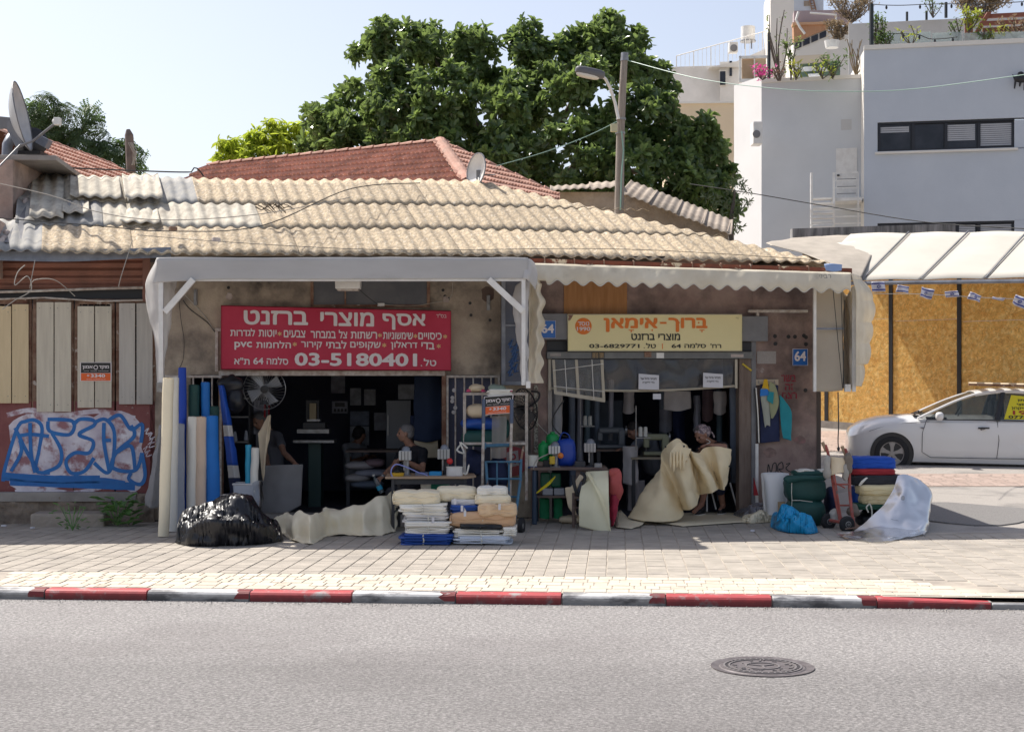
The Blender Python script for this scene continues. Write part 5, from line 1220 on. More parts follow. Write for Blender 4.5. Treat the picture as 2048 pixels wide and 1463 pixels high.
def yt_(s, x0, x1, y0, y1, m, bold=.03, h=True, d=.205): text(s, W, Yx(x0), Yy(y0), Yx(x1), Yy(y1), d, m, ys, bold, hebrew=h)
yt_('אימאן', 628, 1090, 150, 272, M_ol_, .045); yt_('ברוך', 1180, 1515, 150, 272, M_ol_, .045)
B().pbox(W, Yx(1110), Yy(186), Yx(1165), Yy(202), .206, .003).make('hyphen', M_ol_, ys)
nb = B()
for (x, y) in ((865, 252), (1468, 252)): nb.pbox(W, Yx(x-22), Yy(y), Yx(x+22), Yy(y+7), .206, .003).pbox(W, Yx(x-4), Yy(y+7), Yx(x+4), Yy(y+22), .206, .003)
for (x, y) in ((1043, 256), (1440, 192), (1272, 192)): nb.pbox(W, Yx(x-6), Yy(y-6), Yx(x+6), Yy(y+6), .207, .003)
nb.make('vowel_marks', M_ol_, ys, kind='stuff')
yt_('ברזנט', 865, 1065, 285, 342, M_bl, .03); yt_('מוצרי', 1095, 1282, 285, 342, M_bl, .03)
yt_('03-6829771', 505, 935, 374, 408, M_bl, .03, False); yt_('טל', 990, 1075, 366, 410, M_bl, .03); yt_('.', 970, 980, 402, 410, M_bl, .03); yt_('64', 1208, 1290, 374, 408, M_bl, .03, False); yt_('סלמה', 1318, 1502, 366, 408, M_bl, .03); yt_("רח'", 1540, 1632, 370, 408, M_bl, .03); yt_('בס"ד', 1755, 1782, 146, 158, M_bl, 0)
B().pbox(W, Yx(1128), Yy(370), Yx(1134), Yy(416), .206, .003).make('divider', M_ol_, ys)
c = W(Yx(456), Yy(222), .203)
B().lathe(c, [(.001, .004), (.108, .004), (.112, 0)], 36, axis=W.n, caps=False).make('roundel', M_ol_, ys)
yt_('נוסד', 408, 505, 184, 218, M_wl, .02, d=.21); yt_('1990', 400, 515, 228, 262, M_wl, .03, False, d=.21)
M_bp = mat('blue_enamel', (.015, .12, .42), .35)
def plate(x0, y0, x1, y1, d, label, lab_sz):
 t = T('house_number_plate', W((x0+x1)/2, y1, d), label, 'house number')
 B().pbox(W, x0, y0, x1, y1, d, .02).make('plate', M_bp, t, bevel=.006)
 B().tube([W(x0+.6, y0+.6, d+.003), W(x1-.6, y0+.6, d+.003), W(x1-.6, y1-.6, d+.003), W(x0+.6, y1-.6, d+.003), W(x0+.6, y0+.6, d+.003)], .004, 4).make('border', M_wl, t)
 text('64', W, *lab_sz, d+.003, M_wl, t, .04, hebrew=False)
plate(1079, 640, 1112, 676, .18, 'blue number 64 plate half hidden by the hanging cream awning', (1083, 648, 1108, 666))
plate(1585, 697, 1616, 731, .03, 'blue square number 64 plate on the brown wall at right', (1589, 702, 1612, 722))
def alarm(name, pl, x0, y0, x1, y1, d, label, r=0):
 t = T('alarm_sign', pl((x0+x1)/2, y1, d), label, 'sign')
 def p(fx, fy, dd=0): return pl(x0+(x1-x0)*fx-r*fy*4, y0+(y1-y0)*fy-r*fx*5, d+dd)
 class S_:
  def __call__(s, a, b_, dd=0): return p(a, b_, dd)
 S = S_()
 B().hexa([p(0, 1), p(1, 1), p(1, 0), p(0, 0)], -pl.n*.01).make('plate', M_wl, t)
 B().hexa([p(.03, .56, .003), p(.97, .56, .003), p(.97, .03, .003), p(.03, .03, .003)], -pl.n*.004).make('black_field', M_bl, t)
 B().hexa([p(.03, .97, .003), p(.97, .97, .003), p(.97, .58, .003), p(.03, .58, .003)], -pl.n*.004).make('orange_field', mat('orange_print', (.75, .12, .015), .5) if 'orange_print' not in bpy.data.materials else bpy.data.materials['orange_print'], t)
 text('אמון', S, .08, .17, .40, .38, .005, M_wl, t, .04); text('מוקד', S, .60, .17, .92, .38, .005, M_wl, t, .04)
 B().lathe(p(.5, .27, .004), [(.02, .0), (.02, .004), (.03, .004), (.03, .0)], 12, axis=pl.n, caps=False).make('shield_emblem', M_wl, t)
 text('אבטחה מוקד סיור', S, .1, .44, .9, .50, .005, M_wl, t, 0); text('3340', S, .34, .62, .80, .80, .005, M_wl, t, .05, hebrew=False); text('*', S, .22, .64, .30, .76, .005, M_wl, t, .03, 'asterisk', hebrew=False); text('www.moked.co.il', S, .2, .86, .8, .92, .005, M_wl, t, 0, hebrew=False)
 return t
alarm('a', W, 160, 724, 223, 762, .07, 'small black and orange 3340 alarm sign screwed on the tan boards')
alarm('b', Pl(18.6), 968, 793, 1027, 830, 0, 'small black and orange 3340 alarm sign hung on the white poles', .9)
gr_ = B()
gt_ = T('red_graffiti', W(1580, 800, .013), 'dark red sprayed Hebrew graffiti below the number plate on the brown wall', 'graffiti')
M_rg = mat('red_spray', (.22, .02, .035), .8, (.17, .09, .08), 20, .5, lo=.5, hi=.6)
text('בשר', W, 1562, 749, 1592, 763, .014, M_rg, gt_, .04, 'word'); text('זה', W, 1570, 767, 1587, 780, .014, M_rg, gt_, .04, 'word'); text('רצח', W, 1564, 784, 1594, 797, .014, M_rg, gt_, .04, 'word')
sb = B()
for q in ([(1535, 945), (1537, 928), (1542, 945), (1546, 928), (1552, 926), (1552, 942), (1545, 944)], [(1556, 944), (1556, 930), (1564, 924), (1566, 936), (1558, 938), (1568, 946)], [(1572, 928), (1580, 926), (1572, 936), (1582, 944)]): ribbon(sb, q, .9, .0135)
sb.make('black_scribble', M_bl, None, label='black scribbled tag low on the brown wall behind the white roll', cat='graffiti')
for i, (x, y, r) in enumerate(((1520, 740, 9), (1568, 840, 13), (1600, 880, 12), (1540, 905, 14))):
 pp_ = B(); pp_.poly([W(x+r*(1+.4*noise.noise(V((k*.9, i*3, 0))))*cos(k*.5236), y+r*.7*(1+.5*noise.noise(V((k*.7, i*5, 2))))*sin(k*.5236), .0115) for k in range(12)], -W.n*.002)
 pp_.make('worn_patch', mat('worn_patch%d' % i, ((.34, .3, .28), (.27, .14, .13), (.3, .16, .15), (.3, .2, .17))[i], .9, (.2, .135, .12), 14, .5, world_=True, lo=.4, hi=.6), bld)
# facade fittings
M_wood = mat('varnished_plywood', (.32, .14, .04), .6, (.42, .2, .07), 3, .5, stretch=(6, 6, .7), world_=True)
wb('plywood_patch', 1128, 560, 1254, 629, M_wood, .02, .03)
wb('door_lintel', 437, 741, 890, 751, M_cwhite, .02, .12, bevel=.006)
wb('door_jamb', 884, 746, 892, 1040, M_rust, .01, .14); wb('door_jamb', 437, 746, 445, 1040, M_rust, .01, .14)
wt_ = T('transom_window', W(740, 612), 'dark dusty transom window above the crimson sign', 'window')
B().pbox(W, 625, 558, 856, 611, .004, .03).make('pane', mat('dusty_dark_pane', (.08, .085, .1), .4, (.14, .14, .15), 2, world_=True), wt_)
for (a, b_, c, d) in ((621, 556, 627, 613), (854, 556, 860, 613), (621, 609, 860, 614), (689, 558, 692, 611)): B().pbox(W, a, b_, c, d, .03, .04).make('frame', M_rust, wt_)
B().pbox(W, 755, 606, 769, 612, .05, .03).make('cable_joiner', M_white, None, label='small white cable joiner above the crimson sign', cat='cable joiner')
lb = T('lamp_box', P(695, 581, 18.4), 'white plastic lamp box hanging under the grey awning', 'lamp')
B().pbox(Pl(18.4), 670, 559, 720, 577, 0, .18).make('casing', M_white, lb, bevel=.012); B().pbox(Pl(18.4), 674, 577, 716, 581, -.01, .15).make('diffuser', M_cwhite, lb, bevel=.004)
for i, (x, y0, y1, l) in enumerate(((391, 578, 610, 'small steel fixing bracket on the plaster left of the crimson sign'), (977, 590, 620, 'small steel bracket on a dark patch right of the crimson sign'))):
 B().pbox(W, x-3.5, y0, x+3.5, y1, .04, .04).pbox(W, x-1.5, y0+4, x+1.5, y1-10, .06, .03).make('fixing_bracket', M_steel, None, bevel=.004, label=l, cat='bracket')
dp = B(); dp.poly([W(975+13*cos(k*.6283)*(1+.2*sin(k*2.3)), 588+16*sin(k*.6283), .004) for k in range(10)], -W.n*.003); dp.make('worn_patch', mat('soot_patch', (.13, .09, .075), .9), bld)
for (x, y) in ((457, 575), (457, 588), (886, 580), (890, 592), (897, 597), (940, 606), (942, 630), (980, 640), (460, 595)):
 B().lathe(W(x, y, .001), [(.022, 0), (.02, .002), (.001, .003)], 8, axis=W.n).make('wall_hole', M_black, bld)
for (x, y) in ((459, 592), (892, 598)): B().sq(W(x, y, .005), (.09, .02, .09), .9, 10, 6, amp=.03, fr=20, seed=x).make('plaster_dab', M_mortar, bld, smooth=True)
cable('wall_cable', [W(370, 590, .05), W(385, 605, .03), W(410, 632, .02), W(428, 660, .02)], .006, M_cp, 'twisted pale cable crossing the plaster left of the crimson sign', 16)
cable('wall_cable', [W(366, 600, .05), W(380, 618, .03), W(415, 645, .02), W(430, 664, .02)], .007, M_ck, 'darker cable under the pale one on the left plaster', 16)
cable('wall_cable', [W(358, 600, .03), W(362, 640, .03), W(368, 680, .02), W(366, 720, .02), W(358, 736, .02)], .004, M_ck, 'thin dark wire drooping down the left plaster', 16)
cable('wall_cable', [W(708, 560, .08), W(725, 585, .05), W(756, 609, .05)], .004, M_ck, 'thin wire from the lamp box to the cable joiner', 12)
cable('wall_cable', [W(769, 609, .05), W(820, 612, .04), W(862, 606, .03), W(900, 596, .02), W(905, 565, .02)], .004, M_cp, 'pale wire curving from the joiner to the wall fitting', 16)
wb('old_frame', 430, 660, 436, 742, M_cwhite, .03, .05); wb('old_frame', 430, 656, 446, 662, M_cwhite, .03, .05)
def grille(x0, y0, x1, y1, label, nx, d=.04):
 t = T('window_grille', W((x0+x1)/2, y1, d), label, 'grille')
 for (a, b_, c, e) in ((x0, y0, x1, y0+5), (x0, y1-4, x1, y1), (x0, y0+5, x0+4, y1-4), (x1-4, y0+5, x1, y1-4)): B().pbox(W, a, b_, c, e, d, .04).make('frame', M_cwhite, t)
 for k in range(nx):
  x = x0+(x1-x0)*(k+1)/(nx+1); B().tube([W(x, y0+4, d-.02), W(x, y1-3, d-.02)], .011, 6).make('bar', M_cwhite, t)
 return t
grille(330, 750, 443, 1000, 'white window grille behind the standing fabric rolls', 5)
g2 = grille(893, 750, 1000, 1000, 'open white barred grille door with small discs right of the left doorway', 5)
for y in (780, 795, 802, 815, 824): B().lathe(W(907+random.uniform(-3, 4), y, .05), [(.028, 0), (.026, .006), (.001, .007)], 14, axis=W.n).make('disc', mat('pale_disc', (.4, .38, .38), .4) if 'pale_disc' not in bpy.data.materials else bpy.data.materials['pale_disc'], g2)
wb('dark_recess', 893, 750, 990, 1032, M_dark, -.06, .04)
cw = T('side_window', W(1020, 768, .3), 'tall narrow grey-framed window with blue scribble between the two shops', 'window')
fC2 = Pl(W(1020, 755, .3).y, 5, W(1020, 755, .3).x)
B().pbox(fC2, 1004, 560, 1062, 768, -.01, .25).make('cabinet', mat('blue_grey_glass', (.07, .085, .13), .25, (.12, .12, .14), 3, world_=True), cw)
for (a, b_, c, e) in ((1003, 556, 1011, 770), (1011, 648, 1040, 652), (1011, 762, 1062, 770), (1003, 552, 1062, 558)): B().pbox(fC2, a, b_, c, e, .02, .05).make('frame', M_zinc, cw, bevel=.004)
bs_ = B()
for k in range(9): 
 x = 1014+random.random()*14; y = 690+k*7
 pts2 = [V((x, y, 0)), V((x+8, y-12, 0)), V((x+3, y+6, 0)), V((x+10, y+2, 0))]
 bs_.tube([fC2(p.x, p.y, .0) for p in pts2], .014, 4)
bs_.make('blue_scribble', mat('faded_blue_spray', (.06, .12, .27), .7), cw, kind='stuff')
wb('door_jamb', 1096, 716, 1104, 1036, M_conc, .02, .1)
B().pbox(W, 1478, 716, 1503, 1034, .05, .2).make('timber_post', mat('old_timber', (.15, .11, .09), .9, (.22, .17, .14), 4, .5, .5, 30, stretch=(5, 5, .6), world_=True), bld, bevel=.012)
wb('steel_jamb', 1503, 682, 1512, 1036, M_grsteel, .06, .06)
B().tube([W(1485, 727, .07), W(1503, 741, .08)], .014, 8).make('chalk_stick', mat('yellow_stick', (.6, .45, .05), .5), None, label='short yellow stick clipped to the timber post', cat='stick')
B().pbox(W, 1497, 619, 1616, 625, .12, .05).pbox(W, 1513, 622, 1519, 632, .12, .1).make('tube_light', M_cwhite, None, bevel=.01, label='dusty tube light fitting above the brown wall at right', cat='light fitting')
wb('corner_strip', 1634, 560, 1642, 1060, mat('dark_corner', (.09, .07, .06), .9), .02, .1)
wb('faded_vent', 1514, 702, 1552, 727, mat('faded_slats', (.27, .24, .23), .9, (.4, .38, .36), 30, .5, stretch=(30, 1, 1), world_=True), .018, .01)
for (x, y) in ((1550, 672), (1577, 673), (1590, 673), (1608, 671), (1612, 674), (1612, 688), (1551, 687), (1611, 780)): B().lathe(W(x, y, .011), [(.03, 0), (.024, .003), (.001, .004)], 7, axis=W.n).make('wall_hole', M_black, bld)
# left grey awning
aw = T('grey_awning', P(690, 562, 18.1), 'wide grey fabric awning with white frame over the left shop', 'awning')
def top_l(x): return 516-.002*(x-320)
rb1 = []
for x, dy in ((313, 2), (420, 0), (560, 1), (700, 0), (850, 1), (960, 2), (1056, 1)):
 yb2 = {313: 566}.get(x, 559-(x-420)*.003); rb1.append([P(x, 514.5+dy*.5, 18.10), P(x, 517+dy*.5, 18.065), P(x, 538, 18.055), P(x if x > 320 else 305, yb2, 18.045)])
B().loft(rb1, 10, 12, .018, 1.6, 2).make('valance', M_flap, aw, smooth=True, solid=.003)
B().loft([[P(313, 515, 18.10), P(320, 521, 19.3)], [P(560, 515, 18.10), P(560, 521, 19.3)], [P(800, 515, 18.10), P(800, 521, 19.35)], [P(1056, 515.5, 18.10), P(1050, 522, 19.4)]], 8, 6, .03, 1.5, 5).make('canopy_fabric', M_flap, aw, smooth=True, solid=.003)
M_flw = mat('white_awning_fabric', (.68, .66, .64), .7, (.62, .6, .58), 2, .5, .1, 200, trans=.25, world_=True)
B().loft([[P(315, 516, 18.3), P(292, 562, 18.5), P(294, 620, 18.5), P(309, 680, 18.4), P(314, 760, 18.3), P(318, 782, 18.2)], [P(320, 516, 18.15), P(306, 560, 18.2), P(312, 620, 18.25), P(318, 690, 18.2), P(321, 782, 18.15)], [P(330, 516, 18.1), P(328, 562, 18.1), P(326, 640, 18.15), P(326, 782, 18.12)]], 8, 30, .03, 4, 6).make('side_drape', M_flw, aw, smooth=True, solid=.003)
B().loft([[P(325, 558, 18.3), P(325, 770, 18.2)], [P(340, 560, 18.45), P(338, 640, 18.35), P(327, 772, 18.22)], [P(353, 560, 18.6), P(346, 620, 18.5), P(334, 700, 18.35), P(328, 774, 18.25)]], 8, 24, .04, 5, 7, True).make('gathered_drape', M_flw, aw, smooth=True, solid=.003)
B().pbox(Pl(18.05), 317, 558, 326, 766, 0, .05).make('post', M_white, aw, bevel=.004)
def strut(a, c, w, nm='brace', m=M_white, par=aw): 
 a, c = V(a), V(c); d = (c-a).normalized(); s = d.cross(V((0, 1, 0))).normalized()*w/2
 B().hexa([a-s, a+s, c+s, c-s], (0, .045, 0)).make(nm, m, par, bevel=.004)
strut(P(386, 558, 18.0), P(329, 624, 18.02), .075); strut(P(977, 558, 18.0), P(1046, 622, 18.02), .075)
B().pbox(Pl(18.0), 313, 764, 330, 784, 0, .07).make('foot_bracket', M_steel, aw, bevel=.006)
B().pbox(Pl(18.05), 1043, 556, 1051, 770, 0, .05).make('post', M_white, aw, bevel=.004); B().pbox(Pl(18.0), 1052, 762, 1061, 776, 0, .06).make('foot_bracket', M_white, aw, bevel=.004)
B().pbox(Pl(18.06), 326, 556, 1052, 562, 0, .04).make('front_bar', M_white, aw, bevel=.003)
B().loft([[P(1052, 516, 18.1), P(1046, 556, 18.02)], [P(1066, 522, 18.15), P(1060, 550, 18.05), P(1058, 562, 18.05)], [P(1074, 540, 18.4), P(1074, 560, 18.3), P(1070, 580, 18.3)]], 8, 10, .02, 5, 8).make('curled_corner', M_flw, aw, smooth=True, solid=.003)
B().loft([[P(1023, 600, 18.5), P(1034, 680, 18.4), P(1042, 760, 18.3)], [P(1030, 575, 18.4), P(1040, 680, 18.3), P(1048, 768, 18.2)], [P(1044, 560, 18.25), P(1050, 680, 18.2), P(1055, 768, 18.15)], [P(1060, 560, 18.35), P(1056, 640, 18.3), P(1057, 768, 18.2)]], 6, 24, .05, 5, 9, True).make('gathered_drape', M_flw, aw, smooth=True, solid=.003)
# cream scalloped awning
cw_ = T('cream_awning', P(1400, 580, 18.95), 'cream fabric awning with scalloped edge over the right shop', 'awning')
def scal(x): return 7.5*(.5+.5*cos((x-1098)/34*2*pi))
X0_, X1_ = 1064, 1702
def cfn(u_, v_):
 x = X0_+(X1_-X0_)*u_; yt = 526+(x-1064)*.030; yb2 = 558+(x-1064)*.030
 w = scal(x) if x > 1092 else 2
 y = yt+(yb2+w*1.3-yt)*v_
 return P(x, y, 18.8+.0005*(x-1064)-.09*sin(v_*1.6)+.012*noise.noise(V((x*.02, v_*2, 3))))
B().grid(cfn, 300, 8).make('scalloped_valance', M_cflap, cw_, smooth=True, solid=.003)
B().loft([[P(1064, 526, 18.8), P(1064, 530, 19.4)], [P(1400, 536, 18.97), P(1400, 540, 19.6)], [P(1702, 545, 19.12), P(1690, 548, 19.8)]], 8, 5, .015, 2, 3).make('canopy_fabric', M_cflap, cw_, smooth=True, solid=.003)
hem = B(); hem.tube([cfn(i/300, 1.0)+V((0, -.004, 0)) for i in range(14, 301)], .006, 4); hem.make('white_hem', mat('white_hem_tape', (.6, .57, .5), .7), cw_)
text('רביזי', Pl(18.85), 1638, 549, 1662, 556, 0, mat('faded_ink', (.25, .23, .2), .8), cw_, 0)
def ldr(u_, v_):
 y = 540+226*v_; xl = 1056+2*sin(v_*3); xr = 1070+16*min(1, v_*4)+(7*(.5-.5*cos((y-545)/40*2*pi)) if v_ > .12 else 4)-6*v_
 x = xl+(xr-xl)*u_; return P(x, y, 18.75+.07*sin(u_*7+v_)+.03*noise.noise(V((u_*3, v_*4, 1))))
B().grid(ldr, 14, 90).make('side_drape', M_cflap, cw_, smooth=True, solid=.003)
def rdr(u_, v_):
 y = 546+(226)*v_; xl = 1702+10*min(1, v_*6); xr = 1716+30*min(1, v_*4)-(20*max(0, v_-.25)); xr += 8*abs(sin((y-560)/42*pi))**.8*(1-v_*.5)-(8 if v_ > .8 else 0)
 x = xl+(xr-xl)*u_; return P(x, y+(10*u_ if v_ < .05 else 0), 19.2+.9*u_+.05*sin(u_*9+v_*2))
B().grid(rdr, 14, 90).make('side_drape', M_cflap, cw_, smooth=True, solid=.003)
M_sidec = mat('beige_side_curtain', (.68, .61, .5), .75, (.62, .55, .45), 2, .5, .15, 200, trans=.3, world_=True)
B().loft([[P(1628, 574, 19.6), P(1628, 782, 19.6)], [P(1655, 574, 19.55), P(1655, 783, 19.55)], [P(1686, 576, 19.5), P(1686, 780, 19.5)]], 8, 16, .03, 3, 11).make('side_curtain', M_sidec, cw_, smooth=True, solid=.003)
B().loft([[P(1686, 576, 19.5), P(1688, 776, 19.5)], [P(1693, 590, 19.7), P(1696, 776, 19.7)], [P(1700, 576, 19.45), P(1702, 778, 19.45)], [P(1708, 576, 19.6), P(1712, 776, 19.6)]], 6, 20, .04, 5, 12, True).make('gathered_drape', M_sidec, cw_, smooth=True, solid=.003)
for (x0, x1) in ((1627, 1633), (1705, 1712)): B().pbox(Pl(19.4), x0, 572, x1, 783, 0, .05).make('post', M_white, cw_, bevel=.004)
B().pbox(Pl(19.45), 1631, 655, 1688, 659, 0, .02).make('pole', M_zinc, cw_); B().pbox(Pl(19.4), 1690, 768, 1702, 783, 0, .06).make('foot_bracket', M_white, cw_, bevel=.004)
for (a, c) in (((1666, 578), (1685, 776)), ((1682, 578), (1688, 776)), ((1689, 600), (1686, 776))): B().tube([P(a[0], a[1], 19.42), P(c[0], c[1], 19.38)], .005, 5).make('cord', M_ck, cw_)
B().tube(smooth([P(1676, 784, 19.4), P(1677, 850, 19.4), P(1676, 880, 19.4), P(1677, 897, 19.4)], 4), .008, 5).sq(P(1677, 897, 19.4), (.04, .03, .06), 1, 8, 6).make('dangling_cord', M_ck, cw_)
B().loft([[P(1648, 528, 19.0), P(1652, 541, 18.98)], [P(1665, 527, 18.95), P(1668, 543, 18.93)], [P(1684, 529, 19.0), P(1683, 541, 18.98)]], 5, 5, .02, 6, 2).make('blue_wrap', mat('pale_blue_plastic', (.25, .36, .6), .5), None, smooth=True, solid=.004, label='pale blue plastic wrapped round the end of the rusty gutter', cat='plastic wrap')
# clear plastic curtain over the right opening
cu = T('plastic_curtain', W(1285, 780, .1), 'clear plastic curtain with cream hems across the top of the right opening', 'curtain')
M_clr = film('clear_plastic', (.30, .30, .32), .34, .12)
hemM = mat('cream_hem', (.5, .45, .36), .7, (.42, .38, .3), 5)
def cuf(u_, v_): 
 x = 1098+376*u_; y = 718+(58+8*sin(u_*3.0)-6*u_)*v_; return W(x, y, .06+.03*noise.noise(V((u_*14, v_*2, 2)))+.02*sin(u_*40+v_*3)*v_)
B().grid(cuf, 120, 10).make('clear_sheet', M_clr, cu, smooth=True)
def hemb(x0, y0, x1, y1, x2, y2, x3, y3, d=.1, par=cu, nm='hem'): B().hexa([W(x0, y0, d), W(x1, y1, d), W(x2, y2, d), W(x3, y3, d)], -W.n*.006).make(nm, hemM, par)
B().tube([cuf(i/60, 1)+V((0, -.012, 0)) for i in range(61)], .016, 5).make('hem', hemM, cu)
hemb(1097, 780, 1102, 780, 1102, 718, 1097, 718); hemb(1470, 776, 1475, 776, 1475, 718, 1470, 718)
cu2 = T('plastic_curtain', W(1150, 800, .14), 'small tilted clear curtain panel with cream tapes hanging at the left of the right opening', 'curtain')
def c2(u_, v_): 
 x = 1104+102*u_+4*v_; y = 719+(66+16*u_)*v_; return W(x, y, .13+.012*sin(u_*9))
B().grid(c2, 12, 8).make('clear_sheet', M_clr, cu2, smooth=True)
for u_ in (.02, .47, .97):
 B().loft([[c2(u_-.02, 0)+V((0, -.01, 0)), c2(u_-.02, 1)+V((0, -.01, 0))], [c2(u_+.035, 0)+V((0, -.01, 0)), c2(u_+.035, 1)+V((0, -.01, 0))]], 1, 6).make('hem', hemM, cu2, solid=.004)
B().loft([[c2(i/8, .94)+V((0, -.014, 0)) for i in range(9)], [c2(i/8, 1.04)+V((0, -.014, 0)) for i in range(9)]], 1, 8).make('hem', hemM, cu2, solid=.004)
for (p0, p1) in (((.0, .33), (1, .1)), ((0, .8), (1, .78)), ((.25, 0), (.25, 1)), ((.78, 0), (.78, 1))): B().tube([c2(*p0)+V((0, -.02, 0)), c2(*p1)+V((0, -.02, 0))], .005, 4).make('cord', M_white, cu2)
M_paper = mat('white_paper', (.62, .62, .66), .8)
for i, (x0, y0, x1, y1, l) in enumerate(((1277, 747, 1318, 778, 'white paper note with Hebrew print and torn top corner on the clear curtain'), (1406, 745, 1446, 774, 'white paper note on the right half of the clear curtain'))):
 t = T('paper_note', W((x0+x1)/2, y1, .15), l, 'paper note')
 B().hexa([W(x0, y1, .15), W(x1, y1+1, .15), W(x1, y0+3, .15), W(x0+.5, y0, .15)], -W.n*.003).make('sheet', M_paper, t)
 text('מבחר גדול של', W, x0+4, y0+7, x1-5, y0+12, .152, M_bl, t, .02); text('בדי לייקרה', W, x0+8, y0+15, x1-9, y0+20, .152, M_bl, t, .02)
B().pbox(W, 1306, 787, 1322, 798, .1, .003).make('label_tag', M_paper, None, label='tiny cream label hanging below the hem of the clear curtain', cat='label')
# props
def fab(name, c, v=.82, rough=.8, **k): return mat(name, c, rough, tuple(x*v for x in c), 3, .5, .12, 160, ovar=.05, **k)
M_cream = fab('cream_tarpaulin', (.88, .78, .57), .94, .5); M_creamd = fab('beige_canvas', (.78, .64, .44), .9, .75); M_tan = fab('tan_canvas', (.68, .44, .26), .9); M_bl_t = fab('blue_tarpaulin', (.012, .075, .36), .8, .45)
M_navy = fab('navy_cloth', (.02, .03, .09), .7); M_dgreen = fab('dark_green_mesh', (.012, .075, .065), .7, .6); M_lgrey = fab('light_grey_tarpaulin', (.68, .66, .64), .9, .55); M_whitef = fab('white_tarpaulin', (.84, .81, .73), .93, .5)
M_black_t = fab('black_tarpaulin', (.014, .015, .02), .6, .38); M_redf = fab('red_cloth', (.42, .03, .04), .7); M_teal = fab('teal_cloth', (.02, .3, .36), .8); M_brightb = fab('bright_blue_cloth', (.01, .18, .6), .85, .6); M_cyan = fab('cyan_roll', (.04, .4, .62), .9, .5)
M_pinkw = fab('beige_pink_roll', (.76, .58, .44), .92); M_greyf = fab('grey_fabric', (.38, .40, .46), .9); M_strap = mat('strap', (.6, .58, .5), .8); M_card = mat('cardboard', (.4, .28, .17), .9)
M_chair_r = fab('faded_red_jacket', (.5, .1, .09), .75)
def frb(nm, x0, y0, x1, y1, Y, d, m, par=None, bev=0, **k): return B().pbox(Pl(Y), x0, y0, x1, y1, 0, d).make(nm, m, par, bevel=bev, **k)
def roll(label, top, bot, r, m, coremat=M_card, group='fabric rolls leaning at the left shop', lean=None):
 t = T('fabric_roll', bot, label, 'fabric roll', group); a, c = V(bot), V(top); d = (c-a)
 path = [a+d*(i/10)+V((.003*sin(i*1.3+r*90), 0, 0)) for i in range(11)]
 B().tube(path, [r*(1+.035*noise.noise(V((i*.6, r*50, 1)))) for i in range(11)], 18).make('fabric', m, t, smooth=True, ang=50)
 n = d.normalized(); sp = B(); u_ = n.cross(V((0, 1, 0))).normalized(); w_ = n.cross(u_)
 pts = [c+n*.004+(u_*cos(k*.45)+w_*sin(k*.45))*(r*.25+r*.7*k/44) for k in range(45)]
 sp.tube(pts, .004, 4); sp.make('wound_edge', m, t); B().cyl(c-n*.01, c+n*.012, r*.3, r*.3, 10).make('core', coremat, t)
 return t
RY = lambda yb_: GY(yb_)
def rl(label, x0, x1, yt0, yb0, m, dY=.0, lx=0, dz=.08, **k):
 Y = GY(min(yb0, 1074)) if yb0 > 1015 else 19.2; Y = min(Y, 18.75)+dY; r = (x1-x0)/2/FP*Y; bt0 = P((x0+x1)/2, yb0, Y); bt0.z = .1
 return roll(label, P((x0+x1)/2+lx, yt0, Y+dz), bt0, r, m, **k)
rl('tall cream fabric roll at the far left beside the awning post', 316, 338, 757, 1072, M_cream, lx=10)
rl('tall white fabric roll second from the awning post', 333, 354, 755, 1062, M_whitef, lx=4)
rl('saturated blue fabric roll standing tallest of all', 357, 373, 736, 1040, fab('ultramarine_roll', (.01, .07, .5), .85, .6), .05)
rl('grey fabric roll in front of the tall blue one', 348, 369, 848, 1050, M_greyf, -.2)
rl('dark green fabric roll standing beside the tallest blue roll', 377, 399, 770, 1030, M_dgreen, .15)
rl('shorter ivory fabric roll in front of the dark green one', 372, 394, 834, 1040, M_whitef, -.1, 4)
rl('beige pink fabric roll next to the shorter ivory one', 390, 412, 834, 1028, M_pinkw, -.1, 2)
rl('bright blue fabric roll leaning behind the beige pink one', 402, 420, 765, 1015, M_brightb, .2)
rl('wide bright blue fabric roll in front, rightmost of the rolls', 414, 442, 832, 1012, M_brightb, -.05, -6)
rl('short dark green fabric roll behind the wide bright blue one', 414, 438, 813, 1010, M_dgreen, .25)
B().loft([[P(318, 850, 18.4), P(300, 950, 18.2), P(290, 1010, 18.2)], [P(322, 850, 18.3), P(310, 950, 18.1), P(302, 1016, 18.1)], [P(328, 850, 18.4), P(322, 950, 18.25), P(318, 1014, 18.25)]], 8, 20, .05, 5, 4, True).make('hanging_cloth', fab('grey_netting', (.25, .25, .26), .8), None, smooth=True, solid=.004, label='grey netting cloth hanging below the left awning post', cat='cloth')
hc_ = T('striped_cloth', P(465, 1000, 19.2), 'blue and grey striped sheet hanging at the left of the doorway', 'cloth')
def strip_cloth(y0, y1, m, nm):
 def xs(y): t = (y-770)/220; return 437+24*t, 447+38*t**.8
 B().loft([[P(xs(y0+(y1-y0)*k/6)[0], y0+(y1-y0)*k/6, 19.3) for k in range(7)], [P(sum(xs(y0+(y1-y0)*k/6))/2, y0+(y1-y0)*k/6, 19.2) for k in range(7)], [P(xs(y0+(y1-y0)*k/6)[1], y0+(y1-y0)*k/6, 19.3) for k in range(7)]], 6, 10, .02, 6, 2).make(nm, m, hc_, smooth=True, solid=.003)
M_royal = fab('royal_blue_sheet', (.015, .1, .55), .8, .5)
strip_cloth(770, 850, M_royal, 'blue_band'); strip_cloth(850, 872, M_lgrey, 'grey_band'); strip_cloth(872, 930, M_royal, 'blue_band'); strip_cloth(930, 955, M_lgrey, 'grey_band'); strip_cloth(955, 995, M_navy, 'blue_band')
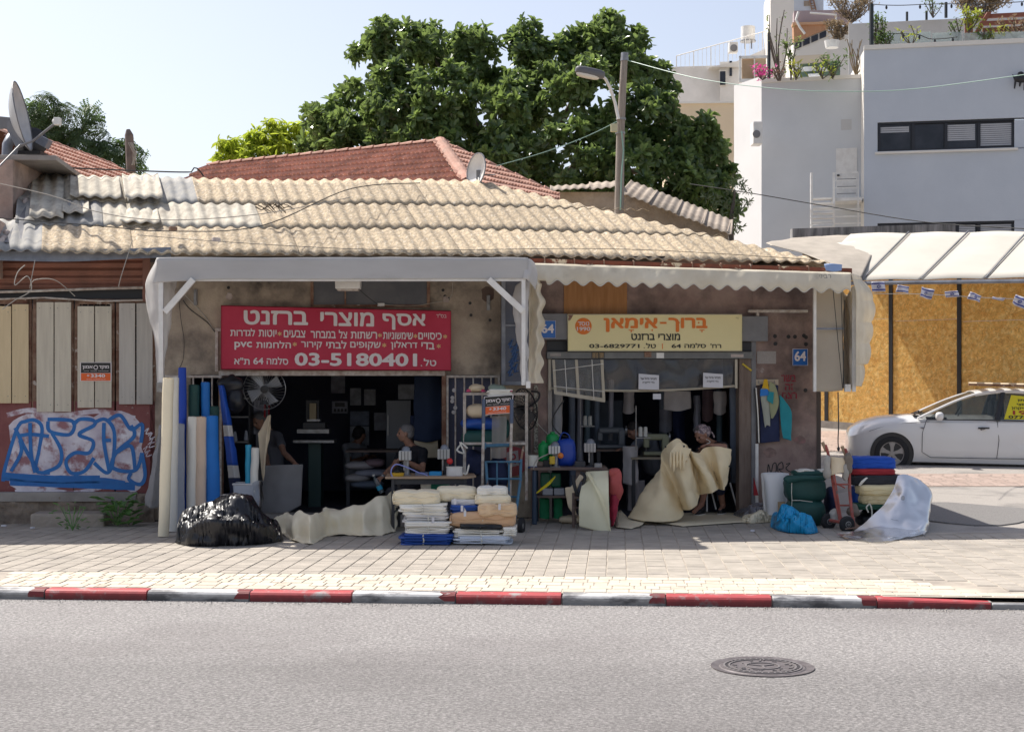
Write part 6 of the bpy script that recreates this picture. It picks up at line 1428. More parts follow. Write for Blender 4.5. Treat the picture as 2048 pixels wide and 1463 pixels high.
B().sq(P(462, 772, 19.4), (.34, .2, .28), .9, 20, 14, amp=.09, fr=7, seed=4, rid=True).sq(P(472, 800, 19.35), (.2, .2, .3), .9, 16, 12, amp=.07, fr=9, seed=6, rid=True).make('plastic_bundle', M_black_t, None, smooth=2, label='crumpled black plastic stuffed above the striped sheet', cat='plastic')
bn = T('plastic_bin', P(488, 1030, 18.9), 'pale grey plastic bin holding short cyan and white rolls', 'bin')
b_ = B(); Yb = 18.9
p0 = P(466, 968, Yb); p1 = P(514, 968, Yb); q0 = P(470, 1028, Yb); q1 = P(510, 1028, Yb)
b_.add([q0, q1, q1+V((0, .25, 0)), q0+V((0, .25, 0)), p0, p1, p1+V((0, .3, 0)), p0+V((0, .3, 0))], [(0, 1, 5, 4), (1, 2, 6, 5), (2, 3, 7, 6), (3, 0, 4, 7), (0, 3, 2, 1)])
b_.make('tub', mat('pale_plastic', (.48, .5, .55), .4), bn, solid=.008, bevel=.01)
b_ = B().tube([p0, p1, p1+V((0, .3, 0)), p0+V((0, .3, 0)), p0], .014, 6); b_.make('rim', M_lgrey, bn)
roll('short cyan roll standing in the pale bin', P(497, 890, 19.0), P(496, 985, 19.0), .04, M_cyan, group='short rolls in the bin')
roll('short white roll standing in the pale bin', P(511, 896, 18.95), P(507, 985, 18.97), .052, M_whitef, group='short rolls in the bin')
B().loft([[P(505, 965, 18.8), P(508, 1022, 18.8)], [P(518, 960, 18.85), P(520, 1022, 18.85)], [P(527, 966, 18.95), P(526, 1018, 18.95)]], 6, 12, .05, 7, 3, True).make('plastic_bag', film('cloudy_film', (.5, .52, .58), .75, .3), None, smooth=True, label='cloudy plastic bag hanging on the side of the pale bin', cat='bag')
B().loft([[P(521, 931, 20.3), P(520, 980, 20.3), P(523, 1034, 20.2)], [P(560, 929, 20.25), P(560, 985, 20.2), P(562, 1030, 20.1)], [P(606, 928, 20.3), P(604, 975, 20.3), P(602, 1010, 20.25)]], 8, 16, .03, 3, 2).make('tarpaulin_sheet', fab('grey_pvc', (.28, .27, .27), .85, .6), None, smooth=True, solid=.006, label='stiff grey tarpaulin square held upright by the standing man', cat='tarpaulin')
frb('black_board', 512, 862, 526, 960, 19.5, .02, M_black, None, label='narrow black board leaning behind the white roll in the bin', cat='board')
B().loft([[P(536, 830, 19.5), P(520, 860, 19.5), P(516, 866, 19.5)], [P(541, 829, 19.4), P(532, 880, 19.4), P(526, 962, 19.4)], [P(542, 832, 19.5), P(540, 870, 19.45), P(530, 905, 19.45)]], 8, 20, .02, 7, 5).make('cream_cloth', M_creamd, None, smooth=True, solid=.004, label='pointed cream cloth folded over the black board in the doorway', cat='cloth')
def heap(name, label, prof, Yf, depth, m, seed, amp=.06, fr=3.2, base=1090, cat='tarpaulin', par=None, sx=1.0):
 b = B(); pts = [V((x, y, z)) for x, y, z in prof]; rs = resample(pts, 90); nv = 34
 def fn(u_, v_):
  k = u_*89; i = int(k); p = rs[min(i, 89)]
  Yf_ = GY(p.z) ; zt_ = EYE-(p.y-HY)/FP*(Yf_+depth*.5)
  X = (p.x-CX)/FP*Yf_
  h = max(.02, zt_-.1); a = v_*pi
  e = min(1, min(u_, 1-u_)*14+.15)
  Yq = Yf_+depth*.5*(1-cos(a))*e; zq = .1+h*(sin(a)**.65)*min(1, e+.2)
  X = X*(1+(Yq-Yf_)/Yf_)
  q = V((X, Yq, zq)); sd = V((seed, seed*2, 0))
  qq = q; q0_ = q; q = V((q.x*sx, q.y, q.z)); n1 = noise.noise(q*fr+sd); n2 = noise.noise(q*fr*2.6+sd); n3 = noise.noise(q*fr*5.5+sd)
  k_ = n1*.9+crumple(q*fr*1.25+sd)*1.0+crumple(q*fr*2.3+sd)*.28+n3*.08
  q = q0_; d = V((0, -cos(a)*.8, sin(a)*.9+.1)); q = q+d*k_*amp*2*min(1, h*4)
  q.z = max(.098, q.z); return q
 b.grid(fn, 150, 50); return b.make(name, m, par, smooth=2, solid=.004, label=label if not par else None, cat=cat if not par else None)
heap('black_tarpaulin', 'crumpled glossy black tarpaulin heap on the pavement at the foot of the rolls', [(352, 1056, 1086), (375, 1032, 1091), (410, 1018, 1092), (450, 1008, 1091), (490, 1006, 1090), (520, 1024, 1088), (545, 1040, 1085), (566, 1066, 1080)], 0, .75, M_black_t, 3, .075, 4.6, sx=.45)
def drape(name, label, ribs, m, amp, fr, seed, cat='tarpaulin'):
 rr = []
 for (x, yt0, yf, bu) in ribs:
  Yf = GY(yf); Yt0 = Yf+.38; t = P(x, yt0, Yt0); g = P(x, yf, Yf); bk = V((t.x, Yt0+.3, .1))
  rr.append([bk, V((t.x, Yt0+.1, .1+(t.z-.1)*.8)), t, t.lerp(g, .35)+V((0, -.02-bu, .03)), t.lerp(g, .72)+V((0, .05-bu, -.04)), g+V((0, .03, .012)), g+V((0, -.03, .006))])
 return B().loft(rr, 7, 46, amp, fr, seed, True).make(name, m, None, smooth=2, solid=.005, label=label, cat=cat)
drape('cream_tarpaulin', 'pale cream tarpaulin dragged in folds along the pavement before the left doorway',
      [(540, 1050, 1058, 0), (552, 1034, 1062, .02), (570, 1026, 1070, .0), (585, 1030, 1080, .06), (600, 1020, 1083, -.02), (622, 1027, 1087, .08), (640, 1024, 1080, -.03), (656, 1014, 1071, .02), (680, 1018, 1070, .05), (705, 1006, 1070, -.04), (728, 1008, 1072, .06), (750, 994, 1070, -.02), (768, 990, 1068, .04), (786, 980, 1064, 0), (792, 984, 1062, 0)], M_cream, .05, 4.4, 8)
# stacks of folded tarpaulins
def folded(label, x0, y0, x1, y1, Y, dep, m, n=3, seed=0, group='folded tarpaulins in the pavement stacks', straps=1, e=.45, amp=.016, name='folded_tarpaulin', rot=0):
 rr = random.Random(seed+99); t = T(name, P((x0+x1)/2, y1, Y+dep/2), label, 'tarpaulin', group)
 s = Y/FP; zt_, zb = P(0, y0, Y).z, P(0, y1, Y).z; H = zt_-zb; w = (x1-x0)*s
 n = n*2 if H > .09 else n
 for k in range(n):
  h = H/n; hh = [.8, 1.25, .95, 1.1][(k+seed) % 4]; ww = w*rr.uniform(.84, 1.0); c = P((x0+x1)/2, 0, Y)+V((rr.uniform(-.5, .5)*(w-ww), 0, 0)); c.z = zb+h*(k+.5); c.y = Y+dep/2+rr.uniform(-.035, .03)
  tl = rr.uniform(-.025, .025); rm_ = Matrix.Rotation(rot+rr.uniform(-.07, .07), 3, 'Z') @ Matrix.Rotation(tl, 3, 'Y')
  B().sq(c, (ww, dep*rr.uniform(.9, 1), h*1.0*hh), e*.5, 44, 10, rm_, amp*.8, 4.5, seed+k, k % 2 == 0, [(rr.uniform(-.1, .1), .05, .16*straps)]).make('fold', m, t, smooth=2)
  if h > .035:   # the open edges of the sheet layers inside this fold
   lb2 = B()
   for q_ in range(2):
    zz = c.z+h*(-.2+.34*q_); xa_ = -ww*.46+rr.uniform(0, .05); xb_ = ww*.46-rr.uniform(0, .2)
    lb2.tube([V((c.x+xa_+(xb_-xa_)*i/7, c.y-dep*.5-.004+.008*sin(i*1.9+q_+seed), zz+.007*sin(i*1.3+seed*q_))) for i in range(8)], .0055, 4)
   lb2.make('layer_edge', m, t, smooth=True, kind='stuff')
 if n > 1:   # open fold loops showing at the front
  lp_ = B()
  for k in range(n-1):
   z = zb+H/n*(k+1); lp_.tube([V((P(x0+(x1-x0)*q/8, 0, Y).x, Y-.004+.012*noise.noise(V((q, k, seed))), z+.010*noise.noise(V((q*.5, seed, k))))) for q in range(1, 8)], .007, 5)
  lp_.make('fold_edge', m, t, smooth=True, kind='stuff')
 if straps:
  xs = P((x0+x1)/2+rr.uniform(-6, 6), 0, Y).x; r_ = .008
  B().tube([V((xs, Y+dep*.6, zt_+.004)), V((xs, Y+.06, zt_+.004)), V((xs, Y+.0, zt_-.03)), V((xs+.01, Y-.012, (zt_+zb)/2)), V((xs, Y+.01, zb+.01))], r_, 5).make('tie_cord', M_strap, t)
 return t
Ys = 16.9
L_ = [('dark blue folded tarpaulin at the very bottom of the left pavement stack', 796, 1068, 908, 1091, Ys-.1, .6, M_bl_t, 2), ('white tarpaulin with many folds second from the bottom of the left stack', 806, 1043, 903, 1070, Ys-.05, .55, M_whitef, 3),
      ('grey-white folded tarpaulin third from the bottom of the left stack', 801, 1028, 902, 1047, Ys, .5, M_lgrey, 2), ('off-white limp folded sheet just under the cream roll of the left stack', 795, 1008, 900, 1030, Ys, .5, M_whitef, 2),
      ('white and pale blue flat sheets at the bottom of the right stack', 905, 1072, 1026, 1089, Ys-.1, .6, fab('bluish_white_sheet', (.66, .71, .8), .9, .5), 2), ('folded white canvas low in the right stack', 903, 1056, 1012, 1074, Ys-.05, .55, M_whitef, 2), ('short white folded cloth at the right end low in the right stack', 1005, 1055, 1034, 1072, Ys-.1, .4, M_whitef, 2),
      ('thin black folded sheet in the right stack under the tan roll', 915, 1048, 1004, 1058, Ys-.06, .4, M_black_t, 1)]
for i, a in enumerate(L_): folded(a[0], a[1], a[2], a[3], a[4], a[5], a[6], a[7], a[8], i)
def bundle(label, x0, y0, x1, y1, Y, dep, m, seed, pinch=((0, .05, .18),), name='rolled_tarpaulin', group='rolled tarpaulins on top of the pavement stacks', e=.75, amp=.02, spiral=True, endside=-1):
 t = T(name, P((x0+x1)/2, y1, Y+dep/2), label, 'tarpaulin', group); s = Y/FP; c = P((x0+x1)/2, (y0+y1)/2, Y); c.y = Y+dep/2
 w, h = (x1-x0)*s, (y1-y0)*s
 B().sq(c, (w, dep, h*1.02), e*.62, 56, 24, None, amp*1.1, 9, seed, True, [(a, b_*.6, c_*.6) for a, b_, c_ in pinch]).make('roll', m, t, smooth=2)
 for (xf, w_, am) in pinch:
  q = []
  for k in range(13):
   a = -pi*.45+pi*1.3*k/12; q.append(c+V((xf*w, -cos(a)*dep*.5*(1-am*.9), sin(a)*h*.52*(1-am*.9))))
  B().tube(q, .006, 5).make('tie_cord', M_strap, t)
 le = B()
 for k in range(2+seed % 2):
  zz = c.z+h*(-.22+.3*k); le.tube([V((c.x+w*(-.47+.94*i/12), c.y-dep*.5-.003+.02*abs(i/12-.5)**2+.006*sin(i*2.3+k), zz+h*.06*sin(i*1.1+seed+k*2))) for i in range(13)], .005, 4)
 le.make('fold_edge', m, t, smooth=True, kind='stuff')
 if spiral:
  sp = B(); ex = c+V((endside*w*.5, -dep*.28, 0))
  sp.tube([ex+V((0.012*k/20*-endside, cos(k*.55)*h*(.08+.34*k/26), sin(k*.55)*h*(.08+.36*k/26))) for k in range(27)], .006, 4); sp.make('wound_edge', m, t)
 return t
bundle('thick rolled cream tarpaulin on top of the left pavement stack', 784, 981, 880, 1013, 16.95, .36, M_cream, 1, ((.0, .05, .2),))
bundle('rolled cream tarpaulin in the middle on top of the pavement stacks', 872, 974, 952, 1004, 17.1, .36, M_cream, 2, ((.0, .05, .2),))
bundle('ivory looped bundle uppermost on the right pavement stack', 954, 974, 1014, 992, 17.0, .36, M_whitef, 3, ((.0, .08, .35),), amp=.04)
bundle('ivory flattened bundle second from the top of the right stack', 950, 990, 1020, 1010, 16.95, .36, M_cream, 4, ((.05, .08, .25),), amp=.04, e=.6)
bundle('tan canvas bundle tied in the middle on the right stack', 956, 1007, 1034, 1034, 16.85, .34, fab('light_tan_canvas', (.78, .57, .36), .9), 5, ((.0, .07, .4),), amp=.05)
bundle('thick tan canvas roll lying across the right pavement stack', 899, 1024, 1032, 1056, 16.88, .4, M_tan, 6, ((.0, .04, .06),), amp=.012)
folded('small dark blue tied sheet on the tan roll', 898, 1010, 958, 1028, 16.98, .3, M_bl_t, 2, 31, amp=.03)
folded('thin greyish folded sheet above the small dark blue one', 900, 1000, 956, 1011, 17.02, .3, M_lgrey, 1, 33, straps=0)
for i, (x, y) in enumerate(((910, 1002), (924, 1016), (930, 1026), (999, 1013), (866, 1040))):
 frb('paper_tag', x-2.5, y-6, x+2.5, y+6, 16.82, .003, M_paper, None, label=['white paper tag hanging between the two pavement stacks', 'white paper tag on the small dark blue sheet, upper one', 'white paper tag on the small dark blue sheet, lower one', 'grey tape label on the tan canvas bundle', 'small white tag on the left pavement stack'][i], cat='tag')
# left work table
tbY = 19.0
tb1 = T('work_table', G(870, 1066)*1, 'light plywood work table with grommet press before the left doorway', 'table')
M_ply = mat('light_plywood', (.48, .34, .22), .6, (.4, .27, .17), 3, .5, stretch=(1, 6, 6)); M_fr = mat('dark_tube_frame', (.04, .04, .045), .5)
tz = P(0, 957, 18.2).z
B().poly([V((P(770, 0, 18.2).x, 18.2, tz)), V((P(935, 0, 18.2).x, 18.2, tz)), V((P(952, 0, 18.4).x, 18.45, tz)), V((P(948, 0, 18.9).x, 18.9, tz)), V((P(775, 0, 18.9).x, 18.9, tz))], (0, 0, .024)).make('table_top', M_ply, tb1, bevel=.003)
for (x, Y) in ((786, 18.25), (798, 18.85), (930, 18.25), (925, 18.85)): B().bb(V((P(x-3, 0, Y).x, Y-.02, .1)), V((P(x+3, 0, Y).x, Y+.02, tz))).make('leg', M_fr, tb1)
B().bb(V((P(786, 0, 18.25).x, 18.25, tz-.07)), V((P(930, 0, 18.25).x, 18.28, tz-.002))).make('apron', M_fr, tb1)
B().bb(V((P(786, 0, 18.25).x-.01, 18.25, .32)), V((P(786, 0, 18.25).x+.02, 18.85, .35))).make('stretcher', M_fr, tb1)
def press(x, yb_, Y, hpx, m_head, label, knob=None, dark=False):
 t = T('grommet_press', P(x, yb_, Y), label, 'press machine'); s = Y/FP; c = P(x, yb_, Y); H = hpx*s; md = M_fr if dark else M_steel
 B().box(c+V((0, 0, .012)), (.13, .18, .024)).make('base', md, t, bevel=.005)
 B().tube([c+V((.01, .03, 0)), c+V((.01, .03, H*.55))], [.035, .028], 10).make('column', md, t, smooth=True)
 B().box(c+V((-.01, 0, H*.72)), (.15, .16, H*.32)).make('head', m_head, t, bevel=.008)
 gr = B()
 for k in range(3): gr.box(c+V((-.05+.04*k, -.083, H*.72)), (.006, .006, H*.3))
 gr.make('head_rib', M_fr, t, kind='stuff')
 B().cyl(c+V((-.02, -.03, H*.55)), c+V((-.02, -.03, H*.2)), .012, .012, 8).make('punch', M_steel, t)
 B().lathe(c+V((0, 0, H*.88)), [(.055, 0), (.05, .03), (.025, .055), (.001, .06)], 14).make('cap', M_zinc, t, smooth=True)
 if knob: B().ell(c+V((.07, -.08, H*.5)), (.08, .07, .08)).make('knob', knob, t, smooth=True)
 return t
M_redk = mat('red_knob', (.55, .02, .02), .4)
press(812, 952, 18.5, 58, mat('beige_enamel', (.5, .49, .46), .5), 'cream-headed grommet press at the left end of the light plywood table')
press(889, 952, 18.6, 62, mat('pale_grey_dial', (.4, .4, .38), .5), 'dark grommet press with red knob behind the white cable reel', M_redk, True)
B().tube(smooth([P(838, 945, 18.4), P(816, 935, 18.35), P(793, 928, 18.3), P(783, 938, 18.3), P(785, 952, 18.3), P(806, 957, 18.28), P(840, 955, 18.3)], 5), .008, 6).tube(smooth([P(838, 945, 18.4), P(850, 948, 18.4), P(862, 955, 18.4)], 4), .006, 5).make('air_hose', mat('lilac_hose', (.3, .34, .75), .4), None, smooth=True, kind=None, label='lilac air hose looping around the cream-headed press', cat='hose')
bo = T('bowl', P(795, 957, 18.35), 'yellow bowl with black lid item at the left end of the plywood table', 'bowl')
B().lathe(P(795, 957, 18.35), [(.05, 0), (.075, .03), (.085, .075)], 20).make('bowl_shell', mat('yellow_plastic', (.68, .42, .04), .4), bo, smooth=True)
B().lathe(P(794, 943, 18.4), [(.04, 0), (.04, .02), (.001, .022)], 14).make('lid', M_black, bo)
frb('plastic_box', 830, 944, 857, 956, 18.5, .16, film('clear_box_plastic', (.3, .38, .6), .7, .2), None, .01, label='clear bluish plastic box in the middle of the plywood table', cat='box')
frb('plastic_box', 858, 943, 883, 957, 18.45, .16, fab('sky_blue_plastic', (.02, .3, .62), .9, .4), None, .012, label='sky blue plastic box on the plywood table', cat='box')
cr = T('cable_reel', P(909, 958, 18.4), 'white cylindrical reel near the right end of the plywood table', 'reel')
B().lathe(P(909, 958, 18.45), [(.098, 0), (.102, .01), (.1, .15), (.09, .158), (.03, .158), (.03, .12)], 28).make('reel_body', M_white, cr, smooth=True)
B().lathe(P(909, 958, 18.45), [(.106, .0), (.106, .01), (.02, .012)], 28).lathe(P(909, 958, 18.45)+V((0, 0, .15)), [(.104, .0), (.104, .008), (.035, .01)], 28).make('rim', M_whitef, cr)
B().tube(smooth([P(926, 945, 18.5), P(933, 947, 18.5), P(938, 928, 18.5)], 4), [.012]*8+[.003], 6).make('fabric_scrap', M_whitef, None, label='pointed white scrap sticking up beside the white reel', cat='scrap')
B().sq(P(862, 970, 18.8), (.26, .25, .16), .6, 20, 10, amp=.05, fr=9, seed=3).make('cloth_scraps', M_whitef, None, smooth=2, label='pale cloth scraps under the plywood table', cat='cloth'); B().sq(P(880, 975, 18.75), (.24, .2, .16), .6, 20, 10, amp=.04, fr=9, seed=8).make('green_scraps', fab('bottle_green_net', (.02, .22, .15), .7), None, smooth=2, label='green netting lump under the plywood table', cat='netting')
# shelf rack, poles, hand truck
rk = T('shelf_rack', P(985, 1020, 19.1), 'makeshift pale rack of shelves stuffed with bundles behind the two white poles', 'rack')
for (x0, x1, Y) in ((926, 932, 19.05), (1050, 1056, 19.2)): B().pbox(Pl(Y), x0, 785, x1, 1000, 0, .04).make('upright', M_cwhite, rk, bevel=.004)
for y in (785, 884): B().pbox(Pl(19.0), 926, y, 1052, y+5, 0, .5).make('shelf', M_cwhite, rk)
for i, x in enumerate((937, 966, 1020)): B().lathe(P(x, 783, 18.9), [(.028, 0), (.034, .012), (.012, .02), (.03, .03), (.001, .034)], 12).make('pink_clamp', mat('pink_plastic', (.72, .1, .24), .4) if i == 0 else bpy.data.materials['pink_plastic'], rk)
def lump(label, x0, y0, x1, y1, Y, dep, m, seed, amp=.05, cat='bundle', name='fabric_bundle', e=.8, rid=False): 
 c = P((x0+x1)/2, (y0+y1)/2, Y+dep/2); s = Y/FP
 return B().sq(c, ((x1-x0)*s, dep, (y1-y0)*s), e, 26, 16, None, amp, 6, seed, rid).make(name, m, None, smooth=2, label=label, cat=cat)
lump('cream pillow-like bundle on the rack beneath the pink clamps', 933, 808, 978, 836, 19.0, .3, M_creamd, 1, .04)
lump('crumpled blue tarpaulin bundle on the rack above the dark green one', 923, 834, 1000, 860, 19.0, .4, M_bl_t, 2, .06, rid=True)
lump('dark green tied bundle on the rack shelf', 921, 858, 1012, 892, 19.0, .4, M_dgreen, 3, .03, e=.6)
lump('second dark green bundle behind the white pole on the rack', 985, 835, 1020, 880, 19.2, .3, M_dgreen, 4, .03)
lump('crumpled cream sheet on top of the rack', 938, 768, 968, 784, 19.0, .3, M_creamd, 5, .04)
lump('grey-green folded cloth crowning the alarm sign', 976, 768, 1012, 788, 18.7, .25, fab('grey_green_cloth', (.26, .32, .26), .8), 6, .04)
folded('black and white striped folded sheet lying over the alarm sign', 973, 778, 1026, 793, 18.65, .22, M_whitef, 3, 61, straps=0, amp=.02, group='sheets over the alarm sign')
lump('pile of dark blue-black cloth low on the rack', 928, 900, 968, 952, 19.2, .4, M_navy, 7, .07, rid=True)
lump('second pile of dark cloth low on the rack right of the white pole', 975, 915, 1016, 975, 19.25, .4, M_navy, 8, .07, rid=True)
B().tube(smooth([P(922, 888, 18.95), P(914, 900, 18.9), P(928, 905, 18.9), P(920, 884, 18.9), P(935, 896, 18.9)], 4), .012, 5).make('cloth_strips', M_whitef, None, label='loose white cloth strips dangling at the left end of the rack', cat='cloth')
B().loft([[P(984, 832, 18.75), P(983, 915, 18.75)], [P(998, 832, 18.72), P(998, 917, 18.72)], [P(1013, 832, 18.76), P(1013, 914, 18.76)]], 5, 10, .015, 5, 2).make('hanging_plastic', film('milky_film', (.42, .4, .38), .6, .3), None, smooth=True, label='milky plastic strip hanging between the two white poles', cat='plastic')
for i, (x0, x1, l) in enumerate(((967, 963, 'left white pole with dark blue sleeve before the rack'), (1023, 1018, 'right white pole with dark blue sleeve before the rack'))):
 t = T('support_pole', P(x1, 1030, 18.6), l, 'pole', 'white poles before the rack')
 B().tube([P(x0, 840, 18.6), P(x1, 1075, 18.6)], .019, 10).make('pole', M_cwhite, t, smooth=True); B().tube([P(x0+.4, 798, 18.6), P(x0, 846, 18.6)], .024, 10).make('sleeve', mat('slate_blue_sleeve', (.08, .11, .18), .5) if i == 0 else bpy.data.materials['slate_blue_sleeve'], t, smooth=True)
M_btr = mat('chipped_blue_paint', (.07, .2, .32), .6, (.05, .13, .2), 9, .5, col3=(.2, .1, .06), sc3=7, lo3=.6, hi3=.68); M_tyre = mat('rubber', (.02, .02, .022), .8); M_rtr = mat('faded_red_paint', (.42, .10, .075), .65, (.3, .07, .05), 9, .5, col3=(.18, .14, .12), sc3=8, lo3=.58, hi3=.66)
ht = T('hand_truck', P(1005, 1052, 18.3), 'blue steel hand truck standing behind the right pavement stack', 'hand truck')
YH = 18.45
fr_ = [[P(972, 922, YH+.15), P(974, 960, YH+.1), P(978, 1010, YH), P(984, 1048, YH-.1)], [P(1042, 918, YH+.15), P(1041, 960, YH+.1), P(1034, 1010, YH), P(1028, 1048, YH-.1)]]
for p_ in fr_: B().tube(p_, .018, 8).make('side_rail', M_btr, ht, smooth=True)
for y, xa, xb in ((923, 972, 1042), (957, 974, 1041), (993, 977, 1036), (1022, 980, 1033)): B().tube([P(xa, y, YH+.1), P(xb, y, YH+.1)], .013, 6).make('cross_bar', M_btr, ht)
for x in (994, 1018): B().tube([P(x, 922, YH+.12), P(x, 1030, YH)], .011, 6).make('upright_bar', M_btr, ht)
B().tube([P(965, 891, YH+.2), P(1025, 889, YH+.2)], .022, 8).tube([P(968, 885, YH+.2), P(968, 897, YH+.2)], .03, 8).make('top_bar', M_btr, ht)
B().tube([P(1042, 920, YH+.15), P(1047, 892, YH+.2)], .015, 8).make('handle', M_rust, ht)
wh2 = B().lathe(P(1043, 1051, YH-.2), [(.04, -.03), (.095, -.028), (.105, 0), (.095, .028), (.04, .03)], 24, axis=(1, -.25, 0)); wh2.make('wheel', M_tyre, ht, smooth=True)
B().lathe(P(1045, 1051, YH-.24), [(.045, 0), (.03, .012), (.001, .014)], 16, axis=(1, -.25, 0)).make('hub', M_steel, ht, smooth=True)
B().tube([P(984, 1050, YH-.1), P(1044, 1050, YH-.15)], .012, 6).make('axle', M_steel, ht)
wf = T('wall_fan', W(1052, 850, .2), 'tilted dusty black wall fan between the two shops', 'fan')
fc = P(1050, 818, 19.4); fa = V((.75, -.55, .15)).normalized()
q_ = V((0, 0, 1)).rotation_difference(fa)
fg = B(); 
for side in (-1, 1):
 for k in range(28):
  a = 2*pi*k/28; fg.tube([fc+q_ @ V((cos(a)*.05, sin(a)*.05, side*.09)), fc+q_ @ V((cos(a)*.19, sin(a)*.19, side*.07)), fc+q_ @ V((cos(a)*.27, sin(a)*.27, 0))], .004, 3, caps=False)
fg.make('cage', M_black, wf, kind='stuff')
B().lathe(fc, [(.27, -.012), (.282, 0), (.27, .012)], 36, axis=fa, caps=False).make('cage_rim', M_black, wf, smooth=True)
B().lathe(fc, [(.001, -.14), (.05, -.13), (.06, -.05), (.06, .03), (.001, .05)], 16, axis=fa).make('motor', M_black, wf, smooth=True)
for k in range(3):
 a = 2*pi*k/3; B().loft([[fc+q_ @ V((cos(a)*.05, sin(a)*.05, -.02)), fc+q_ @ V((cos(a-.3)*.23, sin(a-.3)*.23, -.03))], [fc+q_ @ V((cos(a+.7)*.05, sin(a+.7)*.05, .02)), fc+q_ @ V((cos(a+.6)*.24, sin(a+.6)*.24, .03))]], 4, 6).make('blade', mat('dusty_blade', (.05, .045, .045), .7) if k == 0 else bpy.data.materials['dusty_blade'], wf, smooth=True, solid=.004)
B().tube(smooth([fc+V((0, .1, 0)), P(1075, 800, 19.6), P(1078, 785, 19.6), P(1062, 782, 19.6)], 4), .014, 6).make('bracket', M_black, wf)
rr_ = T('round_sign', W(1028, 925, .03), 'faded round red and white sign on the wall behind the blue hand truck', 'sign')
B().lathe(W(1026, 922, .02), [(.2, 0), (.2, .006), (.001, .008)], 32, axis=W.n).make('disc', mat('faded_red_print', (.36, .03, .045), .6, (.3, .06, .07), 5), rr_)
B().poly([W(1014, 904, .031), W(1036, 900, .031), W(1038, 930, .031), W(1012, 936, .031)], -W.n*.002).make('white_field', mat('faded_white_print', (.42, .36, .36), .7), rr_)
rbz = B(); ribbon(rbz, [(1018, 912), (1028, 908), (1030, 916), (1020, 920), (1032, 926)], 1.4, .033); rbz.make('marks', mat('red_mark', (.36, .03, .045), .6), rr_)
cable('wall_cable', [W(1062, 820, .1), W(1068, 835, .06), W(1080, 852, .05), W(1096, 868, .05)], .006, M_cp, 'pale wire running down from the wall fan', 12)
wb('speckled_strip', 1068, 770, 1076, 905, mat('speckled_marble', (.34, .32, .26), .6, (.12, .1, .08), 40, .5, lo=.45, hi=.55), .02, .02)
# right work table
t2 = T('work_table', P(1130, 1045, 19.3), 'old dark work table with two presses at the left of the right shop', 'table')
M_oldw = mat('old_dark_wood', (.2, .14, .11), .7, (.12, .08, .07), 4, .5, .2, 40, stretch=(1, 6, 6)); zt2 = P(0, 940, 19.1).z
B().bb(V((P(1060, 0, 19.1).x, 19.1, zt2)), V((P(1215, 0, 19.1).x, 19.65, zt2+.035))).make('table_top', M_oldw, t2, bevel=.004)
M_dbl = mat('dark_blue_leg', (.035, .06, .1), .5)
for x, Y in ((1069, 19.15), (1205, 19.15), (1072, 19.6), (1205, 19.6)): B().tube([V((P(x, 0, Y).x, Y, .1)), V((P(x, 0, Y).x, Y, zt2))], [.035, .028], 10).make('leg', M_dbl, t2, smooth=True)
B().bb(V((P(1074, 0, 19.2).x, 19.2, P(0, 995, 19.2).z)), V((P(1200, 0, 19.2).x, 19.6, P(0, 991, 19.2).z))).make('lower_shelf', M_oldw, t2)
press(1110, 935, 19.3, 50, mat('white_dial', (.62, .62, .6), .5), 'small press with white dial and yellow body on the old dark table', mat('orange_knob', (.7, .2, .03), .4), False)
press(1181, 935, 19.3, 56, mat('grey_dial', (.42, .4, .38), .5), 'heavy black press with grey dial on the old dark table', None, True)
frb('yellow_press_body', 1099, 912, 1110, 928, 19.2, .05, mat('yellow_enamel', (.62, .42, .03), .5), None, .01, label='yellow cylinder fitting of the small press', cat='fitting')
def jug(label, x0, y0, x1, y1, Y, m, name='canister'):
 t = T(name, P((x0+x1)/2, y1, Y), label, 'canister'); s = Y/FP; r = (x1-x0)/2*s; c = P((x0+x1)/2, y1, Y); h = (y1-y0)*s
 B().lathe(c, [(r*.9, 0), (r, h*.08), (r*.97, h*.5), (r, h*.85), (r*.8, h*.95), (r*.35, h)], 20).make('body', m, t, smooth=True); B().lathe(c+V((0, 0, h)), [(r*.35, 0), (r*.35, .02), (.001, .022)], 12).make('cap', m, t); return t
M_green = fab('green_plastic', (.01, .36, .09), .85, .4)
jug('bright green canister at the left on the old dark table', 1076, 884, 1097, 934, 19.45, M_green); jug('second green canister behind, beside the blue bag', 1092, 866, 1118, 915, 19.6, M_green)
B().sq(P(1131, 905, 19.5), (.26, .22, .36), .55, 24, 16, amp=.05, fr=7, seed=5, rid=True).tube(smooth([P(1118, 882, 19.45), P(1124, 866, 19.45), P(1136, 868, 19.45), P(1142, 884, 19.45)], 5), .008, 6).make('blue_bag', fab('blue_bag_plastic', (.01, .06, .42), .8, .4), None, smooth=2, label='crumpled blue carrier bag on the old dark table', cat='bag')
tb3 = T('bucket', P(1065, 940, 19.3), 'small white bucket at the left corner of the old dark table', 'bucket')
B().lathe(P(1065, 936, 19.3), [(.07, 0), (.08, .17), (.086, .17), (.075, .165), (.066, .01)], 20).make('shell', M_whitef, tb3, smooth=True); B().lathe(P(1065, 936, 19.3), [(.073, .002), (.0735, .03)], 20, caps=False).make('blue_band', M_bl_t, tb3)
lump('brown rag lump between the bucket and the presses', 1073, 922, 1086, 934, 19.25, .12, M_oldw, 14, .03, 'rag', 'rag'); frb('black_tin', 1086, 920, 1099, 935, 19.3, .08, M_black, None, .006, label='small black tin on the old dark table', cat='tin')
frb('motor_box', 1150, 922, 1171, 936, 19.25, .12, M_fr, None, .008, label='dark motor box left of the heavy black press', cat='motor')
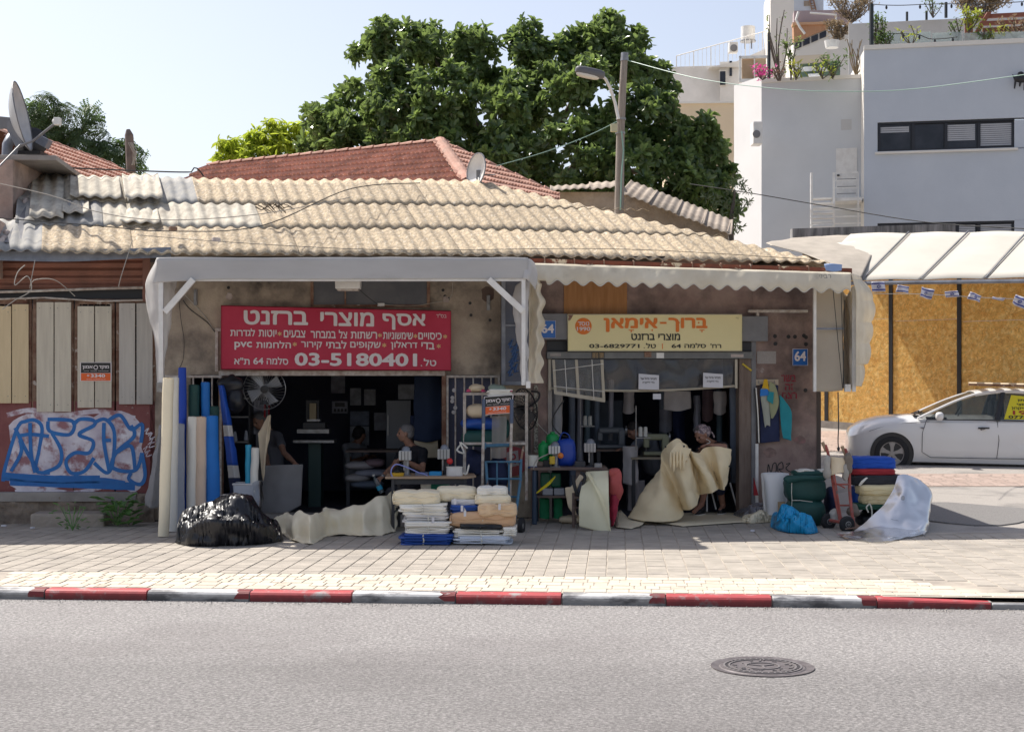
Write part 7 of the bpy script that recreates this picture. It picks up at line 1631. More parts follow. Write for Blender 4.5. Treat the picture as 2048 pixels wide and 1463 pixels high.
B().box(P(1196, 930, 19.2), (.1, .1, .06)).make('fitting_block', M_steel, None, bevel=.01, label='small steel fitting at the right end of the old dark table', cat='fitting')
cable('machine_cable', [P(1104, 888, 19.3), P(1097, 895, 19.3), P(1100, 905, 19.3), P(1080, 915, 19.2), P(1070, 925, 19.15), P(1067, 938, 19.1)], .009, M_cp, 'pale hose running from the small press to the table edge', 16)
cable('machine_cable', [P(1128, 800, 19.6), P(1108, 830, 19.5), P(1106, 850, 19.5), P(1120, 868, 19.5), P(1135, 873, 19.45)], .010, M_ck, 'black cable looping down to the blue bag', 18)
for i, x in enumerate((1085, 1108)):
 frb('storage_box', x, 976, x+21, 990, 19.25, .2, mat('clear_grey_plastic', (.3, .31, .34), .3) if i == 0 else bpy.data.materials['clear_grey_plastic'], None, .01, label=['left clear grey box on the lower shelf of the old table', 'right clear grey box on the lower shelf of the old table'][i], cat='box')
for i, (x, r) in enumerate(((1089, .066), (1116, .058))):
 roll(['wide green roll standing under the old table at left', 'narrower green roll standing under the old table'][i], P(x, 996, 19.5), P(x, 1036, 19.5), r, fab('leaf_green_net', (.015, .24, .1), .8), group='green rolls under the old table')
for i, x in enumerate((1091, 1112)): frb('dark_green_canister', x-10, 945, x+10, 974, 19.4, .15, mat('deep_green', (.01, .12, .06), .5) if i == 0 else bpy.data.materials['deep_green'], None, .02, label=['dark green canister hanging under the old table top, left', 'dark green canister hanging under the old table top, right'][i], cat='canister')
B().loft([[P(1111, 952, 18.95), P(1106, 955, 18.95), P(1072, 985, 18.9)], [P(1110, 955, 18.9), P(1095, 972, 18.88), P(1073, 986, 18.88)]], 5, 12, .01, 9, 2).make('yellow_sheet', mat('yellow_pvc', (.75, .6, .02), .5), None, smooth=True, solid=.004, label='bright yellow pointed sheet hanging under the old table', cat='sheet')
ch = T('wooden_chair', P(1190, 1060, 18.6), 'old wooden chair buried in cream cloth and a red jacket', 'chair'); YC = 18.75
for (x, Y, yt0) in ((1147, YC, 985), (1233, YC, 985), (1150, YC+.4, 955), (1230, YC+.4, 945)): B().tube([V((P(x, 0, Y).x, Y, .1)), P(x, yt0, Y)], .019, 8).make('leg', M_oldw, ch)
for y in (1015, 1030): B().tube([P(1147, y, YC), P(1233, y, YC)], .01, 6).make('rung', M_oldw, ch)
B().box(P(1190, 992, YC+.2), (.56, .45, .03)).make('seat', M_oldw, ch, bevel=.006); B().box(P(1190, 950, YC+.42), (.5, .03, .16)).make('backrest', M_oldw, ch, bevel=.006)
B().tube(smooth([P(1146, 950, 18.7), P(1150, 975, 18.65), P(1158, 990, 18.65), P(1170, 955, 18.65), P(1162, 945, 18.7)], 4), .022, 8).make('black_hose', M_black, None, smooth=True, label='thick black hose loop over the left of the buried chair', cat='hose')
B().loft([[P(1172, 942, 18.9), P(1162, 975, 18.6), P(1158, 1012, 18.5), P(1158, 1052, 18.5)], [P(1190, 940, 18.8), P(1188, 975, 18.5), P(1187, 1020, 18.42), P(1192, 1061, 18.42)], [P(1217, 940, 18.8), P(1217, 980, 18.5), P(1219, 1030, 18.42), P(1221, 1068, 18.4)]], 10, 26, .03, 3, 4, True).make('cream_cloth', fab('cream_cloth', (.82, .77, .54), .93, .7), None, smooth=2, solid=.005, label='long cream cloth draped over the front of the buried chair', cat='cloth')
B().loft([[P(1172, 944, 18.75), P(1176, 950, 18.5), P(1196, 990, 18.4), P(1220, 1062, 18.37)], [P(1178, 942, 18.75), P(1190, 965, 18.5), P(1207, 1000, 18.38), P(1222, 1060, 18.37)]], 4, 20, .008, 6, 4).make('folded_flap', fab('cream_cloth_flap', (.86, .79, .52), .93, .7), None, smooth=True, solid=.004, label='diagonal folded flap lying on the long cream cloth', cat='cloth')
B().loft([[P(1160, 948, 18.95), P(1140, 972, 18.8), P(1130, 975, 18.8), P(1136, 1010, 18.8), P(1150, 1030, 18.8)], [P(1170, 945, 18.9), P(1155, 975, 18.75), P(1148, 990, 18.75), P(1148, 1015, 18.75), P(1158, 1035, 18.75)]], 6, 20, .04, 6, 7, True).make('cream_cloth', M_creamd, None, smooth=2, solid=.004, label='rumpled beige cloth sagging at the left of the buried chair', cat='cloth')
B().sq(P(1231, 970, 18.75), (.17, .24, .42), .8, 22, 20, amp=.06, fr=6, seed=6, rid=True).sq(P(1229, 945, 18.75), (.14, .2, .12), .6, 16, 10, amp=.03, fr=9, seed=9).make('red_jacket', M_chair_r, None, smooth=2, label='faded red jacket hung on the right side of the buried chair', cat='jacket')
B().loft([[P(1219, 985, 18.7), P(1220, 1030, 18.65), P(1224, 1052, 18.65)], [P(1228, 990, 18.6), P(1228, 1030, 18.6), P(1228, 1048, 18.6)], [P(1236, 985, 18.7), P(1238, 1005, 18.68), P(1236, 1018, 18.68)]], 6, 14, .04, 7, 3, True).make('red_cloth', fab('crimson_cloth', (.36, .02, .05), .75), None, smooth=2, solid=.005, label='crimson cloth dangling beneath the red jacket', cat='cloth')
B().sq(G(1139, 1046)+V((0, .1, .04)), (.28, .2, .1), .8, 18, 10, amp=.05, fr=9, seed=3, rid=True).make('cloth_scrap', M_creamd, None, smooth=2, label='crumpled beige scrap on the ground left of the chair', cat='cloth')
B().loft([[G(1228, 1050)+V((0, 0, .02)), G(1240, 1036)+V((0, 0, .12)), G(1252, 1050)+V((0, 0, .03))], [G(1236, 1056)+V((0, 0, .01)), G(1262, 1054)+V((0, 0, .02)), G(1270, 1046)+V((0, 0, .05))], [G(1262, 1057)+V((0, 0, .01)), G(1280, 1054)+V((0, 0, .02)), G(1290, 1047)+V((0, 0, .03))]], 5, 10, .02, 7, 3).make('cloth_scrap', M_cream, None, smooth=2, solid=.004, label='curled yellowish offcut on the pavement right of the chair', cat='cloth')
# big cream tarpaulin in the right shop
bt = T('cream_canvas', P(1350, 1040, 19.4), 'huge cream canvas gathered in folds and held up by the man in the bandana', 'canvas')
Mc1 = fab('cream_canvas', (.88, .73, .47), .93, .8)
Yt = 19.55
def lf(ribs, nm='panel', nu=12, nv=34, amp=.055, fr=3.6, seed=1, rid=True, m=Mc1): B().loft([[P(*q) for q in r] for r in ribs], nu, nv, amp, fr, seed, rid).make(nm, m, bt, smooth=2, solid=.006)
lf([[(1300, 960, Yt), (1275, 1000, Yt-.25), (1254, 1034, Yt-.32)], [(1313, 944, Yt-.05), (1296, 1000, Yt-.4), (1288, 1041, Yt-.5)], [(1320, 935, Yt-.1), (1325, 990, Yt-.42), (1330, 1043, Yt-.5)], [(1322, 925, Yt-.05), (1342, 985, Yt-.28), (1361, 1037, Yt-.33)],
 [(1322, 908, Yt), (1347, 960, Yt-.12), (1366, 1020, Yt-.12)], [(1330, 893, Yt-.1), (1358, 955, Yt-.4), (1380, 1019, Yt-.42)], [(1343, 881, Yt-.2), (1372, 950, Yt-.42), (1394, 1008, Yt-.38)], [(1357, 876, Yt-.15), (1383, 940, Yt-.3), (1398, 992, Yt-.2)],
 [(1372, 888, Yt), (1390, 940, Yt-.05), (1402, 988, Yt-.02)], [(1384, 902, Yt-.15), (1403, 945, Yt-.32), (1422, 986, Yt-.3)], [(1398, 905, Yt-.1), (1415, 940, Yt-.3), (1437, 978, Yt-.25)], [(1410, 895, Yt), (1424, 935, Yt-.02), (1440, 976, Yt)],
 [(1430, 892, Yt-.12), (1438, 935, Yt-.25), (1447, 980, Yt-.22)], [(1450, 894, Yt-.12), (1453, 930, Yt-.2), (1455, 966, Yt-.15)], [(1462, 898, Yt), (1461, 920, Yt-.05), (1459, 940, Yt-.05)]], nm='draped_sheet', nu=7, nv=44, amp=.05, fr=4.2, seed=4)
lf([[(1340, 905, Yt-.45), (1344, 925, Yt-.5)], [(1356, 884, Yt-.36), (1362, 925, Yt-.52)], [(1368, 893, Yt-.38), (1374, 920, Yt-.48)], [(1383, 897, Yt-.3), (1373, 924, Yt-.42)]], nm='turned_corner', amp=.03, fr=6, seed=9)
for k in range(5):
 x = 1341+k*6.5; B().sq(P(x, 920+3*sin(k*2), Yt-.5), (.04, .07, .22+.05*(k % 2)), 1, 10, 10).make('gathered_pleat', Mc1, bt, smooth=True)
for (x, y) in ((1368, 892), (1331, 893), (1459, 932)): B().lathe(P(x, y, Yt-.44 if x < 1400 else Yt-.2), [(.014, 0), (.012, .004), (.001, .004)], 10, axis=(0, -1, 0)).make('eyelet', M_black, bt)
gcl = B(); gcl.poly([G(1275, 1040)+V((0, 0, .006)), G(1320, 1046)+V((0, 0, .006)), G(1365, 1053)+V((0, 0, .006)), G(1420, 1049)+V((0, 0, .006)), G(1500, 1044)+V((0, 0, .006)), G(1545, 1042)+V((0, 0, .006)), G(1540, 1030)+V((0, 0, .006)), G(1440, 1026)+V((0, 0, .006)), G(1330, 1028)+V((0, 0, .006))], (0, 0, .012))
gcl.make('ground_sheet', M_cream, None, bevel=.003, label='cream sheet spread flat on the ground before the right doorway', cat='sheet')
heap('plastic_sheet', 'crumpled translucent plastic on the end of the flat cream sheet', [(1466, 1026, 1032), (1490, 1014, 1038), (1520, 1008, 1040), (1550, 1014, 1040), (1562, 1028, 1036)], 0, .4, film('lilac_film', (.5, .5, .58), .7, .3), 12, .03, 5, cat='plastic')
heap('cream_scrap', 'twisted yellowish cloth end in front of the white roll', [(1484, 1034, 1044), (1505, 1026, 1046), (1530, 1024, 1044), (1556, 1032, 1042)], 0, .25, M_cream, 14, .04, 6, cat='cloth')
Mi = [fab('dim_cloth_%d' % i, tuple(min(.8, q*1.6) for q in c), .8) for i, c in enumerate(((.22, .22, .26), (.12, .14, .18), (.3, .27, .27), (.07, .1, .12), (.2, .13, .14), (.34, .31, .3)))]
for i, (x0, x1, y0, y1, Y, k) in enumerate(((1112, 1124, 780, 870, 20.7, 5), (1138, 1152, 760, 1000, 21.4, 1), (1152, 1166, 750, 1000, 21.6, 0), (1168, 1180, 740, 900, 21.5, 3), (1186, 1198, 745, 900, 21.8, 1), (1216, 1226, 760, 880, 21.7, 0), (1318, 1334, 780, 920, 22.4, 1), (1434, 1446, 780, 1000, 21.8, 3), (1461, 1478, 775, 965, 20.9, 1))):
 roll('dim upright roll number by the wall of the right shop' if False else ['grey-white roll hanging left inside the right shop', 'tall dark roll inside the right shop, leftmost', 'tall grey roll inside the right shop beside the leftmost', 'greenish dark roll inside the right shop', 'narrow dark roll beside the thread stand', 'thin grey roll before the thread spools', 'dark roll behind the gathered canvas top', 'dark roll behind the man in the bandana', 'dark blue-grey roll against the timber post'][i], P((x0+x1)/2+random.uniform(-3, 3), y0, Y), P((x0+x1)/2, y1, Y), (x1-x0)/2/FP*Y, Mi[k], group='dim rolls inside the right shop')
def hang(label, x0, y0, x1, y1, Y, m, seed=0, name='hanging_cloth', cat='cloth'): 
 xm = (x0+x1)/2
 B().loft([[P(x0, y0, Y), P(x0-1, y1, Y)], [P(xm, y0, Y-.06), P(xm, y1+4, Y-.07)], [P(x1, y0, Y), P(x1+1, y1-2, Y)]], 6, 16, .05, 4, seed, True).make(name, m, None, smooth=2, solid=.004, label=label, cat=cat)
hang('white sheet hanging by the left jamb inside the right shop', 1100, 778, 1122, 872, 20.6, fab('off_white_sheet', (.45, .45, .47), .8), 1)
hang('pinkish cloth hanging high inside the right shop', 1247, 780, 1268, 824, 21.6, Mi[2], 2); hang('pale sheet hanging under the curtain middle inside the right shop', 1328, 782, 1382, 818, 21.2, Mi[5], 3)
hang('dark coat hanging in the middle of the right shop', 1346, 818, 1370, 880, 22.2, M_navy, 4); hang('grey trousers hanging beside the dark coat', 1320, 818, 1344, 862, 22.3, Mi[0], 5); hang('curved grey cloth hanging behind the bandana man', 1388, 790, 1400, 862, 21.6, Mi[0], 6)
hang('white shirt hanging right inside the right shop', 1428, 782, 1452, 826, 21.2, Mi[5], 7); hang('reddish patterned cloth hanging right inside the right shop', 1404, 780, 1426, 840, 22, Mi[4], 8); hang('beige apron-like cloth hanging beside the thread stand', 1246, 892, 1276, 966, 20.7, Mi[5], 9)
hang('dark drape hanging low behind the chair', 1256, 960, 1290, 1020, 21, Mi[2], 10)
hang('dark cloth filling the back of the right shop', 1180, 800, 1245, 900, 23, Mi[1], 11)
def spools(label, x, y, Y, xs, zpx):
 t = T('thread_stand', P(x, y, Y), label, 'thread stand')
 B().tube([P(xs[0]-9, y+5, Y), P(xs[0]-9, zpx-40, Y)], .008, 6).make('rod', M_steel, t); B().box(P((xs[0]+xs[-1])/2, zpx+24, Y), (.2, .1, .01)).make('tray', M_steel, t)
 for s_ in xs: B().lathe(P(s_, zpx+22, Y), [(.028, 0), (.03, .01), (.026, .13), (.012, .14)], 12).make('spool', mat('white_thread', (.55, .54, .5), .8) if 'white_thread' not in bpy.data.materials else bpy.data.materials['white_thread'], t, smooth=True)
spools('stand with two bright white thread spools in the right shop', 1275, 895, 20.4, (1281, 1291), 851); spools('dimmer stand with two thread spools left of the other', 1175, 900, 21.0, (1170, 1180), 828)
def sewing(label, x, y, Y, m, w=.42):
 t = T('sewing_machine', P(x, y, Y), label, 'sewing machine'); c = P(x, y, Y)
 B().box(c+V((0, 0, .03)), (w, .18, .05)).make('bed', m, t, bevel=.01); B().box(c+V((w*.36, 0, .16)), (.1, .14, .24)).make('column', m, t, bevel=.02)
 B().box(c+V((0, 0, .26)), (w*.9, .12, .09)).make('arm', m, t, bevel=.025); B().box(c+V((-w*.38, 0, .18)), (.08, .1, .14)).make('head', m, t, bevel=.015)
 B().cyl(c+V((w*.48, 0, .26)), c+V((w*.55, 0, .26)), .07, .07, 16).make('hand_wheel', M_steel, t); B().tube([c+V((-w*.38, 0, .12)), c+V((-w*.38, 0, .05))], .006, 5).make('needle_bar', M_steel, t)
def bench(label, x0, x1, y, Y, m=M_oldw):
 t = T('workbench', P((x0+x1)/2, y+60, Y), label, 'workbench'); z = P(0, y, Y).z; xa, xb = P(x0, 0, Y).x, P(x1, 0, Y).x
 B().bb((xa, Y, z-.03), (xb, Y+.6, z)).make('bench_top', m, t)
 for X in (xa+.04, xb-.04): B().bb((X-.025, Y+.03, .11), (X+.025, Y+.08, z-.03)).make('leg', M_fr, t)
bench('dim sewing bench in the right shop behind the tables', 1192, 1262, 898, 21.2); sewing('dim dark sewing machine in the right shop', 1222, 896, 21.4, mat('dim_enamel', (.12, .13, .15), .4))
bench('sewing bench with pale edge beside the gathered canvas', 1262, 1330, 914, 20.6, mat('pale_bench', (.3, .25, .18), .7)); sewing('olive sewing machine beside the gathered canvas', 1312, 910, 20.8, mat('olive_enamel', (.25, .25, .16), .4), .36)
stl = T('stool', P(1440, 1030, 20.8), 'white-legged stool under the man in the bandana', 'stool')
for a, c in (((1414, 985), (1414, 1022)), ((1424, 985), (1432, 1018)), ((1460, 965), (1475, 1018))): B().tube([P(*a, 20.6), P(*c, 20.5)], .013, 6).make('leg', M_white, stl)
B().lathe(P(1436, 972, 20.8), [(.17, 0), (.18, .02), (.17, .04), (.001, .045)], 20).make('seat', M_fr, stl)
hk = T('coat_rail', W(1545, 766, .05), 'pale wooden hook rail on the brown wall holding coloured cloths', 'coat rail')
B().pbox(W, 1511, 758, 1557, 770, .05, .03).make('rail_board', mat('pale_pine', (.5, .42, .32), .7), hk, bevel=.003)
for x in (1517, 1533, 1549): B().tube([W(x, 764, .05), W(x, 766, .09), W(x, 761, .1)], .006, 5).make('hook', M_steel, hk)
def wl_(q): return W(q[0], q[1], q[2])
def hangw(label, ribs, m, seed, amp=.02): B().loft([[wl_(q) for q in r] for r in ribs], 6, 20, amp, 5, seed, True).make('hanging_cloth', m, None, smooth=2, solid=.004, label=label, cat='cloth')
hangw('dark navy cloth hanging lowest from the hook rail', [[(1520, 768, .08), (1520, 886, .08)], [(1538, 768, .1), (1540, 884, .1)], [(1556, 770, .08), (1560, 882, .08)]], M_navy, 1)
hangw('teal apron hanging at the right of the hook rail', [[(1558, 790, .12), (1562, 850, .12), (1566, 876, .12)], [(1560, 790, .13), (1572, 840, .13), (1580, 880, .13)], [(1566, 795, .12), (1583, 825, .12), (1582, 882, .12)]], M_teal, 2)
hangw('yellow cloth tip at the top of the hook rail', [[(1528, 758, .13), (1524, 778, .14)], [(1535, 758, .14), (1538, 780, .15)]], fab('yellow_cloth', (.68, .42, .02), .9), 3)
hangw('blue and grey-yellow cloth hanging left on the hook rail', [[(1522, 776, .14), (1522, 800, .14), (1530, 855, .14)], [(1530, 776, .15), (1530, 810, .16), (1534, 850, .15)], [(1540, 780, .14), (1541, 810, .14), (1540, 852, .14)]], fab('pale_grey_cloth', (.4, .42, .36), .9), 4)
hangw('sage green cloth hanging in the middle of the hook rail', [[(1538, 762, .13), (1538, 800, .15), (1542, 836, .15)], [(1545, 765, .14), (1552, 800, .16), (1546, 836, .16)], [(1550, 768, .13), (1558, 802, .14), (1552, 825, .14)]], fab('sage_cloth', (.32, .34, .2), .9), 5)
hangw('small blue patch of cloth over the pale grey cloth', [[(1521, 778, .17), (1520, 792, .17)], [(1536, 778, .175), (1538, 790, .175)]], M_brightb, 6)
hangw('teal patch of cloth between the sage and pale grey ones', [[(1536, 782, .17), (1534, 800, .18)], [(1548, 784, .175), (1546, 808, .185)]], M_teal, 7)
hangw('striped black and white strap hanging at the rail end', [[(1508, 778, .1), (1512, 830, .1), (1514, 885, .1)], [(1513, 772, .11), (1517, 830, .11), (1520, 886, .11)]], M_black_t, 8)
hangw('thin white selvedge hanging beside the black strap', [[(1511, 775, .12), (1515, 830, .12), (1517, 885, .12)], [(1513, 775, .12), (1517, 830, .12), (1519, 886, .12)]], M_whitef, 9, .004)
frb('white_strip', 1511, 887, 1517, 1010, 20.1, .02, M_white, None, label='narrow white strip leaning at the wall below the rail', cat='strip')
B().poly([P(1508, 955, 20.0), P(1517, 990, 20.0), P(1508, 990, 20.0)], (0, .05, 0)).make('red_triangle', M_redf, None, label='small red corner showing behind the white roll', cat='cloth')
wr2 = T('white_roll', G(1548, 1030), 'big white roll standing on end beside the green bale', 'roll'); c = P(1550, 1028, 19.6)
B().lathe(c, [(.15, 0), (.155, .1), (.185, .53), (.18, .545), (.165, .548), (.16, .53), (.145, .548), (.13, .53), (.11, .545), (.04, .54)], 28).make('fabric', mat('white_fleece', (.84, .83, .82), .9), wr2, smooth=True)
B().loft([[P(1526, 960, 19.42), P(1530, 1020, 19.42)], [P(1522, 950, 19.5), P(1528, 1024, 19.5)]], 2, 8, .01, 5, 1).make('loose_edge', mat('white_fleece_edge', (.8, .8, .8), .9), wr2, solid=.006)
gb_ = T('green_bale', G(1610, 1052), 'fat dark green mesh bale tied with white string', 'bale'); Yg = 18.9
B().sq(P(1611, 1022, Yg+.25), (.5, .5, .38), .7, 30, 18, None, .03, 5, 2).make('lower_bale', M_dgreen, gb_, smooth=2)
B().sq(P(1609, 976, Yg+.25), (.52, .5, .36), .6, 30, 18, None, .035, 5, 6).make('upper_bale', M_dgreen, gb_, smooth=2)
B().sq(P(1618, 946, Yg+.25), (.44, .4, .1), .6, 24, 10, None, .03, 7, 9).make('top_fold', M_dgreen, gb_, smooth=2)
B().loft([[P(1576, 950, Yg), P(1566, 957, Yg-.02), P(1578, 966, Yg-.03)], [P(1610, 950, Yg-.05), P(1610, 955, Yg-.08), P(1612, 960, Yg-.06)], [P(1650, 951, Yg), P(1652, 955, Yg-.02), P(1650, 960, Yg-.02)]], 5, 6, .02, 6, 3).make('fringed_edge', M_dgreen, gb_, smooth=2, solid=.008)
B().tube([P(1584, 948, Yg-.01), P(1583, 985, Yg-.05), P(1584, 1000, Yg-.03), P(1583, 1018, Yg-.03)], .005, 5).tube([P(1583, 1000, Yg-.035), P(1600, 1000, Yg-.06), P(1625, 1003, Yg-.05)], .005, 5).make('tie_cord', M_strap, gb_)
for k in range(6):
 x = 1597+k*9; B().sq(P(x+3, 941-2*sin(k*1.4), Yg+.2), (.13, .25, .03), .6, 14, 8, None, .03, 9, k).make('white_fold', M_whitef, gb_, smooth=2)
frb('cardboard_flap', 1556, 1003, 1570, 1026, 19.2, .02, M_card, None, label='small cardboard flap between the white roll and the green bale', cat='cardboard')
heap('blue_plastic_bag', 'crumpled sky blue plastic bag on the pavement by the green bale', [(1541, 1040, 1053), (1556, 1024, 1060), (1575, 1018, 1064), (1600, 1024, 1066), (1622, 1038, 1067), (1636, 1056, 1064)], 0, .5, fab('sky_blue_bag', (.01, .38, .75), .85, .3, trans=.25), 21, .05, 4.5, cat='bag')
rt_ = T('hand_truck', G(1690, 1058), 'faded red hand truck wrapped in rags beside the green bale', 'hand truck')
Yr = 18.6
B().tube(smooth([P(1651, 890, Yr+.3), P(1658, 915, Yr+.22), P(1670, 990, Yr+.1), P(1680, 1040, Yr)], 4), .019, 8).make('side_rail', M_rtr, rt_, smooth=True)
B().tube(smooth([P(1690, 898, Yr+.3), P(1697, 920, Yr+.22), P(1700, 990, Yr+.1), P(1708, 1055, Yr-.1)], 4), .021, 8).make('side_rail', M_rtr, rt_, smooth=True)
for a, c in (((1645, 884), (1653, 902)), ((1684, 892), (1692, 910))): B().tube([P(*a, Yr+.32), P(*c, Yr+.28)], .023, 8).make('grip', M_card, rt_, smooth=True)
for y, xa, xb in ((968, 1664, 1698), (1010, 1672, 1702), (1035, 1676, 1705)): B().tube([P(xa, y, Yr+.12), P(xb, y, Yr+.1)], .012, 6).make('cross_bar', M_rtr, rt_)
B().tube([P(1668, 945, Yr+.1), P(1682, 1035, Yr)], .011, 6).make('upright_bar', M_rtr, rt_); B().tube([P(1663, 962, Yr+.1), P(1690, 975, Yr+.1)], .009, 5).make('brace', M_rtr, rt_)
for (x, y, Y, r) in ((1657, 1042, Yr+.15, .105), (1694, 1048, Yr-.2, .105)):
 wo_ = B().lathe(P(x, y, Y), [(.05, -.035), (.09, -.033), (r, -.012), (r, .012), (.09, .033), (.05, .035)], 26, axis=(.35, -1, 0)).make('wheel', M_tyre, rt_, smooth=True)
 B().lathe(P(x, y, Y)+V((.35, -1, 0)).normalized()*.03, [(.052, 0), (.04, .006), (.02, .004), (.016, .014), (.001, .014)], 16, axis=(.35, -1, 0)).make('hub', M_steel, wo_, smooth=True)
B().tube([P(1660, 1040, Yr+.1), P(1693, 1045, Yr-.15)], .02, 8).make('axle', M_rtr, rt_)
B().poly([P(1690, 1058, Yr-.25), P(1722, 1056, Yr-.25), P(1712, 1046, Yr+.1), P(1684, 1046, Yr+.1)], (0, 0, .012)).make('toe_plate', M_rust, rt_)
B().loft([[P(1662, 912, Yr+.15), P(1662, 950, Yr+.1)], [P(1676, 914, Yr+.1), P(1677, 946, Yr+.05)], [P(1692, 915, Yr+.15), P(1690, 944, Yr+.1)]], 6, 10, .03, 8, 3).make('wrapped_canvas', M_creamd, rt_, smooth=2, solid=.01)
for s_, (x, y, w, h) in enumerate(((1654, 935, .1, .3), (1697, 925, .1, .28), (1690, 945, .09, .2), (1706, 1020, .16, .14), (1668, 1030, .1, .16))): B().sq(P(x, y, Yr+.12), (w, .1, h), .9, 14, 12, amp=.07, fr=10, seed=s_, rid=True).make('rag', fab('dirty_rag_%d' % s_, (.3, .25, .2), .6) if s_ % 2 else fab('pale_rag_%d' % s_, (.5, .47, .42), .7), rt_, smooth=2)
bundle('royal blue rolled cloth topmost on the stack by the plastic sheet', 1700, 914, 1795, 941, 19.0, .45, fab('royal_blue_cloth', (.012, .09, .5), .85), 11, ((.1, .03, .12),), group='rolled cloths beside the red hand truck', e=.65)
bundle('red folded cloth under the royal blue one', 1706, 937, 1794, 951, 18.95, .45, M_redf, 12, ((.1, .03, .12),), group='rolled cloths beside the red hand truck', e=.55)
bundle('black rolled cloth with white band below the red one', 1708, 950, 1816, 973, 18.9, .45, fab('charcoal_cloth', (.035, .037, .045), .8), 13, ((.05, .03, .1),), group='rolled cloths beside the red hand truck', e=.6)
B().loft([[P(1717, 970, 18.86), P(1722, 962, 18.84), P(1732, 954, 18.86)], [P(1721, 971, 18.86), P(1728, 963, 18.84), P(1736, 955, 18.86)]], 2, 8).make('white_band', M_whitef, None, solid=.006, label='white band looped round the black rolled cloth', cat='band')
bundle('cream rolled cloth uppermost of the cream pair', 1722, 970, 1826, 992, 18.8, .45, fab('butter_cloth', (.86, .72, .42), .9), 14, ((-.15, .04, .15),), group='rolled cloths beside the red hand truck', e=.6, amp=.03)
bundle('cream folded cloth lower of the cream pair', 1728, 990, 1800, 1010, 18.8, .45, fab('butter_cloth_low', (.82, .68, .4), .9), 15, ((-.1, .04, .15),), group='rolled cloths beside the red hand truck', e=.55, amp=.03)
bundle('flat dark green roll under the cream pair', 1712, 1008, 1790, 1020, 18.8, .45, fab('forest_cloth', (.02, .1, .06), .8), 16, (), group='rolled cloths beside the red hand truck', e=.55)
lump('blue tarpaulin lump behind the red hand truck', 1700, 970, 1726, 1012, 19.1, .4, M_bl_t, 17, .06, rid=True); lump('dark lump of cloth at the bottom behind the clear sheet', 1712, 1018, 1780, 1056, 18.9, .5, M_black_t, 18, .05)
lump('dark bluish netting lump between the bale and red truck', 1650, 975, 1672, 1035, 19.2, .4, M_navy, 19, .06, rid=True)
B().tube(smooth([P(1737, 1024, 18.6), P(1733, 1014, 18.6), P(1740, 1008, 18.6), P(1744, 1022, 18.6), P(1743, 1044, 18.6)], 4), .010, 5).make('white_strap', M_strap, None, label='white strap end dangling below the cream pair', cat='strap')
M_film = film('clear_polythene', (.66, .70, .74), .5, .3)
ps = T('polythene_sheet', G(1790, 1072), 'big clear polythene sheet draped over the cloth stack onto the pavement', 'plastic sheet')
def G2(x, y, z=0): p = G(x, y); p.z += z; return p
B().loft([[P(1795, 952, 18.9), P(1782, 985, 18.6), P(1750, 1025, 18.3), P(1705, 1058, 18.0), G2(1672, 1072, .01)],
          [P(1812, 950, 18.95), P(1808, 990, 18.5), P(1790, 1040, 18.15), P(1770, 1065, 17.8), G2(1740, 1080, .015)],
          [P(1832, 955, 19.0), P(1835, 1000, 18.6), P(1830, 1050, 18.1), P(1825, 1062, 17.9), G2(1790, 1078, .015)],
          [P(1848, 970, 19.1), P(1862, 985, 18.9), P(1860, 1020, 18.6), P(1853, 1060, 18.2), G2(1852, 1066, .015)],
          [P(1840, 985, 19.4), P(1850, 1000, 19.3), P(1848, 1030, 19.2), P(1842, 1050, 19.1), P(1838, 1056, 19.0)]], 14, 50, .06, 3.0, 5, True).make('draped_film', M_film, ps, smooth=2)
B().loft([[G2(1672, 1070, .02), G2(1690, 1078, .015)], [G2(1720, 1068, .05), G2(1730, 1083, .012)], [G2(1770, 1060, .10), G2(1768, 1084, .012)], [G2(1810, 1062, .08), G2(1812, 1076, .015)], [G2(1850, 1064, .04), G2(1850, 1070, .02)]], 10, 10, .03, 5, 8, True).make('ground_film', film('milky_polythene', (.75, .76, .78), .8, .25), ps, smooth=2)
for i, (x, y, w) in enumerate(((8, 1052, .06), (65, 1056, .04), (488, 1062, .0), (1505, 1062, .05))):
 if w: B().box(G(x, y)+V((0, 0, .01)), (w, .04, .02), i).make('litter', M_paper, None, label=['scrap of white litter at the far left by the foundation', 'tiny white litter near the stone step', '', 'small flat white paper scrap on the shaded pavement'][i], cat='litter')
# inside the left shop
lfan = T('wall_fan', P(530, 800, 19.9), 'round wire wall fan at the top left of the left doorway', 'fan'); fc = P(529, 777, 19.9); fa = V((.1, -1, -.1)).normalized(); q_ = V((0, 0, 1)).rotation_difference(fa)
M_wire = mat('bright_wire', (.5, .5, .52), .35, metal=.6)
fg = B()
for k in range(36):
 a = 2*pi*k/36; fg.tube([fc+q_ @ V((cos(a)*.05, sin(a)*.05, .08)), fc+q_ @ V((cos(a+.2)*.18, sin(a+.2)*.18, .06)), fc+q_ @ V((cos(a+.3)*.28, sin(a+.3)*.28, 0))], .0022, 3, caps=False)
fg.make('cage', M_wire, lfan, kind='stuff'); B().lathe(fc, [(.278, -.006), (.286, 0), (.278, .006)], 40, axis=fa, caps=False).make('cage_rim', M_wire, lfan, smooth=True)
B().lathe(fc, [(.001, -.2), (.07, -.18), (.07, -.06), (.001, -.05)], 16, axis=fa).make('motor', M_black, lfan, smooth=True); B().lathe(fc, [(.055, .06), (.05, .09), (.001, .095)], 18, axis=fa).make('badge', M_black, lfan, smooth=True)
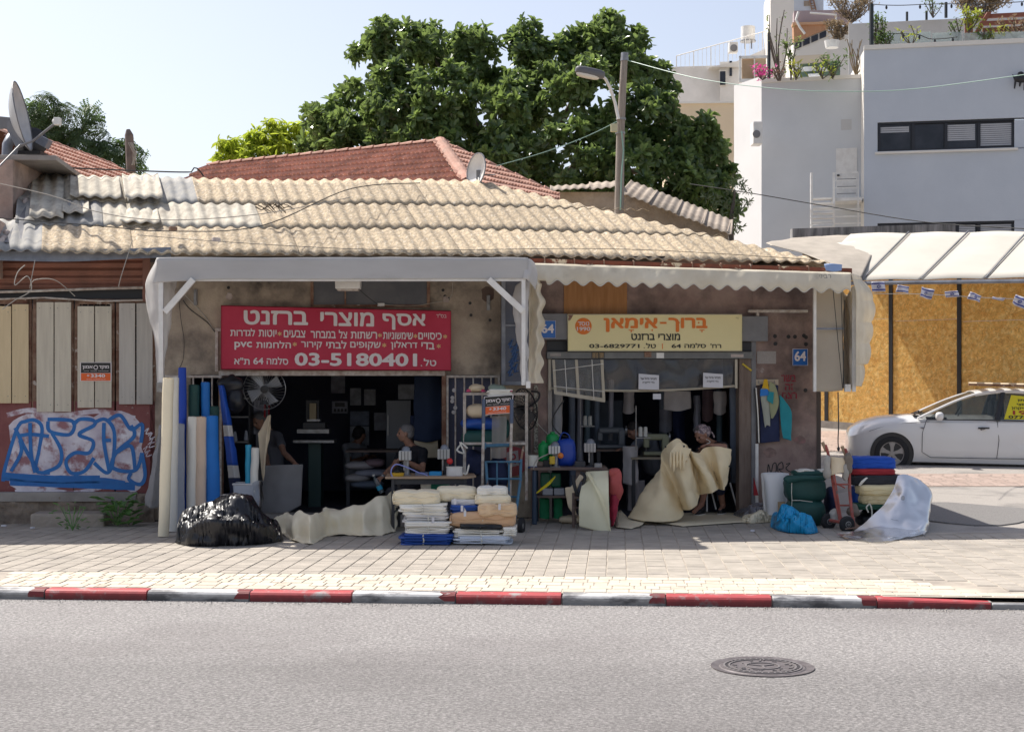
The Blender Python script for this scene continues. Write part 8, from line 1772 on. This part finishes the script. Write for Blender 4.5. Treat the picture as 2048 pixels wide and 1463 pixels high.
for k in range(4):
 a = 2*pi*k/4+.4; B().loft([[fc+q_ @ V((cos(a)*.04, sin(a)*.04, -.01)), fc+q_ @ V((cos(a-.2)*.24, sin(a-.2)*.24, -.02))], [fc+q_ @ V((cos(a+.9)*.04, sin(a+.9)*.04, .02)), fc+q_ @ V((cos(a+.55)*.25, sin(a+.55)*.25, .03))]], 4, 6).make('blade', mat('clear_grey_blade', (.3, .31, .33), .3) if k == 0 else bpy.data.materials['clear_grey_blade'], lfan, smooth=True, solid=.003)
B().tube([fc+V((0, .15, 0)), fc+V((0, .2, -.15)), fc+V((0, .2, -.5))], .02, 8).lathe(fc+V((0, 0, -.16)), [(.06, -.05), (.05, .03), (.001, .04)], 14).make('stand', M_black, lfan)
def poster(label, x0, y0, x1, y1, Y, m, cat='poster'): return frb('poster', x0, y0, x1, y1, Y, .01, m, None, label=label, cat=cat)
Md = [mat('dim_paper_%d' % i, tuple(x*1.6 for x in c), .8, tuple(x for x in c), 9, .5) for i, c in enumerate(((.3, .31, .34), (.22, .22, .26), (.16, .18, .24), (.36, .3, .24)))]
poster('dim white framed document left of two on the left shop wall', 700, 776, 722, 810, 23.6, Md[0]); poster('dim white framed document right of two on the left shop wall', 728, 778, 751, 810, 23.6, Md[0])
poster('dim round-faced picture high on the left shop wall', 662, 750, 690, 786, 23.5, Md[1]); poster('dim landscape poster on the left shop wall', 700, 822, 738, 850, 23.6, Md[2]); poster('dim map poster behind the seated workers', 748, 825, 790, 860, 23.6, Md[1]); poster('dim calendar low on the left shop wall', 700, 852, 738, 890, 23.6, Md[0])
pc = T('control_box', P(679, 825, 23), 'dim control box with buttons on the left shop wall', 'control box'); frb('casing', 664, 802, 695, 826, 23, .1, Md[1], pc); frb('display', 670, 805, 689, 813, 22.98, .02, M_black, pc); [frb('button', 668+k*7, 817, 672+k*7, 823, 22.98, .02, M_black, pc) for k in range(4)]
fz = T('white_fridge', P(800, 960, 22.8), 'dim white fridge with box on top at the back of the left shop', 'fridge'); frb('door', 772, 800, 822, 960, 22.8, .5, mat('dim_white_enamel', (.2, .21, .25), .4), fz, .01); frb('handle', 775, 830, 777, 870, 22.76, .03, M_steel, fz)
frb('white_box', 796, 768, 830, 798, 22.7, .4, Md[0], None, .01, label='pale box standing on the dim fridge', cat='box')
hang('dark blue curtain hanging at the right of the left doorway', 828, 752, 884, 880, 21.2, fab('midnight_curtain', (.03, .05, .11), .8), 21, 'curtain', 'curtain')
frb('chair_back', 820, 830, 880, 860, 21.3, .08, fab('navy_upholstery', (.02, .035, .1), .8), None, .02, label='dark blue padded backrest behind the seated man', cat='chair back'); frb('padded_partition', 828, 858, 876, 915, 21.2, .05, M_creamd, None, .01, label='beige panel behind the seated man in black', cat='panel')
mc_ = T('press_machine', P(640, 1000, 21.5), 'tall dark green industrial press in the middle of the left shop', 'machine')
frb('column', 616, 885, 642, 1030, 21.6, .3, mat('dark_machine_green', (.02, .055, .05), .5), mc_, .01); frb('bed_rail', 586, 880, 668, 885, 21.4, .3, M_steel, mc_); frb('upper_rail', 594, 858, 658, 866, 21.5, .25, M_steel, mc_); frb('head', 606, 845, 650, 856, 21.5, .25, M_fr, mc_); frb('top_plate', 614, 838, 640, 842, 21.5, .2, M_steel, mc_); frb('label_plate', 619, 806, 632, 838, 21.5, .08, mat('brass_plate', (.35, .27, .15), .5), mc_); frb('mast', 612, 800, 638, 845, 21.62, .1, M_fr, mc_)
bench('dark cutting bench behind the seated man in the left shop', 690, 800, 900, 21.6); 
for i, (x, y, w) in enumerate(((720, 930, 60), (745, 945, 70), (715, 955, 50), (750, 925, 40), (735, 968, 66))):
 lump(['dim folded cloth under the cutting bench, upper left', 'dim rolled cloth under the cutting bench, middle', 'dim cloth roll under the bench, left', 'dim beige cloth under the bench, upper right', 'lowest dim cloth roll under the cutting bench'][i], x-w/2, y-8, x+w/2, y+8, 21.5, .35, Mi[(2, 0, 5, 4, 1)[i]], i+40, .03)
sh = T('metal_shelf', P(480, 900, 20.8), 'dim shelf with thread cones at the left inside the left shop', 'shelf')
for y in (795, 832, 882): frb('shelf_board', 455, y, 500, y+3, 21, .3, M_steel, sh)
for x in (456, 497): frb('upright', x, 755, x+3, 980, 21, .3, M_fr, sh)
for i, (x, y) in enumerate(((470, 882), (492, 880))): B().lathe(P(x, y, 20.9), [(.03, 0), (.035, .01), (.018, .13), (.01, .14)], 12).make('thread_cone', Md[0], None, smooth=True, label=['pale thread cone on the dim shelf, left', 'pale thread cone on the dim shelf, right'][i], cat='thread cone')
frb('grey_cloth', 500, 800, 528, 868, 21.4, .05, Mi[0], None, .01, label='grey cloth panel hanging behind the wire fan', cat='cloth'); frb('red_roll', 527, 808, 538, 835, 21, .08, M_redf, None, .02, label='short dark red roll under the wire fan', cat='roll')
# people
M_skin = mat('skin', (.42, .23, .155), .55, (.37, .19, .13), 14, .5, .15, 80); M_skin2 = mat('tanned_skin', (.36, .18, .12), .55, (.3, .15, .1), 14, .5, .15, 80)
M_hair = mat('grey_hair', (.13, .125, .125), .7, (.24, .23, .23), 60, .5, .5, 200); M_bshirt = fab('black_shirt', (.014, .015, .022), .7); M_gshirt = fab('grey_shirt', (.13, .13, .15), .8); M_trou = fab('dark_trousers', (.05, .05, .06), .8)
def limb(b, pts, rs, n=12):
 pts = [V(p) for p in pts]
 b.tube(pts, rs, n)
 for p, r in zip(pts, rs): b.ell(p, (2*r, 2*r, 2*r), None, 12, 8)
def rem(o, vox, it=3):
 m = o.modifiers.new('r', 'REMESH'); m.mode = 'VOXEL'; m.voxel_size = vox; m.use_smooth_shade = True
 s = o.modifiers.new('s', 'SMOOTH'); s.factor = .5; s.iterations = it
def head_(b, c, f, up, s=1.0):
 f = f.normalized(); r = f.cross(up).normalized(); up = r.cross(f).normalized(); M = Matrix((f, -r, up)).transposed()
 def e(x, y, z, d): b.sq(c+M @ (V((x, y, z))*s), tuple(q*s for q in d), 1, 14, 10, M)
 e(-.008, 0, .035, (.195, .155, .17)); e(.02, 0, -.02, (.145, .13, .17)); e(.045, 0, -.075, (.07, .075, .05)); e(.03, 0, -.055, (.10, .105, .08))
 e(.098, 0, -.012, (.045, .028, .05)); e(.088, 0, .015, (.035, .022, .05)); e(.082, 0, .03, (.03, .11, .022)); e(.085, 0, -.05, (.022, .052, .016)); e(.082, 0, -.062, (.02, .046, .014))
 for y in (-1, 1): e(.0, y*.078, -.005, (.035, .018, .06)); e(.066, y*.042, -.012, (.04, .04, .045))
 return M
def hand_(b, w, d, pn, s=1.0, curl=.5):
 d = V(d).normalized(); pn = V(pn); pn = (pn-d*pn.dot(d)).normalized(); sd = d.cross(pn)
 b.sq(w+d*.045*s, (.10*s, .085*s, .03*s), .8, 12, 8, Matrix((d, sd, pn)).transposed())
 for k, (o, L) in enumerate(((-.03, .066), (-.01, .078), (.01, .074), (.03, .06))):
  p = w+d*.088*s+sd*o*s; q = p+(d+pn*curl*.5).normalized()*L*.5*s; e = q+(d+pn*curl*1.6).normalized()*L*.5*s
  limb(b, [p, q, e], [.0095*s, .009*s, .0075*s], 8)
 p = w+d*.025*s-sd*.035*s; q = p+(d*.7-sd*.8+pn*.3).normalized()*.04*s; e = q+(d*.9-sd*.2+pn*.5).normalized()*.034*s; limb(b, [p, q, e], [.012*s, .0105*s, .009*s], 8)
def person(label, J, face, skin, shirt, trou, hair=None, vox=.008, up=(0, 0, 1), bandana=None, sleeves=.55, shoes=True, headscale=1.05, hands=(('L', None), ('R', None)), parts=('legs',)):
 j = {k: P(*v) for k, v in J.items()}; t = T('person', V((j['hip'].x, j['hip'].y, .11)), label, 'person'); up = V(up)
 b = B(); M = head_(b, j['head'], V(face), up, headscale)
 chin = j['head']+M @ V((0, 0, -.06)); limb(b, [chin, j['neck']], [.056, .06])
 limb(b, [j['neck'], j['chest'], j['hip']], [.07, .13, .12])
 for s in 'LR':
  if 'sh'+s in j:
   w = j['wr'+s]; el = j['el'+s]; limb(b, [j['neck'], j['sh'+s]], [.06, .055]); limb(b, [j['sh'+s], (j['sh'+s]*.5+el*.5), el, el*.6+w*.4, w], [.056, .05, .04, .042, .027])
   hd = (w-el).normalized(); hh = dict(hands).get(s)
   hand_(b, w, hh[0] if hh else hd, hh[1] if hh else V((0, 0, -1)) if abs(hd.z) < .8 else V((0, -1, 0)), 1.0, .7)
  if 'kn'+s in j:
   limb(b, [j['hip'], j['kn'+s], j['an'+s]], [.085, .055, .038])
   if j['an'+s].z < .5: limb(b, [j['an'+s], j['toe'+s]], [.04, .03])
 o = b.make('body', skin, t, smooth=True); rem(o, vox)
 b = B(); sw_ = (j['shR']-j['shL']) if 'shR' in j and 'shL' in j else V((.3, 0, 0))
 limb(b, [j['neck']*.75+j['chest']*.25, j['chest'], j['hip']], [.095, .155, .155])
 for s in 'LR':
  if 'sh'+s in j: e = j['sh'+s].lerp(j['el'+s], sleeves); limb(b, [j['neck'].lerp(j['sh'+s], .35)-V((0, 0, .02)), j['sh'+s], e], [.075, .072, .066]); limb(b, [j['sh'+s], j['chest']], [.07, .13])
 o = b.make('shirt', shirt, t, smooth=True); rem(o, vox*1.2, 2)
 if 'knL' in j:
  b = B()
  for s in 'LR': limb(b, [j['hip'], j['kn'+s], j['kn'+s].lerp(j['an'+s], trou[1])], [.11, .082, .075])
  o = b.make('trousers', trou[0], t, smooth=True); rem(o, vox*1.2, 2)
  for s in 'LR':
   d = (j['toe'+s]-j['an'+s]); d.z = 0; d = d.normalized(); a = j['an'+s].copy(); a.z = .11
   sb = B(); sb.sq(a+d*.06+V((0, 0, .045)), (.28, .1, .09), .7, 16, 10, atan2(d.y, d.x)); sb.sq(a+V((0, 0, .08)), (.11, .09, .09), .9, 12, 8, atan2(d.y, d.x)); sb.make('shoe', M_black, t, smooth=True)
   B().sq(a+d*.06+V((0, 0, .01)), (.29, .105, .028), .6, 16, 6, atan2(d.y, d.x)).make('sole', M_whitef, t, smooth=True)
 if hair:
  b = B(); c = j['head']; s = headscale
  b.sq(c+M @ V((-.022*s, 0, .05*s)), (.20*s, .172*s, .165*s), 1, 22, 14, M, .008, 22, 3); b.sq(c+M @ V((-.055*s, 0, .0)), (.125*s, .165*s, .15*s), 1, 18, 12, M, .006, 25, 5)
  b.make('hair' if not bandana else 'bandana', hair, t, smooth=True)
 eb = B()
 for y in (-1, 1): eb.ell(j['head']+M @ (V((.083, y*.036, .008))*headscale), (.022, .026, .014), M, 8, 6)
 eb.make('eyes', M_black, t, kind='stuff')
 return t, j, M
p1, j1, m1 = person('grey-haired man in a black T-shirt seated behind the table, looking left with a bottle', dict(head=(811, 867, 20.3), neck=(822, 893, 20.35), chest=(830, 918, 20.4), hip=(832, 972, 20.5), shL=(808, 900, 20.62), elL=(787, 932, 20.45), wrL=(765, 952, 20.2), shR=(846, 904, 20.12), elR=(845, 938, 19.9), wrR=(813, 922, 19.72),
 knL=(782, 985, 20.1), anL=(778, 1024, 20.05), toeL=(764, 1030, 19.95), knR=(800, 988, 19.9), anR=(797, 1026, 19.95), toeR=(784, 1031, 19.8)), (-1, -.16, -.04), M_skin, M_bshirt, (M_trou, .95), M_hair)
B().tube([j1['head']+m1 @ V((.0, -.083, -.01)), j1['head']+m1 @ V((-.02, -.05, .09)), j1['head']+m1 @ V((-.02, .05, .09)), j1['head']+m1 @ V((0, .083, -.01))], .006, 6).make('glasses_band', M_black, p1, smooth=True)
hpn = B(); nk = j1['neck']+V((-.02, 0, .0)); hpn.tube([nk+V((.11*cos(a*.5), .09*sin(a*.5), -.01)) for a in range(14)], .02, 8); hpn.make('neck_headphones', mat('dark_grey_plastic', (.05, .05, .055), .5), p1, smooth=True)
B().tube([j1['wrL']+V((-.012, 0, .02)), j1['wrL']+V((.012, 0, -.015))], .034, 12).make('wristwatch', M_steel, p1, smooth=True)
bt_ = T('water_bottle', P(760, 982, 19.9), 'clear water bottle with blue label held low by the seated man', 'bottle'); ax = V((-.42, -.1, .9)).normalized(); c = P(764, 985, 19.95)
B().lathe(c, [(.001, 0), (.036, .004), (.037, .10), (.037, .17), (.03, .20), (.014, .235), (.014, .26)], 16, axis=ax).make('bottle_shell', film('bottle_plastic', (.5, .6, .65), .3, .05), bt_, smooth=True)
B().lathe(c+ax*.05, [(.0385, 0), (.0385, .06)], 16, axis=ax, caps=False).make('label', M_cyan, bt_, smooth=True); B().lathe(c+ax*.255, [(.016, 0), (.016, .02), (.001, .021)], 12, axis=ax).make('cap', M_whitef, bt_)
p2, j2, m2 = person('man in black with a patterned bandana bending over the cream canvas he is sewing', dict(head=(1404, 869, 20.1), neck=(1424, 888, 20.35), chest=(1434, 912, 20.5), hip=(1438, 964, 20.75), shR=(1446, 893, 20.2), elR=(1449, 893, 19.85), wrR=(1420, 890, 19.7), shL=(1402, 900, 20.65), elL=(1395, 915, 20.2), wrL=(1405, 897, 19.8),
 knR=(1412, 972, 20.3), anR=(1403, 1008, 20.35), toeR=(1388, 1023, 20.1), knL=(1440, 975, 20.35), anL=(1446, 1012, 20.5), toeL=(1440, 1020, 20.35)), (-.72, -.5, -.55), M_skin2, M_bshirt, (fab('dark_shorts', (.02, .025, .06), .7), .12), mat('patterned_bandana', (.42, .33, .33), .8, (.16, .12, .14), 26, .5, lo=.42, hi=.56), up=(-.45, -.25, .85), bandana=True, sleeves=.45)
hd2 = j2['head']; B().sq(hd2+m2 @ V((-.13, 0, .0)), (.07, .07, .09), 1, 12, 10, amp=.02, fr=14, seed=2).tube(smooth([hd2+m2 @ V((-.12, 0, -.01)), hd2+m2 @ V((-.15, .02, -.07)), hd2+m2 @ V((-.14, .03, -.14))], 4), .012, 6).make('bandana_knot', bpy.data.materials['patterned_bandana'], p2, smooth=True)
gl_ = B()
for y in (-1, 1): gl_.lathe(hd2+m2 @ V((.045, y*.036, .118)), [(.026, 0), (.026, .006), (.001, .006)], 14, axis=m2 @ V((.5, 0, 1)))
gl_.tube([hd2+m2 @ V((.05, -.06, .115)), hd2+m2 @ V((.05, .06, .115))], .004, 5).make('glasses_on_head', M_steel, p2)
B().tube(smooth([hd2+m2 @ V((0, -.08, -.02)), P(1420, 882, 20.0), P(1412, 888, 19.85), P(1402, 893, 19.9)], 4), .006, 5).make('earphone_cord', M_whitef, p2)
person('man in a dark grey shirt standing dimly inside, holding the grey tarpaulin square', dict(head=(519, 842, 21.3), neck=(535, 862, 21.3), chest=(543, 888, 21.3), hip=(548, 945, 21.3), shR=(556, 872, 21.1), elR=(568, 905, 20.7), wrR=(590, 926, 20.4), shL=(527, 874, 21.5), elL=(530, 905, 21), wrL=(536, 928, 20.6),
 knL=(545, 985, 21.2), anL=(545, 1018, 21.2), toeL=(540, 1022, 21), knR=(556, 985, 21.1), anR=(556, 1018, 21.1), toeR=(552, 1023, 21)), (-.6, -.7, -.4), M_skin, M_gshirt, (M_trou, .95), M_hair, vox=.01, up=(-.3, -.2, .9))
person('seated worker in a light grey shirt, dim at the back of the left shop', dict(head=(719, 870, 23.0), neck=(713, 888, 23), chest=(706, 908, 23), hip=(706, 955, 23), shR=(692, 894, 22.8), elR=(700, 925, 22.6), wrR=(728, 915, 22.4), shL=(726, 896, 23.2), elL=(735, 918, 23), wrL=(745, 912, 22.7)), (.5, .6, -.2), M_skin2, fab('light_grey_shirt', (.3, .3, .33), .85), None, fab('black_hair', (.02, .018, .02), .7), vox=.011)
person('bent worker in a grey-blue shirt behind the thread stand in the right shop', dict(head=(1268, 862, 21.4), neck=(1280, 872, 21.5), chest=(1294, 884, 21.7), hip=(1305, 930, 21.9), shR=(1280, 882, 21.2), elR=(1262, 900, 21), wrR=(1248, 898, 20.9), shL=(1292, 872, 21.9), elL=(1275, 895, 21.6), wrL=(1256, 895, 21.3)), (-.8, -.3, -.6), M_skin2, fab('grey_blue_shirt', (.22, .23, .27), .85), None, fab('dark_brown_hair', (.04, .03, .03), .7), vox=.011, up=(-.5, 0, .8))
# white car
car = T('parked_car', P(1785, 940, 26), 'white hatchback parked in the side street with yellow window notices and slats on its roof', 'car')
M_car = mat('white_car_paint', (.74, .74, .73), .3, (.72, .71, .7), 1, .5, coat=.8, spec=.5); M_cgl = film('car_glass', (.05, .07, .075), .62, .03); M_trim = mat('black_trim', (.02, .02, .022), .45); M_inter = mat('car_interior', (.06, .06, .065), .8)
yaw = R(9); pitch = R(1.4)
ex = V((cos(yaw)*cos(pitch), -sin(yaw)*cos(pitch), -sin(pitch))); ey = V((sin(yaw), cos(yaw), 0)); ez = ex.cross(ey)
wc = P(1785, 907, 26.0)    # near front wheel centre
CM = Matrix((ex, ey, ez)).transposed().to_4x4(); CM.translation = wc-ex*.72-ez*.315+ey*.06
Wd = 1.77
def sec(x):  # lower body section: half-outline of the near side at station x: (inset, z)
 def L(t): 
  for (a, va), (c, vc) in zip(t, t[1:]):
   if x <= c: f = (x-a)/(c-a); f = f*f*(3-2*f) if False else f; return va+(vc-va)*f
  return t[-1][1]
 hood = L([(0, .66), (.05, .74), (.2, .85), (.5, .94), (.9, .985), (1.3, 1.01), (1.5, 1.0), (4.0, 1.02), (4.3, .95)])
 inset = L([(0, .36), (.05, .25), (.15, .15), (.35, .08), (.7, .035), (1.1, .015), (3.4, .015), (3.9, .08), (4.2, .25), (4.3, .45)])
 belt = L([(0, .62), (.2, .76), (.5, .86), (.9, .915), (1.5, .93), (4.0, 1.0), (4.3, .9)])
 sill = L([(0, .30), (.1, .20), (.4, .18), (4.0, .2), (4.3, .34)])
 return [(inset+.14, sill-.03), (inset+.03, sill), (inset+.0, sill+.12), (inset-.012, .42), (inset+.0, .55), (inset-.008, (.55+belt)/2), (inset+.02, belt-.05), (inset+.07, belt), (inset+.22, (belt+hood)/2+.03), (Wd/2, hood+.02)]
cb = B(); xs = [0, .02, .05, .1, .16, .25, .35, .5, .65, .8, .95, 1.1, 1.3, 1.5, 1.9, 2.3, 2.7, 3.1, 3.4, 3.7, 3.9, 4.05, 4.2, 4.27, 4.3]
rows = []
for x in xs:
 h = sec(x); rows.append([V((x, y, z)) for y, z in h]+[V((x, Wd-y, z)) for y, z in reversed(h[:-1])])
n_ = len(rows[0]); cb.add([p for r in rows for p in r], [(i*n_+k, (i+1)*n_+k, (i+1)*n_+k+1, i*n_+k+1) for i in range(len(rows)-1) for k in range(n_-1)])
nb0 = 0; cb.add(rows[0], [tuple(range(n_))]); cb.add(rows[-1], [tuple(range(n_-1, -1, -1))])
cb.add([rows[i][0] for i in range(len(rows))]+[rows[i][-1] for i in range(len(rows))], [(i, i+len(rows), i+1+len(rows), i+1) for i in range(len(rows)-1)])
cb.xf(CM); body = cb.make('body', M_car, car)
bm_ = __import__('bmesh').new(); bm_.from_mesh(body.data); __import__('bmesh').ops.remove_doubles(bm_, verts=bm_.verts, dist=.0005); __import__('bmesh').ops.recalc_face_normals(bm_, faces=bm_.faces)
bm_.to_mesh(body.data); bm_.free()
for k, wx in enumerate((.72, 3.38)):
 for (ya, yb2) in ((-.2, .36), (Wd-.36, Wd+.2)):
  cu_ = B().cyl((wx, ya, .315), (wx, yb2, .315), .375, .375, 40).xf(CM).make('cutter', None, None)
  m = body.modifiers.new('a', 'BOOLEAN'); m.operation = 'DIFFERENCE'; m.object = cu_; m.solver = 'EXACT'
bpy.context.view_layer.update()
me = bpy.data.meshes.new_from_object(body.evaluated_get(bpy.context.evaluated_depsgraph_get()))
body.modifiers.clear(); body.data = me
for o in [o for o in bpy.data.objects if o.name.startswith('cutter')]: bpy.data.objects.remove(o)
me.polygons.foreach_set('use_smooth', [True]*len(me.polygons)); me.set_sharp_from_angle(angle=R(32))
roofp = [(1.18, .98), (1.5, 1.14), (1.85, 1.31), (2.15, 1.42), (2.5, 1.475), (2.9, 1.485), (3.3, 1.455), (3.7, 1.37), (4.0, 1.25)]
def yin(z): return .075+(z-.95)*.40
rf = B(); rr_2 = []
for x, z in roofp[3:8]:
 y = yin(z-.04); rr_2.append([V((x, y, z-.05)), V((x, y+.05, z-.012)), V((x, y+.2, z+.012)), V((x, Wd/2, z+.03)), V((x, Wd-y-.2, z+.012)), V((x, Wd-y-.05, z-.012)), V((x, Wd-y, z-.05))])
rf.loft(rr_2, 6, 16).xf(CM).make('roof', M_car, car, smooth=True, solid=.02)
def pillar(pts, r, m=M_car, nm='pillar'):
 for s in (0, 1): B().tube([V((x, (yin(z) if s == 0 else Wd-yin(z)), z)) for x, z in smooth([V((a, 0, c)) for a, c in pts], 4) and [(p.x, p.z) for p in smooth([V((a, 0, c)) for a, c in pts], 4)]], r, 8, flat=.6).xf(CM).make(nm, m, car, smooth=True)
pillar([(1.15, .95), (1.5, 1.125), (1.85, 1.29), (2.2, 1.41), (2.6, 1.455), (3.0, 1.455), (3.5, 1.40), (3.95, 1.25), (4.2, 1.0)], .036)
pillar([(2.5, .94), (2.56, 1.2), (2.62, 1.44)], .045, M_trim); pillar([(3.42, .96), (3.45, 1.2), (3.48, 1.38)], .045, M_trim)
def glass(pts, nm='side_window', inset=.012, both=True):
 for s in ((0, 1) if both else (0,)):
  b = B(); q = [V((x, (yin(z)+inset if s == 0 else Wd-yin(z)-inset), z)) for x, z in pts]; b.add(q, [tuple(range(len(q)))]); b.xf(CM).make(nm, M_cgl, car)
glass([(1.33, .95), (2.47, .955), (2.56, 1.42), (2.2, 1.375), (1.85, 1.255), (1.5, 1.09)])
glass([(2.53, .955), (3.4, .97), (3.43, 1.36), (3.0, 1.43), (2.64, 1.43)])
wsb = B(); wsb.loft([[V((1.22, yin(.98), .985)), V((1.16, Wd/2, .985)), V((1.22, Wd-yin(.98), .985))], [V((1.7, yin(1.22), 1.22)), V((1.64, Wd/2, 1.24)), V((1.7, Wd-yin(1.22), 1.22))], [V((2.16, yin(1.4), 1.40)), V((2.12, Wd/2, 1.43)), V((2.16, Wd-yin(1.4), 1.40))]], 5, 10); wsb.xf(CM).make('windscreen', M_cgl, car, smooth=True)
B().add([V((3.95, yin(1.25), 1.24)), V((3.95, Wd-yin(1.25), 1.24)), V((4.2, Wd-.15, 1.0)), V((4.2, .15, 1.0))], [(0, 1, 2, 3)]).xf(CM).make('rear_window', M_cgl, car)
wp_ = B()
for y in (.4, .9): wp_.tube([V((1.12, y, 1.01)), V((1.3, y+.35, 1.06))], .012, 5)
wp_.xf(CM).make('wiper', M_trim, car, kind='stuff'); B().bb((1.08, .15, .985), (1.22, Wd-.15, 1.0)).xf(CM).make('cowl', M_trim, car)
def line(nm, pts, r, m=M_trim): B().tube([V((x, sec(x)[3][0]-.004 if z < .5 else sec(x)[5][0]-.003 if z < .8 else sec(x)[6][0]-.002, z)) for x, z in pts], r, 5).xf(CM).make(nm, m, car)
line('door_seam', [(1.30, .93), (1.23, .7), (1.23, .36), (1.38, .27)], .005); line('door_seam', [(2.5, .93), (2.53, .6), (2.5, .29)], .005); line('door_seam', [(1.38, .27), (2.5, .285), (3.1, .30)], .005); line('bonnet_seam', [(.32, .70), (.6, .80), (1.0, .87), (1.35, .9)], .004, M_grsteel)
B().tube([V((1.3, .045, .935)), V((2.5, .035, .95)), V((3.5, .05, .965))], .012, 6).xf(CM).make('belt_trim', M_trim, car)
for x in (2.25, 3.15):
 B().sq(V((x, -.0, .80)), (.09, .03, .06), .9, 12, 8).xf(CM).make('handle_cup', M_grsteel, car, smooth=True); B().tube([V((x-.08, -.02, .81)), V((x+.11, -.02, .815))], .014, 8).xf(CM).make('door_handle', M_trim, car, smooth=True)
B().box(V((2.27, -.008, .775)), (.06, .006, .03)).xf(CM).make('handle_tag', M_white, car)
mi_ = B().sq(V((1.50, -.10, 1.0)), (.14, .2, .15), .75, 16, 12).xf(CM).make('wing_mirror', M_car, car, smooth=True); B().box(V((1.54, -.0, .955)), (.1, .1, .04)).xf(CM).make('mirror_foot', M_trim, mi_)
B().loft([[V((.075, .34, .615)), V((.2, .165, .62)), V((.36, .1, .66))], [V((.12, .33, .69)), V((.26, .19, .735)), V((.48, .105, .755))]], 4, 12, ).xf(CM).make('headlight', mat('headlight_glass', (.6, .6, .55), .12, spec=.8), car, smooth=True, solid=.02)
B().poly([V((.11, .23, .40)), V((.24, .13, .41)), V((.17, .17, .34))], (0, .02, 0)).xf(CM).make('fog_lamp', M_trim, car)
B().poly([V((1.18, -.0, .79)), V((1.27, -.0, .80)), V((1.25, -.0, .76))], (0, .02, 0)).xf(CM).make('side_marker', M_grsteel, car)
B().loft([[V((.0, .55, .32)), V((.10, .25, .24)), V((.45, .08, .2))], [V((.02, .55, .25)), V((.12, .27, .17)), V((.45, .11, .15))]], 2, 8).xf(CM).make('bumper_lip', M_trim, car, solid=.01)
M_rim = mat('dull_alloy', (.36, .34, .33), .4, (.3, .28, .27), 9, metal=.4)
for (wx, far) in ((.72, 0), (3.38, 0), (.72, 1), (3.38, 1)):
 y0 = .03 if not far else Wd-.03; sg = 1 if not far else -1; c = V((wx, y0, .315))
 q = lambda p: p
 wl2 = B().lathe(c, [(.21, .0), (.225, -.004), (.29, .004), (.312, .03), (.316, .06), (.316, .15), (.30, .18), (.2, .18)], 40, axis=(0, sg, 0), caps=False).xf(CM).make('wheel', M_tyre, car, smooth=True)
 rim = B().lathe(c, [(.212, .0), (.215, .01), (.2, .02), (.195, .09), (.001, .095)], 36, axis=(0, sg, 0), caps=False).xf(CM).make('rim', M_trim, wl2, smooth=True)
 sp = B()
 for k in range(5):
  a = 2*pi*k/5+.3; d = V((cos(a), 0, sin(a))); e = V((-sin(a), 0, cos(a))); o_ = c+V((0, .012*sg, 0))
  sp.poly([o_+e*.022, o_+d*.12+e*.032, o_+d*.20+e*.062, o_+d*.205-e*.062, o_+d*.12-e*.032, o_-e*.022], (0, .02*sg, 0))
 sp.lathe(c+V((0, .0, 0)), [(.001, -.0), (.035, .0), (.045, .03)], 18, axis=(0, sg, 0)); sp.lathe(c, [(.195, .008), (.212, .0), (.212, .02)], 36, axis=(0, sg, 0), caps=False)
 sp.xf(CM).make('spokes', M_rim, wl2, smooth=True)
 B().lathe(c, [(.374, .02), (.374, .33), (.001, .335)], 28, axis=(0, sg, 0)).xf(CM).make('wheel_well', M_trim, car)
for y in (.35, 1.1):
 sb2 = B().box(V((2.35, y+.15, .75)), (.5, .5, .15)); sb2.sq(V((2.6, y+.15, 1.0)), (.14, .48, .62), .6, 14, 12); sb2.sq(V((2.62, y+.15, 1.35)), (.09, .26, .16), .7, 12, 8); sb2.xf(CM).make('seat', M_inter, car, smooth=True)
B().lathe(V((1.85, .48, 1.0)), [(.18, 0), (.19, .012), (.18, .024), (.17, .012)], 26, axis=(.85, 0, -.4), caps=False).xf(CM).make('steering_wheel', M_trim, car, smooth=True)
B().bb((1.3, .12, .8), (1.65, Wd-.12, .98)).xf(CM).make('dashboard', M_inter, car)
def cpt(x, z, o=.0): return CM @ V((x, yin(z)+.006-o, z))
ntc = B(); ntc.add([cpt(2.62, .975), cpt(3.38, .985), cpt(3.40, 1.35), cpt(2.76, 1.40)], [(0, 1, 2, 3)]); ntc.make('yellow_notice', mat('yellow_notice', (.72, .62, .02), .6), car)
class CP:
 n = V((0, -1, 0))
 def __call__(s, a, b_, d=0): x = 2.62+.76*a+.0*b_; z = 1.38-.40*b_; return cpt(x, z, .004+d)
CPp = CP(); M_rl = mat('dark_red_lettering', (.35, .04, .02), .6)
for (tx, a0, b0, a1, b1, mm, hb_) in (('תחתון', .32, .12, .62, .24, M_bl, 1), ('שיפוצי', .30, .30, .66, .40, M_bl, 1), ('(ורסייקה)', .18, .45, .72, .60, M_bl, 1), ('199', .20, .62, .70, .80, M_rl, 0), ('077-2', .10, .84, .62, .97, M_bl, 0)):
 text(tx, CPp, a0, b0, a1, b1, .0, mm, car, .03, hebrew=bool(hb_))
rkk = T('timber_slats', CM @ V((2.9, .9, 1.55)), 'pale wooden slats laid across the roof of the white car', 'slats')
for k in range(5):
 x = 2.25+k*.27; B().box(V((x, .85, 1.60)), (.13, 1.5, .022), Matrix.Rotation(-.05, 3, 'Z')).xf(CM).make('slat', mat('pale_slat', (.6, .5, .36), .8) if k == 0 else bpy.data.materials['pale_slat'], rkk)
for y in (.3, 1.45): B().box(V((2.95, y, 1.565)), (1.5, .05, .04)).xf(CM).make('rack_bar', M_rust, rkk)
